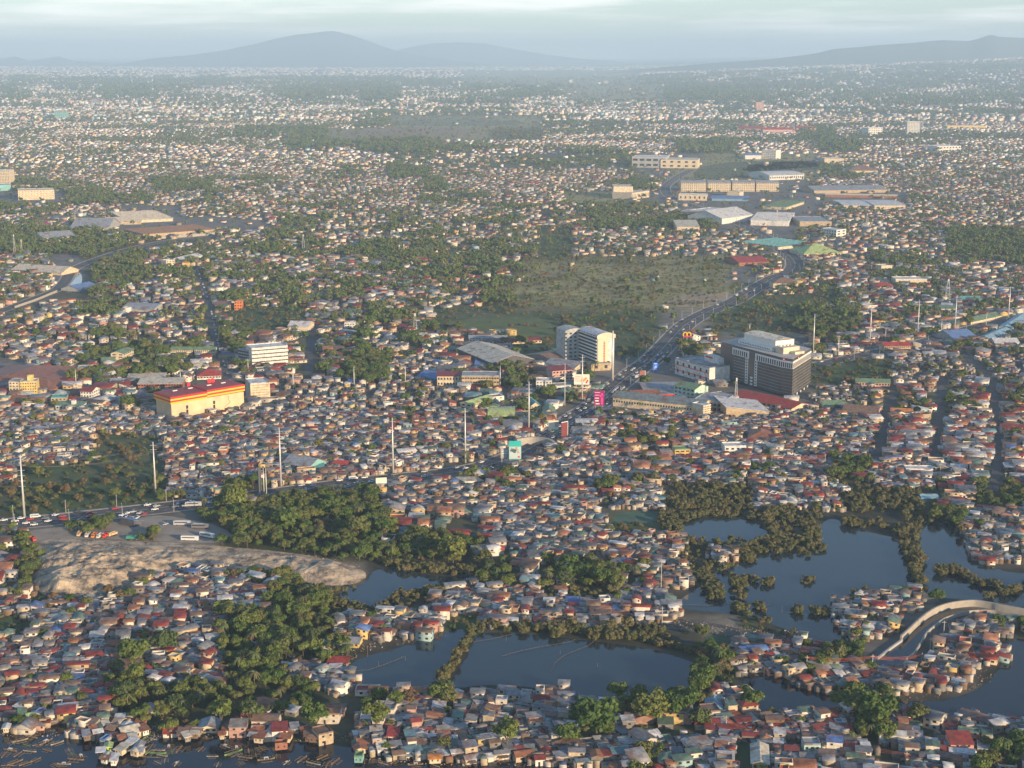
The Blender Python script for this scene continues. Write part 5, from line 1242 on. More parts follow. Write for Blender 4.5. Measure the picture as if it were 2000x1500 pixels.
quay('river_embankment', 'pale parapet along the riverside road at left', [(30, 602), (70, 588), (104, 574), (112, 571)], 3, 1.0)
quay('river_embankment', 'bright white riverbank wall at the upper left', [(440, 466), (480, 460), (510, 452)], 4, 1.0)
quay('footbridge_walkway', 'pedestrian footbridge crossing above the busy street', [(1010, 872), (1040, 868), (1070, 872), (1082, 880)], 6.0, 2.5)


# ------------------------------------------------------------------ houses
def candidates(y0, y1, block, pitch_of, margin=260, jit=0.22, seed=0):
    """jittered plots in blocks that each have a street direction of their own"""
    X = []; Y = []; A = []
    halfw = lambda y: y * (1000 + margin) / F * 1.06 + 40
    nb = int(math.ceil(halfw(y1) / block)) + 1
    for by in range(int(y0 // block), int(y1 // block) + 1):
        for bx in range(-nb, nb + 1):
            cx, cy = (bx + .5) * block, (by + .5) * block
            if abs(cx) > halfw(cy) + block or cy < y0 - block: continue
            px, py = to_px(np.array([cx]), np.array([cy]))
            p = pitch_of(px[0], py[0])
            a = (hsh(bx, by, 9 + seed) - .5) * .8 - .1
            r = block * .72
            n = int(r / p[0]) + 1; m_ = int(r / p[1]) + 1
            i, j = np.meshgrid(np.arange(-n, n + 1), np.arange(-m_, m_ + 1))
            lane = np.floor(j / 2.0) * p[2]
            u = i * p[0] + rng.uniform(-jit, jit, i.shape) * p[0] + np.floor(i / 6.0) * p[2]
            v = j * p[1] + rng.uniform(-jit, jit, i.shape) * p[1] * .6 + lane
            x = cx + u * math.cos(a) - v * math.sin(a); y = cy + u * math.sin(a) + v * math.cos(a)
            k = (np.abs(x - cx) <= block / 2) & (np.abs(y - cy) <= block / 2)
            X.append(x[k]); Y.append(y[k]); A.append(np.full(k.sum(), a))
    X = np.concatenate(X); Y = np.concatenate(Y); A = np.concatenate(A)
    k = (Y > y0) & (Y <= y1) & (np.abs(X) < halfw(Y))
    return X[k], Y[k], A[k]

PROB = {'H': .97, 'S': .72, 'M': .34, 'R': .66, 'T': .03, 'V': 0, 'G': .0, 'F': .004, 'D': 0, 'B': .04, 'W': 0}
PR = np.array([PROB[c] for c in _codes])
iH, iS, iM, iR = [_codes.index(c) for c in 'HSMR']
HX = []; 
def gather(y0, y1, block, pitch_of, far=0, seed=0):
    X, Y, A = candidates(y0, y1, block, pitch_of, seed=seed)
    px, py = to_px(X, Y)
    c = cover(px, py, X, Y)
    c0 = cover(px, py)
    p = PR[c].copy()
    if y0 > 1200: p = np.where(c == iM, .5, p)
    p[c0 == 0] = 0
    if far: p = np.where(c == iM, .38, p) * np.clip(vnoise(X, Y, 500, 3) * 1.5 + vnoise(X, Y, 170, 5) * .7 - .3, .08, 1)
    k = rng.random(len(X)) < p
    X, Y, A, px, py, c = X[k], Y[k], A[k], px[k], py[k], c[k]
    wm = in_water(px, py, 7) if y0 < 1100 else in_water(px, py)
    k = ~(wm | in_poly(px, py, DIRT) | near_road(X, Y, 4.0) | near_foot(X, Y, 3.0) | excl(px, py) | in_poly(px, py, [(50, 1010), (240, 1000), (350, 1000), (470, 1040), (440, 1072), (50, 1066)]))
    X, Y, A, px, py, c = X[k], Y[k], A[k], px[k], py[k], c[k]
    HX.append((X, Y, A, px, py, c, np.full(len(X), far)))
def pn(px, py):
    if py > 1000: return (6.0, 5.7, 1.0)
    if py > 790: return (6.0, 5.8, 1.2)
    return (10.5, 10.5, 3.0)
gather(560, 1250, 90, pn)
gather(1250, 2300, 130, lambda a, b: (10.5, 11.0, 3.0))
gather(2300, 4200, 200, lambda a, b: (14.5, 15.0, 5), seed=1)
gather(4200, 7500, 400, lambda a, b: (21, 23, 8), far=1, seed=2)
gather(7500, 14000, 900, lambda a, b: (44, 48, 12), far=2, seed=3)
gather(14000, 24000, 1800, lambda a, b: (66, 76, 14), far=3, seed=4)
gather(24000, 35000, 3000, lambda a, b: (120, 120, 20), far=3, seed=5)
X, Y, A, PXh, PYh, C, FAR = [np.concatenate(q) for q in zip(*HX)]
n = len(X)
big = np.where(Y > 24000, 4.6, np.select([FAR == 3, FAR == 2, FAR == 1], [3.1, 2.1, 1.3], 1.0))
shanty = (C == iH) & (FAR == 0)
Wd = np.where(shanty, 3.9 + 4.6 * rng.random(n) ** 1.6, rng.uniform(6.5, 12.5, n)) * big
Dp = np.where(shanty, rng.uniform(3.6, 6.2, n), rng.uniform(6, 10, n)) * big
mid = (FAR == 0) & (Y > 1250)
sm = shanty & (Y < 1250) & (PYh < 1200); Wd = np.where(shanty & (rng.random(n) < .08), Wd * 1.7, Wd)
bigone = (C == iR) & (rng.random(n) < .35); Wd = np.where(bigone, Wd * 1.6, Wd); Dp = np.where(bigone, Dp * 1.4, Dp)
two = rng.random(n) < np.where(shanty, .24, .42)
Ht = np.where(FAR >= 2, 1.35, 1.0) * np.where(two, rng.uniform(4.4, 5.6, n), rng.uniform(2.1, 3.2, n)) * np.minimum(big, 2.2)
swap = rng.random(n) < .2
A = A + np.where(swap, math.pi / 2, 0) + np.where(rng.random(n) < .25, rng.normal(0, .2, n), rng.normal(0, .05, n))
typ = rng.choice(4, n, p=[.46, .30, .12, .12])        # gable, shed, hip, flat
typ = np.where(shanty & (typ == 2), 1, typ)
slope = np.where(shanty, rng.uniform(.12, .42, n), rng.uniform(.25, .5, n))
Rise = np.select([typ == 0, typ == 1, typ == 2], [Dp * .5 * slope, Dp * slope * .55, np.minimum(Wd, Dp) * .5 * slope], .7)
RC = np.array([(0.20, 0.21, 0.225), (0.29, 0.285, 0.28), (0.19, 0.13, 0.10), (0.24, 0.05, 0.04), (0.12, 0.19, 0.15), (0.50, 0.50, 0.49), (0.15, 0.26, 0.28), (0.16, 0.17, 0.18), (0.34, 0.15, 0.08), (0.10, 0.17, 0.36)])
RN = ['grey', 'pale grey', 'rusty brown', 'dark red', 'green', 'white', 'teal', 'dark', 'brick', 'blue']
WC = np.array([(0.50, 0.40, 0.27), (0.62, 0.56, 0.46), (0.24, 0.22, 0.19), (0.24, 0.16, 0.10), (0.48, 0.29, 0.23), (0.30, 0.42, 0.42), (0.58, 0.42, 0.17), (0.72, 0.67, 0.57)])
WN = ['cream', 'white', 'concrete', 'wooden', 'pink', 'pale teal', 'yellow', 'bright white']
redq = vnoise(X, Y, 70, 21)
rcw = np.tile(np.array([.20, .10, .23, .10, .07, .12, .03, .06, .08, .01]), (n, 1))
rcw[:, 3] += np.clip(redq - .55, 0, 1) * .7
lq = (PXh < 240) & (PYh > 1240)
rcw[lq, 3] += .14
rcw[~shanty & (FAR < 2), 3] += .14; rcw[~shanty & (FAR < 2), 8] += .07; rcw[~shanty, 5] += .05
rcw /= rcw.sum(1, keepdims=True)
ri = (rcw.cumsum(1) > rng.random((n, 1))).argmax(1)
wi = rng.choice(len(WC), n, p=[.27, .20, .16, .09, .05, .04, .04, .15])
wi = np.where(~shanty & (wi == 3), 7, wi)
rcol = RC[ri] * rng.uniform(.78, 1.22, (n, 1)); wcol = WC[wi] * rng.uniform(.8, 1.15, (n, 1))
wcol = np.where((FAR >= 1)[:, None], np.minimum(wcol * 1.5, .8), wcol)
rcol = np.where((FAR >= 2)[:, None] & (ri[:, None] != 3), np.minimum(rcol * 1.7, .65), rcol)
dist_ = np.hypot(X, Y)
inframe = (PXh > 5) & (PXh < 1995) & (PYh < 1497)
order = np.argsort(np.where(inframe, dist_, 1e9))
near_i = order[:300]
rest = np.ones(n, bool); rest[near_i] = False
RO = ['gable', 'lean-to', 'hipped', 'flat']

def where_is(px, py):
    if py > 1385 and px < 310: return 'by the left moorings'
    if px < 310: return 'in the left quarter'
    if py > 1385 and px < 700: return 'on the tree-lined canal bank'
    if px < 700: return 'left of the long pond'
    if py > 1425 and px < 1130: return 'on the bottom waterfront'
    if px < 1130: return 'south of the long pond'
    if py > 1425 and px < 1420: return 'around the bottom square'
    if px < 1420: return 'by the central trees'
    if py < 1372 and px > 1560: return 'on the peninsula'
    if py < 1372: return 'right of the long pond'
    if px < 1700: return 'around the chapel'
    return 'in the bottom right corner'

for i in near_i:
    k = int(typ[i]); kind = ('gable', 'shed', 'hip', 'flat')[k]
    w_, d_, h_, rs = float(Wd[i]), float(Dp[i]), float(Ht[i]), float(Rise[i])
    t = empty('house', (X[i], Y[i], 0), float(A[i])); prop(t, None, 'house', 'houses of the waterside shanty quarters')
    put('wall', wall_mesh(kind, w_, d_, h_, rs, tuple(wcol[i])), t)
    put('roof', roof_mesh(kind, w_, d_, h_, rs, tuple(rcol[i]), ov=.35), t)
    # the lean-to or porch that most shanties have
    if rng.random() < .55:
        s = rng.choice([-1, 1]); lw = w_ * rng.uniform(.4, .8)
        rc2 = RC[rng.choice(3)]
        mb = MB(); z = min(2.4, h_ * .6)
        v = [(-lw / 2, 0, z + .5), (lw / 2, 0, z + .5), (lw / 2, s * 2.2, z), (-lw / 2, s * 2.2, z)]; v += [(x, y, q + .1) for x, y, q in v]
        mb.add(v, [(0, 3, 2, 1), (4, 5, 6, 7), (0, 1, 5, 4), (1, 2, 6, 5), (2, 3, 7, 6), (3, 0, 4, 7)])
        for xx in (-lw / 2 + .1, lw / 2 - .1): mb.box(xx - .07, xx + .07, s * 2.1 - .07, s * 2.1 + .07, 0, z)
        put('porch_roof', mb.mesh('porch_roof', M_ROOF, col=tuple(rc2)), t, (rng.uniform(-.2, .2) * w_, s * d_ / 2, 0))
    nw = 2 if w_ > 6 else 1
    fl = 2 if h_ > 4.5 else 1
    for side in (-1, 1):
        for q in range(nw):
            for f_ in range(fl):
                if rng.random() < .2: continue
                put('window', panel(M_GLASS), t, ((-w_ / 2 + w_ * (q + .5) / nw) + .4, side * (d_ / 2 + .02), 1.6 + f_ * 2.7), (0, 0, 0), (1.1, .12, .9))
    put('door', panel(M_DARK), t, (-w_ * .1, -d_ / 2 - .02, 1.0), (0, 0, 0), (.9, .12, 2.0))
    pxx, pyy = PXh[i], PYh[i]
    later(t, ('two-storey ' if two[i] else 'low ') + WN[wi[i]] + ' house, ' + RN[ri[i]] + ' ' + RO[k] + ' roof,', where_is(pxx, pyy))

def batch(sel, T, walls, roofs, mats_cols, extra=0):
    pass
def place(Vl, sel, Xs=None, Ys=None, As=None):
    """Vl (N, V, 3) local -> world"""
    Xs = X[sel] if Xs is None else Xs; Ys = Y[sel] if Ys is None else Ys; As = A[sel] if As is None else As
    c, s = np.cos(As)[:, None], np.sin(As)[:, None]
    o = np.empty_like(Vl)
    o[..., 0] = Xs[:, None] + Vl[..., 0] * c - Vl[..., 1] * s
    o[..., 1] = Ys[:, None] + Vl[..., 0] * s + Vl[..., 1] * c
    o[..., 2] = Vl[..., 2] + zg(Xs, Ys)[:, None]
    return o
allV = []; allF = {3: [], 4: [], 5: []}; allC = {3: [], 4: [], 5: []}; allM = {3: [], 4: [], 5: []}; base = 0
def emit(Vw, faces, cols, mids):
    """Vw (N,V,3); faces list of tuples; cols list of (N,3); mids list"""
    global base
    N_, K = Vw.shape[:2]
    allV.append(Vw.reshape(-1, 3))
    off = base + np.arange(N_)[:, None] * K
    for f, c, m_ in zip(faces, cols, mids):
        allF[len(f)].append(off + np.array(f)[None]); allC[len(f)].append(c); allM[len(f)].append(np.full(N_, m_))
    base += N_ * K
def houses(sel, win):
    w_, d_, h_, r_ = Wd[sel] / 2, Dp[sel] / 2, Ht[sel], Rise[sel]; ty = typ[sel]; N_ = len(w_)
    ov = np.minimum(.4 + Wd[sel] * .015, 1.2)
    wc, rc = wcol[sel], rcol[sel]
    z = np.zeros(N_)
    ry = np.where(ty == 1, d_ * .96, z)                # ridge offset
    hip = (ty == 2); flat = (ty == 3)
    st = lambda L_: np.stack([np.stack(q, -1) for q in L_], 1)
    pk = np.where(hip | flat, h_, h_ + r_)
    v = st([(-w_, -d_, z), (w_, -d_, z), (w_, d_, z), (-w_, d_, z), (-w_, -d_, h_), (w_, -d_, h_), (w_, d_, h_), (-w_, d_, h_), (-w_ + .01, ry, pk), (w_ - .01, ry, pk)])
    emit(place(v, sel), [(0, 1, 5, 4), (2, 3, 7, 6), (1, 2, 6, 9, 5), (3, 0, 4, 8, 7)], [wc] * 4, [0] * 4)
    # sloping roofs, with an underside so that each sheet has thickness
    k = np.where(~flat)[0]; s2 = np.where(sel)[0][k]
    a, b, H0, R0, o_ = w_[k] + ov[k], d_[k] + ov[k], h_[k], r_[k], ov[k]
    hp = hip[k]; ins = np.where(hp, np.minimum(a, b) * .9, 0); yy = ry[k]; t_ = .22
    e = H0 - o_ * r_[k] / np.maximum(d_[k], 1) * .6 + .05
    rz_ = H0 + R0 + .12
    v = st([(-a, -b, e), (a, -b, e), (a, b, np.where(ty[k] == 1, rz_ - .05, e)), (-a, b, np.where(ty[k] == 1, rz_ - .05, e)), (-a + ins, yy, rz_), (a - ins, yy, rz_),
            (-a, -b, e - t_), (a, -b, e - t_), (a, b, np.where(ty[k] == 1, rz_ - .05, e) - t_), (-a, b, np.where(ty[k] == 1, rz_ - .05, e) - t_)])
    rr = rc[k]
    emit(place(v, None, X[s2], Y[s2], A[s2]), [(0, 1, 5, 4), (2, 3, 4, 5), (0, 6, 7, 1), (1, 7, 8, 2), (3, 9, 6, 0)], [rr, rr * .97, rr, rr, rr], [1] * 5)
    kk = np.where(hp)[0]
    if len(kk): emit(place(v[kk], None, X[s2[kk]], Y[s2[kk]], A[s2[kk]]), [(1, 2, 5), (3, 0, 4)], [rr[kk]] * 2, [1] * 2)
    k = np.where(flat)[0]; s2 = np.where(sel)[0][k]
    a, b, H0 = w_[k], d_[k], h_[k]
    v = st([(-a, -b, H0 + .7), (a, -b, H0 + .7), (a, b, H0 + .7), (-a, b, H0 + .7), (-a, -b, H0 - .1), (a, -b, H0 - .1), (a, b, H0 - .1), (-a, b, H0 - .1),
            (-a + .3, -b + .3, H0 + .7), (a - .3, -b + .3, H0 + .7), (a - .3, b - .3, H0 + .7), (-a + .3, b - .3, H0 + .7), (-a + .3, -b + .3, H0 + .1), (a - .3, -b + .3, H0 + .1), (a - .3, b - .3, H0 + .1), (-a + .3, b - .3, H0 + .1)])
    c1, c2 = wc[k], np.minimum(rc[k], .35)
    emit(place(v, None, X[s2], Y[s2], A[s2]), [(4, 5, 1, 0), (5, 6, 2, 1), (6, 7, 3, 2), (7, 4, 0, 3), (0, 1, 9, 8), (1, 2, 10, 9), (2, 3, 11, 10), (3, 0, 8, 11), (8, 9, 13, 12), (9, 10, 14, 13), (10, 11, 15, 14), (11, 8, 12, 15), (12, 13, 14, 15)], [c1] * 12 + [c2], [0] * 12 + [1])
    if win:
        dk = np.tile(np.array([[.03, .033, .04]]), (N_, 1))
        for side in range(4):
            for q in range(2):
                for fl in range(2):
                    m_ = (rng.random(N_) < .8) & ((fl == 0) | (h_ > 4.6))
                    if q: m_ &= (w_ > 3.2)
                    kk = np.where(m_)[0]
                    ww, dd = (w_[kk], d_[kk]) if side < 2 else (d_[kk], w_[kk])
                    cx = (q - .5) * ww * .95; hw = np.minimum(ww * .2, .75); zz = 1.1 + fl * 2.7 + 0 * ww
                    s_ = 1 if side % 2 else -1; yv = s_ * (dd + .05)
                    L_ = [(cx - hw, yv, zz), (cx + hw, yv, zz), (cx + hw, yv, zz + 1.1), (cx - hw, yv, zz + 1.1)]
                    if side >= 2: L_ = [(y_, x_, z_) for x_, y_, z_ in L_]
                    s3 = np.where(sel)[0][kk]
                    emit(place(st(L_), None, X[s3], Y[s3], A[s3]), [(0, 1, 2, 3)], [dk[kk]], [2])
def flush(name, label):
    global allV, allF, allC, allM, base
    V_ = np.concatenate(allV); Fl = []; Cc = []; Mm = []
    for k in (3, 4, 5):
        if allF[k]: Fl.append(np.concatenate(allF[k])); Cc.append(np.concatenate(allC[k])); Mm.append(np.concatenate(allM[k]))
    o = put(name, fast_mesh(name, V_, Fl, [M_WALL, M_ROOF, M_GLASS], np.concatenate(Mm), None, np.concatenate(Cc)))
    prop(o, label, 'houses', None, 'stuff')
    print(name, 'faces', sum(len(f) for f in Fl))
    allV = []; allF = {3: [], 4: [], 5: []}; allC = {3: [], 4: [], 5: []}; allM = {3: [], 4: [], 5: []}; base = 0
houses(rest & (Y < 1700) & (FAR == 0), True)
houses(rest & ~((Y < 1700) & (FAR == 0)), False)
# lean-tos, porches, rooftop sheds and stray sheets that fill the gaps between the near houses
k = np.where((Y < 1750) & ((C == iH) | (rng.random(n) < .4)) & (FAR == 0))[0]
k = np.concatenate([k, k, k])
NN = len(k); ax_ = X[k] + rng.uniform(-5, 5, NN); ay_ = Y[k] + rng.uniform(-5, 5, NN); aa = A[k] + rng.choice([0, math.pi / 2], NN) + rng.normal(0, .2, NN)
ok = ~near_foot(ax_, ay_, 1) & ~near_road(ax_, ay_, 2)
ax_, ay_, aa = ax_[ok], ay_[ok], aa[ok]; NN = len(ax_)
w2, d2, z2 = rng.uniform(1.0, 2.8, NN), rng.uniform(.8, 1.8, NN), rng.uniform(1.8, 3.4, NN); tl = rng.uniform(.1, .7, NN)
st = lambda L_: np.stack([np.stack(q, -1) for q in L_], 1)
v = st([(-w2, -d2, z2), (w2, -d2, z2), (w2, d2, z2 + tl), (-w2, d2, z2 + tl), (-w2, -d2, z2 * 0), (w2, -d2, z2 * 0), (w2, d2, z2 * 0), (-w2, d2, z2 * 0)])
rcx = RC[rng.choice(len(RC), NN, p=[.28, .2, .2, .1, .05, .07, .03, .05, .01, .01])] * rng.uniform(.7, 1.2, (NN, 1)); wcx = WC[rng.choice(4, NN)] * .8
emit(place(v, None, ax_, ay_, aa), [(0, 1, 2, 3), (4, 5, 1, 0), (5, 6, 2, 1), (6, 7, 3, 2), (7, 4, 0, 3)], [rcx, wcx, wcx, wcx, wcx], [1, 0, 0, 0, 0])
flush('distant_houses', 'thousands of small tin-roofed and concrete houses spreading to the horizon')

# ------------------------------------------------------------------ trees
def ico(sub):
    import bmesh
    bm = bmesh.new(); bmesh.ops.create_icosphere(bm, subdivisions=sub, radius=1)
    v = np.array([p.co for p in bm.verts]); f = np.array([[q.index for q in t.verts] for t in bm.faces]); bm.free(); return v, f
ICO1, ICO2 = ico(1), ico(2)
def crown_arrays(kind, seed, leaves, lobes, R0=4.0, Hc=6.5):
    """lobed opaque heart + loose leaf clumps that break its outline"""
    r = np.random.default_rng(seed); V_ = []; F_ = []; k = 0
    cs = []
    for i in range(lobes):
        a = r.uniform(0, 6.283); q = R0 * math.sqrt(r.uniform(0, 1)) * .72
        zz = Hc + r.uniform(-.55, .5) * R0 * (1 - q / R0 * .5)
        rad = R0 * r.uniform(.30, .50)
        cs.append((q * math.cos(a), q * math.sin(a), zz, rad))
    for x, y, z, rad in cs:
        v, f = ICO1
        d = 1 + r.uniform(-.25, .25, (len(v), 1))
        V_.append(v * rad * .80 * d * (1, 1, .8) + (x, y, z)); F_.append(f + k); k += len(v)
    pts = []
    per = leaves // lobes
    for x, y, z, rad in cs:
        n_ = r.normal(size=(per, 3)); n_ /= np.linalg.norm(n_, axis=1, keepdims=True)
        n_[:, 2] = np.where(n_[:, 2] < -.35, -n_[:, 2], n_[:, 2])
        p = n_ * rad * r.uniform(.78, 1.22, (per, 1)) * (1, 1, .85) + (x, y, z); pts.append((p, n_))
    P_ = np.concatenate([a for a, b in pts]); N_ = np.concatenate([b for a, b in pts])
    s = r.uniform(.25, .6, (len(P_), 1)) * (R0 / 4.0)
    N_ = N_ + r.normal(0, .55, N_.shape); N_ /= np.linalg.norm(N_, axis=1, keepdims=True)
    t1 = np.cross(N_, r.normal(size=N_.shape)); t1 /= np.linalg.norm(t1, axis=1, keepdims=True); t2 = np.cross(N_, t1)
    q = np.stack([P_ + t1 * s, P_ + t2 * s * .8, P_ - t1 * s, P_ - t2 * s * .8], 1).reshape(-1, 3)
    V_.append(q); fq = np.arange(len(P_) * 4).reshape(-1, 4) + k
    return np.concatenate(V_), [np.concatenate(F_), fq]
def palm_arrays(seed, Hp=9.0):
    r = np.random.default_rng(seed); V_ = []; F_ = []; k = 0
    for i in range(17):
        a = i * 2.4 + r.uniform(-.2, .2); up = r.uniform(.15, 1.0); Lf = r.uniform(2.6, 3.6); n_ = 5; pv = []
        for j in range(n_ + 1):
            t_ = j / n_; x = Lf * t_; z = Hp + up * 2.2 * t_ - 2.9 * t_ * t_ * (1.3 - up * .5); wv = .55 * (1 - t_ * .75) * (.4 if j == 0 else 1)
            for s in (-1, 0, 1):
                pv.append((x * math.cos(a) - s * wv * math.sin(a), x * math.sin(a) + s * wv * math.cos(a), z - abs(s) * .25))
        V_.append(np.array(pv))
        for j in range(n_):
            b0 = k + j * 3
            F_ += [(b0, b0 + 1, b0 + 4, b0 + 3), (b0 + 1, b0 + 2, b0 + 5, b0 + 4)]
        k += len(pv)
    return np.concatenate(V_), [np.array(F_)]
def trunk_arrays(seed, Hc, R0, r0=.28, palm=False):
    r = random.Random(seed); mb = MB()
    if palm:
        P_ = [Vector((r.uniform(-.1, .1) * i, r.uniform(-.1, .1) * i, Hc * i / 4)) for i in range(5)]
        P_[-1] = Vector((0, 0, Hc))
        for i in range(4): mb.tube(P_[i], P_[i + 1], .22 - .02 * i, .2 - .02 * i, 5)
    else:
        mb.tube((0, 0, -.3), (0, 0, Hc * .55), r0, r0 * .7, 6)
        for i in range(5):
            a = i * 1.257 + r.uniform(-.3, .3)
            mb.tube((0, 0, Hc * r.uniform(.35, .55)), (math.cos(a) * R0 * .5, math.sin(a) * R0 * .5, Hc + r.uniform(-.6, .6)), r0 * .5, r0 * .15, 4)
    return mb
# kind, seed, leaves, lobes, crown radius, crown height, material, words
KINDS = [('tree', 1, 1500, 12, 4.2, 4.9, M_LEAF, 'round-crowned'), ('tree', 2, 1600, 13, 4.9, 5.3, M_LEAF, 'broad spreading'), ('tree', 3, 1300, 10, 3.4, 6.4, M_LEAF, 'tall narrow'),
         ('tree', 4, 1300, 12, 4.0, 3.1, M_MANG, 'olive mangrove'), ('tree', 5, 1000, 9, 3.2, 2.5, M_MANG, 'low olive mangrove'), ('palm_tree', 6, 0, 0, 3.4, 8.6, M_PALM, 'coconut'),
         ('tree', 7, 600, 6, 2.4, 1.6, M_SHRUB, 'low bushy'), ('tree', 8, 1000, 9, 3.8, 4.6, M_DRY, 'brown-leaved')]
CR = []; TK = []
for i, (nm, sd_, lv, lb, R0, Hc, mm, wd_) in enumerate(KINDS):
    V_, Fl = palm_arrays(sd_, Hc) if nm == 'palm_tree' else crown_arrays(nm, sd_, lv, lb, R0, Hc)
    CR.append(fast_mesh('crown_%d' % i, V_, Fl, [mm]))
    TK.append(trunk_arrays(sd_, Hc, R0, palm=nm == 'palm_tree').mesh('trunk_%d' % i, M_BARK))
TX = []
def tgather(y0, y1, p, probs, seed, far=0):
    hw = y1 * 1260 / F * 1.06 + 40
    xs = np.arange(-hw, hw, p); ys = np.arange(y0, y1, p)
    X_, Y_ = np.meshgrid(xs, ys); X_ = (X_ + rng.uniform(-.5, .5, X_.shape) * p).ravel(); Y_ = (Y_ + rng.uniform(-.5, .5, Y_.shape) * p).ravel()
    k = np.abs(X_) < Y_ * 1260 / F * 1.06 + 40; X_, Y_ = X_[k], Y_[k]
    px, py = to_px(X_, Y_); c = cover(px, py, X_, Y_)
    pr = np.array([probs.get(q, 0) for q in _codes])[c]
    cl = vnoise(X_, Y_, 45 if far < 1 else 260, 40 + seed)
    pr = np.where((c == iM) | (c == iH) | (c == iS) | (c == iR), pr * np.clip(cl * 3.6 - 1.2, 0, 2.2), pr)
    pr = np.where(c == _codes.index('T'), pr * np.clip(.55 + cl * .9, 0, 1), pr)
    k = rng.random(len(X_)) < pr; X_, Y_, px, py, c = X_[k], Y_[k], px[k], py[k], c[k]
    k = ~(in_water(px, py, 5 if y0 < 1100 else 0) | near_road(X_, Y_, 3) | near_foot(X_, Y_, 2.5) | in_poly(px, py, DIRT) | excl(px, py))
    if y0 < 1200:
        for q_ in ([(30, 1040), (110, 1028), (240, 1016), (300, 1003), (350, 1010), (440, 1030), (460, 1058), (400, 1066), (50, 1066)], [(965, 1028), (1012, 1020), (1022, 1046), (1000, 1062), (970, 1060)], [(1193, 1003), (1240, 996), (1284, 998), (1286, 1022), (1198, 1024)], [(1130, 1446), (1254, 1444), (1258, 1488), (1138, 1486)], [(1430, 1446), (1464, 1444), (1476, 1500), (1434, 1500)], [(1375, 1238), (1440, 1240), (1470, 1256), (1450, 1277), (1400, 1274), (1376, 1262)]):
            k &= ~in_poly(px, py, q_)
    k &= ~(in_poly(px, py, [(850, 630), (960, 616), (1080, 620), (1100, 650), (1060, 664), (940, 654)]) & (rng.random(len(px)) < .93))
    TX.append((X_[k], Y_[k], px[k], py[k], c[k], np.full(k.sum(), p / 6.0)))
pb = {'T': .92, 'V': .9, 'M': .42, 'H': .10, 'S': .28, 'R': .18, 'G': .40, 'F': .30, 'B': .03, 'D': .0}
tgather(580, 1250, 5.6, pb, 0)
tgather(1250, 2400, 7.0, dict(pb, T=.8, G=.34, S=.40, M=.58, R=.25), 1)
tgather(2400, 4800, 9.5, dict(pb, T=.95, S=.40, M=.7, F=.1, H=.1, G=.5), 2)
tgather(4800, 9500, 20, dict(pb, T=.95, S=.4, M=.65, F=.1, G=.5), 3, 1)
tgather(9500, 21000, 42, dict(pb, T=.55, S=.3, M=.34, F=.1, G=.3), 4, 2)
# bands of mangrove and scrub that follow the water's edge, and clumps standing in the lake
def belt(pts, wpx, n_, code='V'):
    xs = []; ys = []
    seg = np.array(pts, float); L_ = np.r_[0, np.cumsum(np.hypot(*np.diff(seg, axis=0).T))]
    t_ = rng.uniform(0, L_[-1], n_); x_ = np.interp(t_, L_, seg[:, 0]) + rng.normal(0, wpx, n_); y_ = np.interp(t_, L_, seg[:, 1]) + rng.normal(0, wpx * .45, n_)
    P_ = [G(a, b) for a, b in zip(x_, y_)]
    X_ = np.array([p.x for p in P_]); Y_ = np.array([p.y for p in P_])
    TX.append((X_, Y_, x_, y_, np.full(n_, _codes.index(code)), np.full(n_, .85)))
belt([(922, 1230), (905, 1270), (885, 1300), (860, 1335), (848, 1350)], 3, 46)
belt([(930, 1222), (1000, 1226), (1080, 1232), (1160, 1240), (1250, 1252), (1330, 1268), (1372, 1285), (1380, 1330), (1372, 1372)], 4, 120)
belt([(1340, 1060), (1380, 1075), (1430, 1078), (1470, 1082), (1530, 1062), (1575, 1060), (1600, 1082), (1590, 1050), (1560, 1020), (1500, 1000), (1420, 990), (1340, 990), (1310, 1010), (1335, 1050)], 7, 170)
belt([(1470, 1095), (1445, 1085), (1465, 1100)], 6, 26); belt([(1325, 1012), (1380, 1006), (1440, 1006), (1500, 1018), (1515, 1050), (1480, 1066)], 5, 80)
belt([(1355, 1110), (1380, 1130), (1395, 1160), (1400, 1170)], 9, 40)
belt([(1425, 1130), (1440, 1140), (1460, 1130), (1445, 1160), (1447, 1170)], 7, 34)
belt([(1488, 1140), (1510, 1142)], 7, 20); belt([(1578, 1137)], 5, 8); belt([(1440, 1190)], 6, 10); belt([(1486, 1190)], 6, 11); belt([(1555, 1190), (1560, 1205)], 5, 10); belt([(1595, 1200), (1620, 1198)], 6, 12)
belt([(1790, 1085), (1785, 1110), (1795, 1145)], 6, 26); belt([(1640, 1018), (1690, 1025), (1730, 1030), (1790, 1060)], 8, 46)
belt([(1620, 1272), (1635, 1268)], 10, 20); belt([(1690, 1195), (1670, 1165), (1720, 1160)], 8, 16); belt([(1840, 1120), (1868, 1115), (1885, 1130), (1940, 1150)], 7, 40); belt([(1930, 1170), (2010, 1150), (2060, 1150)], 8, 40)
belt([(660, 1180), (700, 1198), (740, 1190), (780, 1165), (850, 1158), (930, 1150), (990, 1140)], 9, 110)
belt([(740, 1100), (800, 1112), (880, 1116), (950, 1112)], 9, 90)
belt([(500, 1150), (560, 1155), (620, 1168), (660, 1185)], 10, 60); belt([(400, 1120), (480, 1130), (560, 1148), (640, 1152)], 5, 60, 'G')
belt([(40, 1180), (60, 1100), (40, 1060)], 8, 50, 'T'); belt([(150, 1040), (190, 1035), (215, 1030)], 8, 26, 'T'); belt([(270, 1050), (290, 1060), (300, 1040)], 6, 18, 'G'); belt([(80, 1175), (180, 1185), (260, 1165)], 6, 40, 'G')
belt([(430, 1010), (520, 1000), (620, 985), (700, 1000), (740, 1030)], 22, 120, 'T')
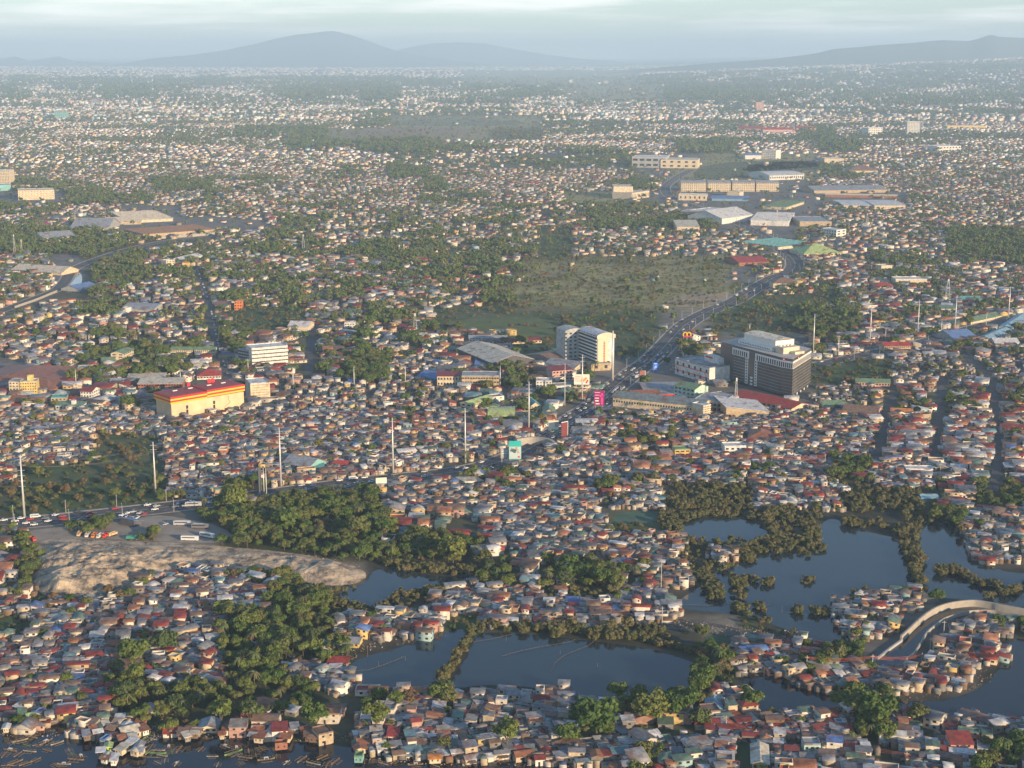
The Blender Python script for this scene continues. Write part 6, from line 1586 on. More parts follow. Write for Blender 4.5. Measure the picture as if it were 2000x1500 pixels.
Xt, Yt, PXt, PYt, Ct, St = [np.concatenate(q) for q in zip(*TX)]
nt_ = len(Xt); print('trees', nt_, 'houses', n)
u = rng.random(nt_)
iT, iV, iG, iF = [_codes.index(c) for c in 'TVGF']
kd = np.select([Ct == iV, (Ct == iG) | (Ct == iF)], [np.where(u < .6, 3, np.where(u < .93, 4, 6)), np.where(u < .82, 6, np.where(u < .9, 0, 7))],
               np.where(u < .34, 0, np.where(u < .58, 1, np.where(u < .76, 2, np.where(u < .89, 5, np.where(u < .965, 6, 7))))))
scl = rng.uniform(.5, 1.15, nt_) * (.75 + .55 * vnoise(Xt, Yt, 30, 77)) * np.clip(St, .8, 1.25) * np.where(St > 2, St * .55, 1)
scl = np.where((Ct == iH) | (Ct == iS), scl * .72, np.where(Ct == iV, scl * .78, scl))
rot = rng.uniform(0, 6.283, nt_)
# big landmark trees in the foreground
BIGT = [(1165, 1440, 2.15, 1), (1040, 0, 0, 0), (433, 1425, 1.7, 2), (492, 1428, 1.7, 2), (618, 1436, 1.75, 2), (735, 1436, 1.8, 2), (1270, 1412, 1.7, 1), (1310, 1405, 1.7, 0), (1345, 1402, 1.7, 2), (1364, 1420, 1.2, 0), (1108, 1455, 1.3, 0), (795, 1385, 1.25, 7), (1470, 1385, 1.3, 0), (1715, 1420, 1.9, 1), (1670, 1412, 1.6, 2), (990, 1470, 1.8, 2), (265, 1300, 1.6, 1), (265, 1345, 1.5, 2), (243, 1382, 1.5, 2), (320, 1275, 1.6, 0), (455, 998, 2.1, 1), (560, 1040, 1.8, 1), (700, 1050, 1.8, 0), (1628, 1298, 1.6, 3), (885, 1100, 1.8, 1)]
BIGT = [q for q in BIGT if q[1]]
bx = [G(a, b) for a, b, s, k in BIGT]
Xt = np.r_[Xt, [p.x for p in bx]]; Yt = np.r_[Yt, [p.y for p in bx]]; PXt = np.r_[PXt, [q[0] for q in BIGT]]; PYt = np.r_[PYt, [q[1] for q in BIGT]]
kd = np.r_[kd, [q[3] for q in BIGT]]; scl = np.r_[scl, [q[2] for q in BIGT]]; rot = np.r_[rot, rng.uniform(0, 6, len(BIGT))]; nt_ = len(Xt)
infr = (PXt > 3) & (PXt < 1997) & (PYt < 1515) & (kd != 6)
score = np.where(infr, np.hypot(Xt, Yt) / scl, 1e9)
near_t = np.argsort(score)[:300]; rt = np.ones(nt_, bool); rt[near_t] = False
def tree_where(px, py):
    if px < 310: return ('at the left moorings' if py > 1390 else 'in the left quarter' if py > 1200 else 'beside the earth mound')
    if px < 690: return ('on the canal bank' if py > 1390 else 'in the green belt' if py > 1200 else 'in the highway grove')
    if px < 1130: return ('on the bottom waterfront' if py > 1390 else 'near the long pond' if py > 1200 else 'around the inlet')
    if px < 1420: return ('at the bottom centre' if py > 1370 else 'right of the long pond' if py > 1200 else 'on the lake shore')
    if px < 1700: return ('around the chapel' if py > 1370 else 'by the river' if py > 1240 else 'standing in the lake')
    return 'in the bottom right corner' if py > 1370 else 'around the river bend'
ROOTS = {}
for j in near_t:
    k = int(kd[j]); nm = KINDS[k][0]
    t = empty(nm, (Xt[j], Yt[j], 0), float(rot[j])); s = float(scl[j]); t.scale = (s, s, s)
    prop(t, None, 'palm' if nm == 'palm_tree' else 'tree', 'trees among the waterside houses')
    put('crown', CR[k], t); put('trunk', TK[k], t)
    sz = 'big ' if s > 1.35 else 'small ' if s < .75 else ''
    later(t, sz + KINDS[k][7] + (' palm,' if nm == 'palm_tree' else ' tree,'), tree_where(PXt[j], PYt[j]))

def join_tree(i, lod):
    nm, sd_, lv, lb, R0, Hc, mm, wd_ = KINDS[i]
    if nm == 'palm_tree': V_, Fl = palm_arrays(sd_, Hc)
    else: V_, Fl = crown_arrays(nm, sd_ + 50 * lod, lv if lod == 0 else 110, lb if lod == 0 else 5, R0 * (1 if lod == 0 else 1.08), Hc)
    tb = trunk_arrays(sd_, Hc, R0, palm=nm == 'palm_tree')
    tv = np.array(tb.v); tf = [f for f in tb.f if len(f) == 4]
    nf = sum(len(f) for f in Fl)
    Fl2 = Fl + [np.array(tf) + len(V_)]
    me = fast_mesh('tree_form', np.concatenate([V_, tv]), Fl2, [mm, M_BARK], np.r_[np.zeros(nf, int), np.ones(len(tf), int)])
    return bpy.data.objects.new('tree_form', me)
def scatter(name, label, cat, sel, forms, mapping):
    col = bpy.data.collections.new(name + '_forms')
    for k_, o in enumerate(forms): o.name = 'form_%02d' % k_; col.objects.link(o)
    ii = np.where(sel)[0]
    me = bpy.data.meshes.new(name); me.vertices.add(len(ii))
    me.vertices.foreach_set('co', np.stack([Xt[ii], Yt[ii], zg(Xt[ii], Yt[ii])], -1).astype(np.float32).ravel())
    a = me.attributes.new('pick', 'INT', 'POINT'); a.data.foreach_set('value', mapping[kd[ii]].astype(np.int32))
    a = me.attributes.new('size', 'FLOAT', 'POINT'); a.data.foreach_set('value', scl[ii].astype(np.float32))
    a = me.attributes.new('spin', 'FLOAT_VECTOR', 'POINT'); a.data.foreach_set('vector', np.stack([0 * rot[ii], 0 * rot[ii], rot[ii]], -1).astype(np.float32).ravel())
    o = put(name, me); prop(o, label, cat, None, 'stuff')
    g = bpy.data.node_groups.new(name, 'GeometryNodeTree')
    g.interface.new_socket('Geometry', in_out='INPUT', socket_type='NodeSocketGeometry'); g.interface.new_socket('Geometry', in_out='OUTPUT', socket_type='NodeSocketGeometry')
    n = g.nodes.new; l = g.links.new
    gi, go = n('NodeGroupInput'), n('NodeGroupOutput'); ip = n('GeometryNodeInstanceOnPoints'); ci = n('GeometryNodeCollectionInfo')
    ci.inputs['Collection'].default_value = col; ci.inputs['Separate Children'].default_value = True; ci.inputs['Reset Children'].default_value = True
    at = []
    for nm_, ty_ in (('pick', 'INT'), ('size', 'FLOAT'), ('spin', 'FLOAT_VECTOR')):
        q = n('GeometryNodeInputNamedAttribute'); q.data_type = ty_; q.inputs[0].default_value = nm_; at.append(q.outputs['Attribute'])
    ip.inputs['Pick Instance'].default_value = True
    l(gi.outputs[0], ip.inputs['Points']); l(ci.outputs[0], ip.inputs['Instance']); l(at[0], ip.inputs['Instance Index']); l(at[1], ip.inputs['Scale']); l(at[2], ip.inputs['Rotation'])
    l(ip.outputs[0], go.inputs[0])
    md = o.modifiers.new('scatter', 'NODES'); md.node_group = g
    return o
scatter('distant_trees', 'countless trees and bushes between the houses', 'trees', rt & (Yt < 1700), [join_tree(i, 0) for i in range(8)], np.arange(8))
scatter('far_woodland', 'hazy far tree cover out to the horizon', 'trees', rt & (Yt >= 1700), [join_tree(i, 1) for i in (0, 1, 2, 3, 6, 7)], np.array([0, 1, 2, 3, 3, 2, 4, 5]))

# ------------------------------------------------------------------ vehicles
CARC = {'white': (0.72, 0.72, 0.70), 'silver': (0.45, 0.46, 0.47), 'black': (0.03, 0.03, 0.035), 'red': (0.45, 0.03, 0.03), 'blue': (0.05, 0.12, 0.32), 'grey': (0.18, 0.18, 0.19)}
def cm(c): return mat('car_paint_' + c, CARC[c], .3, .1, .03, spec=.6)
M_TYRE = mat('tyre_rubber', (0.03, 0.03, 0.03), .9)
def lofted(secs, name, mats):
    mb = MB(); k = 0; n_ = len(secs[0])
    for i, s in enumerate(secs):
        mb.v += s
        if i: mb.f += [((i - 1) * n_ + j, (i - 1) * n_ + (j + 1) % n_, i * n_ + (j + 1) % n_, i * n_ + j) for j in range(n_)]; mb.m += [0] * n_
    mb.f += [tuple(range(n_))[::-1], tuple(range((len(secs) - 1) * n_, len(secs) * n_))]; mb.m += [0, 0]
    return mb.mesh(name, mats)
def sec(x, w_, z0, z1, b=.12): return [(x, -w_, z0), (x, w_, z0), (x, w_, z1 - b), (x, w_ - b, z1), (x, -w_ + b, z1), (x, -w_, z1 - b)]
_wh = MB(); _wh.tube((0, -.12, 0), (0, .12, 0), .33, .33, 12); WHEEL = _wh.mesh('wheel', M_TYRE)
def make_vehicle(kind, c):
    t = bpy.data.objects.new(kind, None); m_ = cm(c) if c in CARC else c
    def ch(nm, me, loc=(0, 0, 0), scale=(1, 1, 1)):
        o = bpy.data.objects.new(nm, me); o.parent = t; o.location = loc; o.scale = scale; return o
    parts = []
    if kind == 'car':
        parts += [ch('body', lofted([sec(-2.2, .75, .35, .8), sec(-2.1, .86, .3, .95), sec(-1.2, .88, .28, 1.0), sec(1.0, .88, .28, .98), sec(2.0, .84, .3, .85), sec(2.2, .7, .35, .7)], 'body', m_)),
                  ch('glasshouse', lofted([sec(-1.9, .70, .95, 1.0, .02), sec(-1.25, .66, .95, 1.42), sec(.25, .66, .95, 1.45), sec(1.15, .72, .95, 1.0, .02)], 'glasshouse', M_GLASS)),
                  ch('roof', panel(m_), (-.5, 0, 1.46), (1.4, 1.2, .05))]
        ww = [(-1.35, .8), (1.35, .8)]
    elif kind in ('jeepney', 'bus'):
        L_ = 3.1 if kind == 'jeepney' else 5.6; hz = 2.2 if kind == 'jeepney' else 3.1
        parts += [ch('body', lofted([sec(-L_, .95, .4, hz), sec(L_ * .62, .95, .4, hz), sec(L_ * (.7 if kind == 'jeepney' else .98), .95, .4, hz * (.6 if kind == 'jeepney' else .97)), sec(L_, .85, .4, hz * (.52 if kind == 'jeepney' else .8))], 'body', m_)),
                  ch('window_band', panel(M_GLASS), (-L_ * .15, 0, hz * .68), (L_ * 1.5, 1.94, hz * .22)), ch('roof_rack', panel(M_STEEL), (-L_ * .2, 0, hz + .08), (L_ * 1.2, 1.5, .1))]
        ww = [(-L_ * .62, .85), (L_ * .66, .85)]
    else:      # truck: cab, tipper bed
        parts += [ch('cab', lofted([sec(1.7, 1.1, .6, 2.7), sec(2.9, 1.1, .6, 2.6), sec(3.3, 1.05, .6, 1.7)], 'cab', m_)), ch('windscreen', panel(M_GLASS), (3.0, 0, 2.1), (.5, 1.9, .6))]
        mb = MB(); mb.box(-3.6, 1.4, -1.2, 1.2, .9, 1.1); mb.box(-3.6, 1.4, -1.2, -1.1, 1.1, 2.3); mb.box(-3.6, 1.4, 1.1, 1.2, 1.1, 2.3); mb.box(1.3, 1.4, -1.1, 1.1, 1.1, 2.5); mb.box(-3.6, -3.5, -1.1, 1.1, 1.1, 2.1)
        parts += [ch('tipper_bed', mb.mesh('tipper_bed', m_)), ch('chassis', panel(M_DARK), (-.3, 0, .75), (6.6, .9, .3))]
        ww = [(-2.6, 1.0), (-1.3, 1.0), (2.4, 1.0)]
    for a, b in ww:
        for s in (-1, 1): parts.append(ch('wheel', WHEEL, (a, s * b, .33 if kind != 'truck' else .45), (1, 1, 1) if kind != 'truck' else (1.4, 1.4, 1.4)))
    return t, parts
PROTO = {}
def add_vehicle(kind, c, loc, rz, desc, where, group, scale=1.0):
    key = (kind, c if isinstance(c, str) else c.name)
    if key not in PROTO: PROTO[key] = make_vehicle(kind, c)
    src, parts = PROTO[key]
    t = src.copy(); COL.objects.link(t); t.location = loc; t.rotation_euler = (0, 0, rz); t.scale = (scale,) * 3
    for p in parts: q = p.copy(); COL.objects.link(q); q.parent = t
    prop(t, None, {'car': 'car', 'jeepney': 'jeepney', 'bus': 'bus', 'truck': 'truck'}[kind], group)
    later(t, desc, where)
    return t
RP = {n_: (P, wd) for n_, P, wd in ROADP}
def traffic(road, fx0, fx1, gap, lanes, where, pj=.12):
    P, wd = RP[road]
    for k in range(len(P) - 1):
        a, b = P[k], P[k + 1]; Ls = (b - a).length; d = (b - a).normalized(); nn = Vector((d.y, -d.x, 0))
        m_ = int(Ls / gap) + (rng.random() < (Ls / gap) % 1)
        for _ in range(m_):
            p = a + d * rng.uniform(0, Ls); px_, _y = to_px(np.array([p.x]), np.array([p.y]))
            if not fx0 < px_[0] < fx1: continue
            for ln_ in lanes:
                if rng.random() > .75: continue
                off = ln_ * wd; q = p + nn * off + d * rng.uniform(-3, 3); fw = 1 if ln_ < 0 else -1
                kind = 'jeepney' if rng.random() < pj else 'car'
                if any((q - o_).length < (8.5 if kind == 'jeepney' else 6) for o_ in CARPOS): continue
                CARPOS.append(q.copy())
                c = str(rng.choice(['white', 'silver', 'black', 'red', 'blue', 'grey'], p=[.42, .2, .12, .08, .06, .12]))
                add_vehicle(kind, c, (q.x, q.y, .30), math.atan2(d.y * fw, d.x * fw), '%s %s' % (c, kind), where, 'vehicles on the main roads', 1.12)
CARPOS = []
traffic('highway', 2, 420, 9.0, (-.36, -.15, .15, .36), 'on the left stretch of the highway')
traffic('highway', 420, 1000, 16.0, (-.36, -.15, .15, .36), 'on the tree-lined middle of the highway')
traffic('highway', 1040, 1290, 8.5, (-.38, -.16, .16, .38), 'in the jam at the junction')
traffic('highway', 1290, 1520, 40, (-.32, .16), 'on the curving road past the clearing')
traffic('town_street', 380, 460, 26, (-.25, .25), 'on the narrow street at centre left')
traffic('east_avenue', 1600, 1990, 26, (-.3, .3), 'on the right-hand avenue')
_l = MB(); _l.tube((0, 0, 0), (0, 0, 9), .13, .09, 6); LPOST = _l.mesh('lamp_post', M_STEEL)
_l = MB(); _l.tube((0, 0, 8.9), (1.9, 0, 9.5), .07, .06, 4); _l.box(1.7, 2.6, -.18, .18, 9.42, 9.58); LARM = _l.mesh('lamp_arm', M_STEEL)
def lamps(road, x0, x1, gap, where, both=True):
    P, wd = RP[road]; acc = 0
    for k in range(len(P) - 1):
        a, b = P[k], P[k + 1]; Ls = (b - a).length; d = (b - a).normalized(); nn = Vector((d.y, -d.x, 0)); s0 = gap - acc
        while s0 < Ls:
            for s in ((1, -1) if both else (1,)):
                q = a + d * s0 + nn * s * (wd / 2 + 1.2); px_, _y = to_px(np.array([q.x]), np.array([q.y]))
                if not x0 < px_[0] < x1: continue
                t = empty('street_lamp', (q.x, q.y, .1), math.atan2(-nn.y * s, -nn.x * s)); prop(t, None, 'street lamp', 'street lamps along the roads')
                put('lamp_post', LPOST, t); put('lamp_arm', LARM, t); later(t, ('near-side' if s == 1 else 'far-side') + ' street lamp', where)
            s0 += gap
        acc = (acc + Ls) % gap
lamps('highway', 5, 480, 34, 'on the left highway'); lamps('highway', 1210, 1510, 42, 'on the curving road')
lamps('boulevard', 1440, 1600, 36, 'on the boulevard'); lamps('flyover_road', 1300, 1470, 60, 'on the flyover road'); lamps('east_avenue', 1600, 1995, 45, 'on the right avenue', False)
MO = mat('orange_truck_paint', (0.60, 0.22, 0.06), .5); MR_ = mat('scarlet_truck_paint', (0.60, 0.05, 0.03), .5); MW_ = mat('white_truck_paint', (0.6, 0.58, 0.54), .5); MG_ = mat('green_truck_paint', (0.05, 0.26, 0.18), .5); MY_ = mat('cream_truck_paint', (0.55, 0.40, 0.22), .5)
for x, y, c, r_, ds in [(155, 1046, MY_, -1.5, 'cream tipper truck parked apart from the row'), (171, 1048, MW_, -1.52, 'white tipper truck in the parked row'), (184, 1049, MO, -1.6, 'orange tipper truck in the parked row'), (195, 1050, MW_, -1.75, 'second white tipper in the parked row'), (207, 1049, MR_, -1.75, 'red tipper truck in the parked row'), (219, 1047, MY_, -2.2, 'cream tipper parked askew'), (64, 1056, MR_, -.9, 'scarlet dump truck'), (258, 1054, MG_, .05, 'green tipper truck')]:
    g = G(x, y); add_vehicle('truck', c, (g.x, g.y, .06), r_, ds, 'on the dirt yard', 'trucks on the dirt yard')
for x, y, c, r_, ds in [(356, 1026, 'silver', .03, 'pale bus with dark windows'), (391, 1032, 'grey', -.05, 'grey-roofed parked bus'), (371, 1056, 'white', -.08, 'long pale parked bus'), (405, 1050, 'white', -.5, 'white bus parked askew'), (378, 989, 'silver', .17, 'silver bus travelling')]:
    g = G(x, y); add_vehicle('bus', c, (g.x, g.y, .2), r_, ds, 'on the highway' if y < 1000 else 'in the bus yard by the grove', 'buses')
for x, y in [(255, 1012), (262, 1014), (268, 1012), (258, 1018), (247, 1010), (306, 1032), (323, 1025), (282, 1005), (250, 1003)]:
    g = G(x, y); add_vehicle('car', str(rng.choice(['white', 'silver', 'red'])), (g.x, g.y, .06), rng.uniform(-2, 2), 'parked car', 'beside the blue-grey shed by the yard', 'cars parked by the yard')
# shacks built out over the water on stilts at the lower left, and the waterfront row
SH = [(206, 1493, 12, 'cream', 'cream', 'gabley', 9), (222, 1500, 10, 'white', 'white', 'shed', 9), (212, 1474, 11, 'lime', 'lime', 'gabley', 8), (232, 1478, 13, 'cream', 'cream', 'shed', 9), (262, 1480, 13, 'cream', 'cream', 'gabley', 9), (250, 1466, 12, 'white', 'raw', 'shed', 7), (240, 1458, 11, 'rust', 'wood', 'gable', 6), (200, 1460, 9, 'blue', 'grey', 'flat', 5), (185, 1440, 10, 'rust', 'wood', 'gable', 6), (170, 1452, 10, 'grey', 'wood', 'shed', 5), (205, 1420, 11, 'brown', 'cream', 'gabley', 9), (192, 1404, 9, 'red', 'white', 'gabley', 7),
      (12, 1436, 10, 'white', 'cream', 'gabley', 9), (44, 1410, 12, 'green', 'pink', 'shed', 7), (60, 1413, 11, 'lime', 'lime', 'gable', 8), (76, 1408, 14, 'blue', 'cream', 'flat', 11), (36, 1394, 13, 'white', 'white', 'shedx', 6),
      (448, 1441, 24, 'rust', 'white', 'shed', 5), (502, 1440, 18, 'cream', 'wood', 'gable', 6), (532, 1440, 14, 'white', 'wood', 'shed', 6), (557, 1447, 16, 'brown', 'cream', 'gable', 8), (577, 1438, 12, 'grey', 'raw', 'shed', 6), (550, 1470, 24, 'rust', 'brick', 'flat', 7), (614, 1454, 20, 'brown', 'wood', 'gable', 7), (704, 1478, 20, 'rust', 'cream', 'gabley', 9), (700, 1494, 16, 'green', 'teal', 'flat', 8), (366, 1443, 16, 'rust', 'wood', 'shed', 5), (745, 1470, 14, 'cream', 'raw', 'gable', 7), (850, 1496, 22, 'orange', 'cream', 'arch', 7)]
SH += [(rng.uniform(180, 292), rng.uniform(1408, 1496), rng.uniform(9, 15), str(rng.choice(['rust', 'cream', 'grey', 'white', 'brown'])), str(rng.choice(['wood', 'cream', 'white', 'raw'])), str(rng.choice(['shed', 'gable', 'gabley'])), rng.uniform(5, 9)) for _ in range(16)]
SH += [(rng.uniform(330, 690), rng.uniform(1440, 1456), rng.uniform(9, 17), str(rng.choice(['rust', 'cream', 'grey', 'brown'])), str(rng.choice(['wood', 'cream', 'raw'])), str(rng.choice(['shed', 'gable'])), rng.uniform(4, 7)) for _ in range(14)]
for i, (x, y, wp, rc_, wc_, kd_, hp_) in enumerate(SH):
    t, w_, h_ = bldg('house', None, 'house', (x - wp / 2, y), (x + wp / 2, y + rng.uniform(-3, 3)), hp_, rng.uniform(3.5, 5.5), kind=kd_, rc=rc_, wc=wc_, cols=2, floors=1, frac=.22, group='houses of the waterside shanty quarters')
    mb = MB()
    for a_ in (-.45, 0, .45):
        for b_ in (-.4, .4): mb.box(w_ * a_ - .08, w_ * a_ + .08, b_ * 5 - .08, b_ * 5 + .08, -1.2, .3)
    put('stilts', mb.mesh('stilts', M_DARK), t)
    t.location.z = 1.0
    later(t, 'stilted ' + wc_ + ' house, ' + rc_ + ' roof,', 'on the left jetty' if 160 < x < 280 else 'at the left moorings' if x < 160 else 'on the canal edge')
# shed in the yard, overturned excavator spot, green screen fence
bldg('shed', 'tilted shed with blue-grey panel roof beside the truck yard', 'shed', (262, 1030), (278, 1024), 5, 12, kind='shedx', rc='blue', wc='dark', rise=2.5)

# ------------------------------------------------------------------ outrigger boats, fish pens, stakes, floating debris
M_BOATG = mat('boat_green', (0.13, 0.24, 0.09), .6); M_BOATW = mat('boat_weathered', (0.34, 0.31, 0.25), .8); M_BOATB = mat('boat_brown', (0.22, 0.15, 0.09), .8); M_BAMB = mat('bamboo', (0.20, 0.155, 0.10), .8); M_BOATR = mat('boat_orange', (0.55, 0.15, 0.06), .6)
def hull(L_, wd_):
    mb = MB(); n_ = 9; prev = None
    for i in range(n_ + 1):
        t_ = -1 + 2 * i / n_; w_ = wd_ * max(0.04, (1 - abs(t_) ** 2.2)); z = .35 + .55 * abs(t_) ** 2.5; x = t_ * L_ / 2
        s = [(x, -w_, z), (x, -w_ * .5, -.1), (x, w_ * .5, -.1), (x, w_, z), (x, w_ * .75, z - .02), (x, w_ * .4, .12), (x, -w_ * .4, .12), (x, -w_ * .75, z - .02)]
        mb.v += s
        if i:
            k = (i - 1) * 8
            for j in range(8): mb.f.append((k + j, k + (j + 1) % 8, k + 8 + (j + 1) % 8, k + 8 + j)); mb.m.append(0)
    return mb
HL = {m_.name: hull(9, .55).mesh('hull', m_) for m_ in (M_BOATG, M_BOATW, M_BOATB, M_BOATR)}
_a = MB(); _a.tube((0, -2.8, .45), (0, 0, .8), .07, .07, 4); _a.tube((0, 0, .8), (0, 2.8, .45), .07, .07, 4); ARM = _a.mesh('outrigger_arm', M_BAMB)
_a = MB(); _a.tube((-3, 0, .1), (3, 0, .1), .12, .12, 5); FLOAT_ = _a.mesh('outrigger_float', M_BAMB)
_a = MB(); _a.box(-1.1, 1.1, -.7, .7, 1.4, 1.5)
for a_ in (-1, 1):
    for b_ in (-1, 1): _a.box(a_ * 1.0 - .05, a_ * 1.0 + .05, b_ * .6 - .05, b_ * .6 + .05, .3, 1.4)
CAN = _a.mesh('canopy', M_WHT)
def boat(x, y, rz, m_, words, where, s=1.0, canopy=False):
    g = G(x, y, .06); t = empty('outrigger_boat', g, rz); t.scale = (s,) * 3; prop(t, None, 'boat', 'outrigger boats moored along the shore')
    put('hull', HL[m_.name], t)
    for xx in (-2.2, 0, 2.2): put('outrigger_arm', ARM, t, (xx, 0, 0))
    for yy in (-2.8, 2.8): put('outrigger_float', FLOAT_, t, (0, yy, 0))
    if canopy: put('canopy', CAN, t)
    later(t, words, where)
bm_ = [M_BOATW, M_BOATB, M_BOATG, M_BOATW]; bw_ = {'boat_green': 'green', 'boat_weathered': 'pale weathered', 'boat_brown': 'brown', 'boat_orange': 'orange'}
BP = [(25, 1452), (40, 1447), (60, 1440), (52, 1456), (20, 1466), (8, 1475), (35, 1474), (58, 1468), (75, 1455), (92, 1466), (70, 1485), (30, 1490), (50, 1492), (14, 1496), (90, 1450), (112, 1452), (135, 1466), (140, 1474), (148, 1484), (125, 1493), (110, 1496), (158, 1478),
      (268, 1462), (280, 1466), (272, 1474), (290, 1470), (296, 1458), (310, 1466), (316, 1476), (322, 1486), (330, 1460), (336, 1470), (308, 1490), (350, 1464), (392, 1464), (415, 1478), (440, 1458), (455, 1472), (462, 1462), (478, 1480), (486, 1468), (500, 1476), (512, 1464), (470, 1492), (520, 1484), (540, 1478), (560, 1490), (590, 1484), (612, 1492), (630, 1480), (640, 1494), (655, 1488), (345, 1492), (425, 1494), (728, 1488), (748, 1492), (770, 1488), (812, 1494), (850, 1496), (905, 1497)]
for i, (x, y) in enumerate(BP):
    m_ = (M_BOATG if i % 14 == 3 else bm_[int(rng.integers(2))])
    boat(x, y, rng.uniform(0, 3.14), m_, bw_[m_.name] + ' outrigger boat', 'at the lower left mooring' if x < 170 else 'off the central jetty houses' if x < 370 else 'in the canal below the trees' if x < 700 else 'at the bottom waterfront', rng.uniform(.5, .85), rng.random() < .15)
for x, y, rz, s in [(300, 1472, -.1, 1.3), (283, 1443, 1.35, 1.2), (456, 1471, .7, 1.0), (60, 1419, .02, 1.6)]:
    boat(x, y, rz, M_BOATG, 'long bright green outrigger boat', 'at the lower left shore', s)
# bamboo fish pens: stakes and net lines standing in the ponds
def pen(pts, label):
    P_ = [G(x, y) for x, y in pts]; mb = MB()
    for i in range(len(P_) - 1):
        a, b = P_[i], P_[i + 1]; n_ = max(2, int((b - a).length / 2.2))
        for k in range(n_):
            p = a.lerp(b, k / n_) + Vector((rng.normal(0, .15), rng.normal(0, .15), 0)); mb.tube(p + Vector((0, 0, -.3)), p + Vector((rng.normal(0, .08), rng.normal(0, .08), rng.uniform(.6, 1.4))), .06, .05, 3)
        mb.tube(a + Vector((0, 0, .55)), b + Vector((0, 0, .55)), .08, .08, 3)
    o = put('fish_pen_fence', mb.mesh('fish_pen_fence', M_BAMB)); prop(o, label, 'fish pen', 'bamboo fish pen fences')
pen([(686, 1312), (720, 1310), (750, 1300), (790, 1284)], 'curving stake fence across the small pond')
pen([(924, 1255), (960, 1250), (1000, 1240)], 'short stake fence near the upper left corner of the long pond')
pen([(980, 1283), (1020, 1272), (1060, 1264), (1110, 1256), (1125, 1250)], 'long stake fence across the middle of the long pond')
pen([(1075, 1312), (1085, 1295), (1105, 1280), (1130, 1270), (1150, 1262), (1162, 1252)], 'bent stake fence descending through the long pond')
pen([(1300, 1180), (1380, 1184), (1440, 1178), (1510, 1184)], 'low net line across the lake shallows')
pen([(1850, 1392), (1868, 1386), (1880, 1396), (1890, 1386)], 'zigzag pole frame in the dark lower river')
pen([(1826, 1396), (1846, 1390), (1856, 1398)], 'small pole frame left of the zigzag one')
for i, (x, y, yt) in enumerate([(718, 1283, 1262), (739, 1302, 1292), (989, 1252, 1240), (1094, 1278, 1270), (1167, 1303, 1295), (792, 1291, 1281), (859, 1250, 1238), (1527, 1196, 1184), (1492, 1320, 1300)]):
    g = G(x, y); h = hgt(x, y, yt); mb = MB(); mb.tube((0, 0, -.3), (.1, 0, h), .1, .07, 4); o = put('bamboo_stake', mb.mesh('bamboo_stake', M_BAMB), None, g); prop(o, None, 'stake', 'lone stakes standing in the water'); later(o, 'lone thin bamboo stake', 'in the lake' if x > 1400 else 'in the ponds')
# litter, planks and small junk along the shores: nobody could count it
mb_v = []; 
def debris(polypts, n_, s0, s1, z=.1):
    x0, x1 = min(p[0] for p in polypts), max(p[0] for p in polypts); y0, y1 = min(p[1] for p in polypts), max(p[1] for p in polypts)
    px = rng.uniform(x0, x1, n_ * 3); py = rng.uniform(y0, y1, n_ * 3); k = np.where(in_poly(px, py, polypts))[0][:n_]
    for i in k:
        g = G(px[i], py[i], 0); mb_v.append((g.x, g.y, z, rng.uniform(s0, s1), rng.uniform(0, 3.14)))
debris([(0, 1425), (170, 1420), (340, 1425), (690, 1436), (690, 1452), (330, 1440), (260, 1460), (160, 1440), (0, 1440)], 420, .2, 1.0)
debris([(700, 1455), (1250, 1475), (1250, 1500), (700, 1492)], 500, .3, 1.3)
debris([(250, 1400), (340, 1395), (350, 1440), (280, 1450), (200, 1470), (180, 1450)], 350, .2, 1.0)
debris([(100, 1040), (700, 1090), (715, 1135), (600, 1142), (300, 1090), (90, 1070)], 700, .2, .8, .4)
debris([(1300, 1205), (1560, 1235), (1560, 1262), (1280, 1225)], 500, .2, 1.0)
debris([(560, 1270), (700, 1250), (860, 1225), (880, 1240), (700, 1275), (690, 1300), (560, 1340)], 400, .3, 1.2)
debris([(1560, 1290), (1900, 1290), (1960, 1330), (1800, 1372), (1560, 1345)], 500, .2, 1.0)
D_ = np.array(mb_v); NN = len(D_)
lw, ww = D_[:, 3] / 2, D_[:, 3] * rng.uniform(.1, .5, NN) / 2; hz = rng.uniform(.1, .6, NN); z0 = D_[:, 2] - .1
for i in np.where(D_[:, 2] > .3)[0]: z0[i] = mound_z(D_[i, 0], D_[i, 1]) - .1
v = st([(-lw, -ww, z0), (lw, -ww, z0), (lw, ww, z0), (-lw, ww, z0), (-lw, -ww, z0 + hz), (lw, -ww, z0 + hz * .8), (lw, ww, z0 + hz), (-lw, ww, z0 + hz * .7)])
dc = np.array([(0.30, 0.24, 0.17), (0.40, 0.38, 0.35), (0.16, 0.12, 0.09), (0.24, 0.13, 0.09), (0.22, 0.21, 0.2), (0.34, 0.27, 0.19)])[rng.integers(0, 6, NN)]
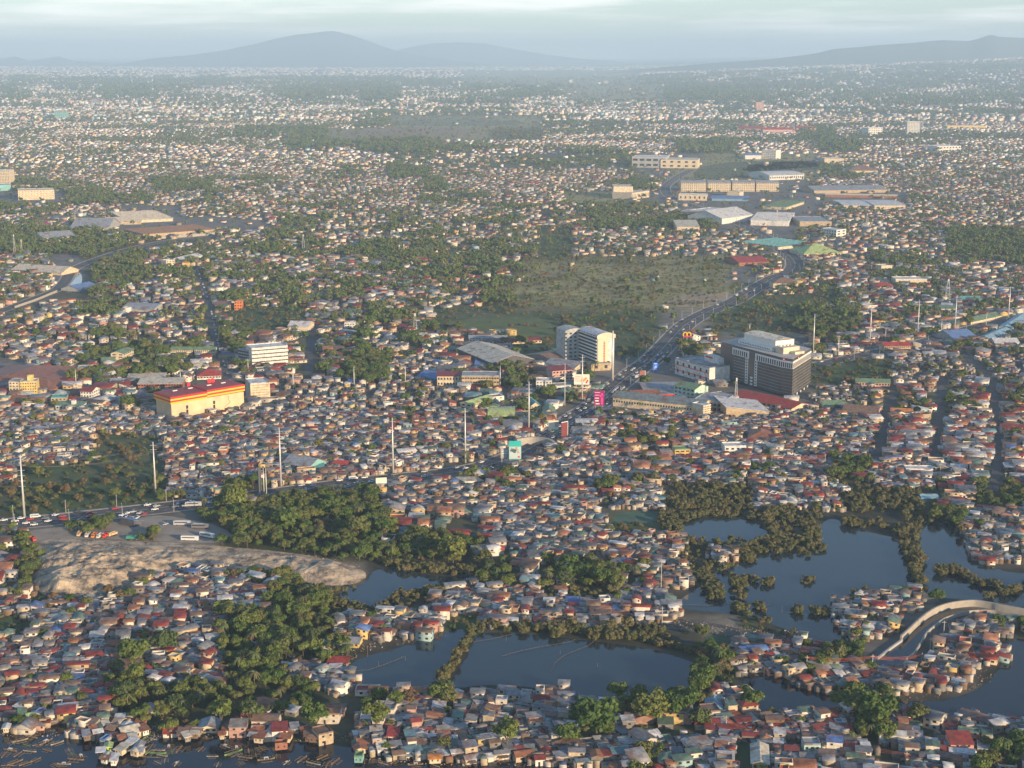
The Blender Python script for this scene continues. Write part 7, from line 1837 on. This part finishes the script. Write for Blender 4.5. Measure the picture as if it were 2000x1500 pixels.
emit(place(v, None, D_[:, 0], D_[:, 1], D_[:, 4]), [(4, 5, 6, 7), (0, 1, 5, 4), (1, 2, 6, 5), (2, 3, 7, 6), (3, 0, 4, 7)], [dc] * 5, [0] * 5)
flush('shore_debris', 'scattered planks, litter and junk along the shores and on the spoil heap')
bpy.data.objects['shore_debris']['category'] = 'debris'

# ------------------------------------------------------------------ air
hz = MB(); hz.box(-62000, 62000, -3000, 66000, -3, 1075)
mh = bpy.data.materials.new('haze_air'); mh.use_nodes = True
t_ = mh.node_tree; t_.nodes.clear(); o_ = t_.nodes.new('ShaderNodeOutputMaterial'); pv = t_.nodes.new('ShaderNodeVolumePrincipled')
pv.inputs['Color'].default_value = (0.57, 0.79, 1.0, 1); pv.inputs['Density'].default_value = 5.8e-5; pv.inputs['Anisotropy'].default_value = 0.0
t_.links.new(pv.outputs[0], o_.inputs['Volume'])
hob = put('haze', hz.mesh('haze', mh)); hob['kind'] = 'stuff'

# ------------------------------------------------------------------ labels that single each thing out
grp = {}
for o, d, wh, x, y in PENDING: grp.setdefault((d, wh), []).append((o, x, y))
TIER = {1: [''], 2: ['front tier,', 'rear tier,'], 3: ['front tier,', 'middle tier,', 'rear tier,'], 4: ['front tier,', 'second tier,', 'third tier,', 'rear tier,']}
for (d, wh), G_ in grp.items():
    if len(G_) == 1: G_[0][0]['label'] = d + ' ' + wh; continue
    G_.sort(key=lambda q: q[2])
    nt4 = min(4, -(-len(G_) // 12)); sz_ = -(-len(G_) // nt4)
    for ti in range(nt4):
        L_ = G_[ti * sz_:(ti + 1) * sz_]; L_.sort(key=lambda q: q[1] / max(q[2], 1))
        for i, (o, x, y) in enumerate(L_):
            r_ = '' if len(L_) == 1 else ('leftmost' if i == 0 else 'rightmost' if i == len(L_) - 1 else (ORD[i + 1] if i + 1 < len(ORD) else 'number %d' % (i + 1)) + ' from left')
            o['label'] = ' '.join((d.rstrip(',') + ', ' + r_ + ' ' + wh + (', ' + TIER[nt4][ti].rstrip(',') if nt4 > 1 else '')).split())
print('objects', len(bpy.data.objects))
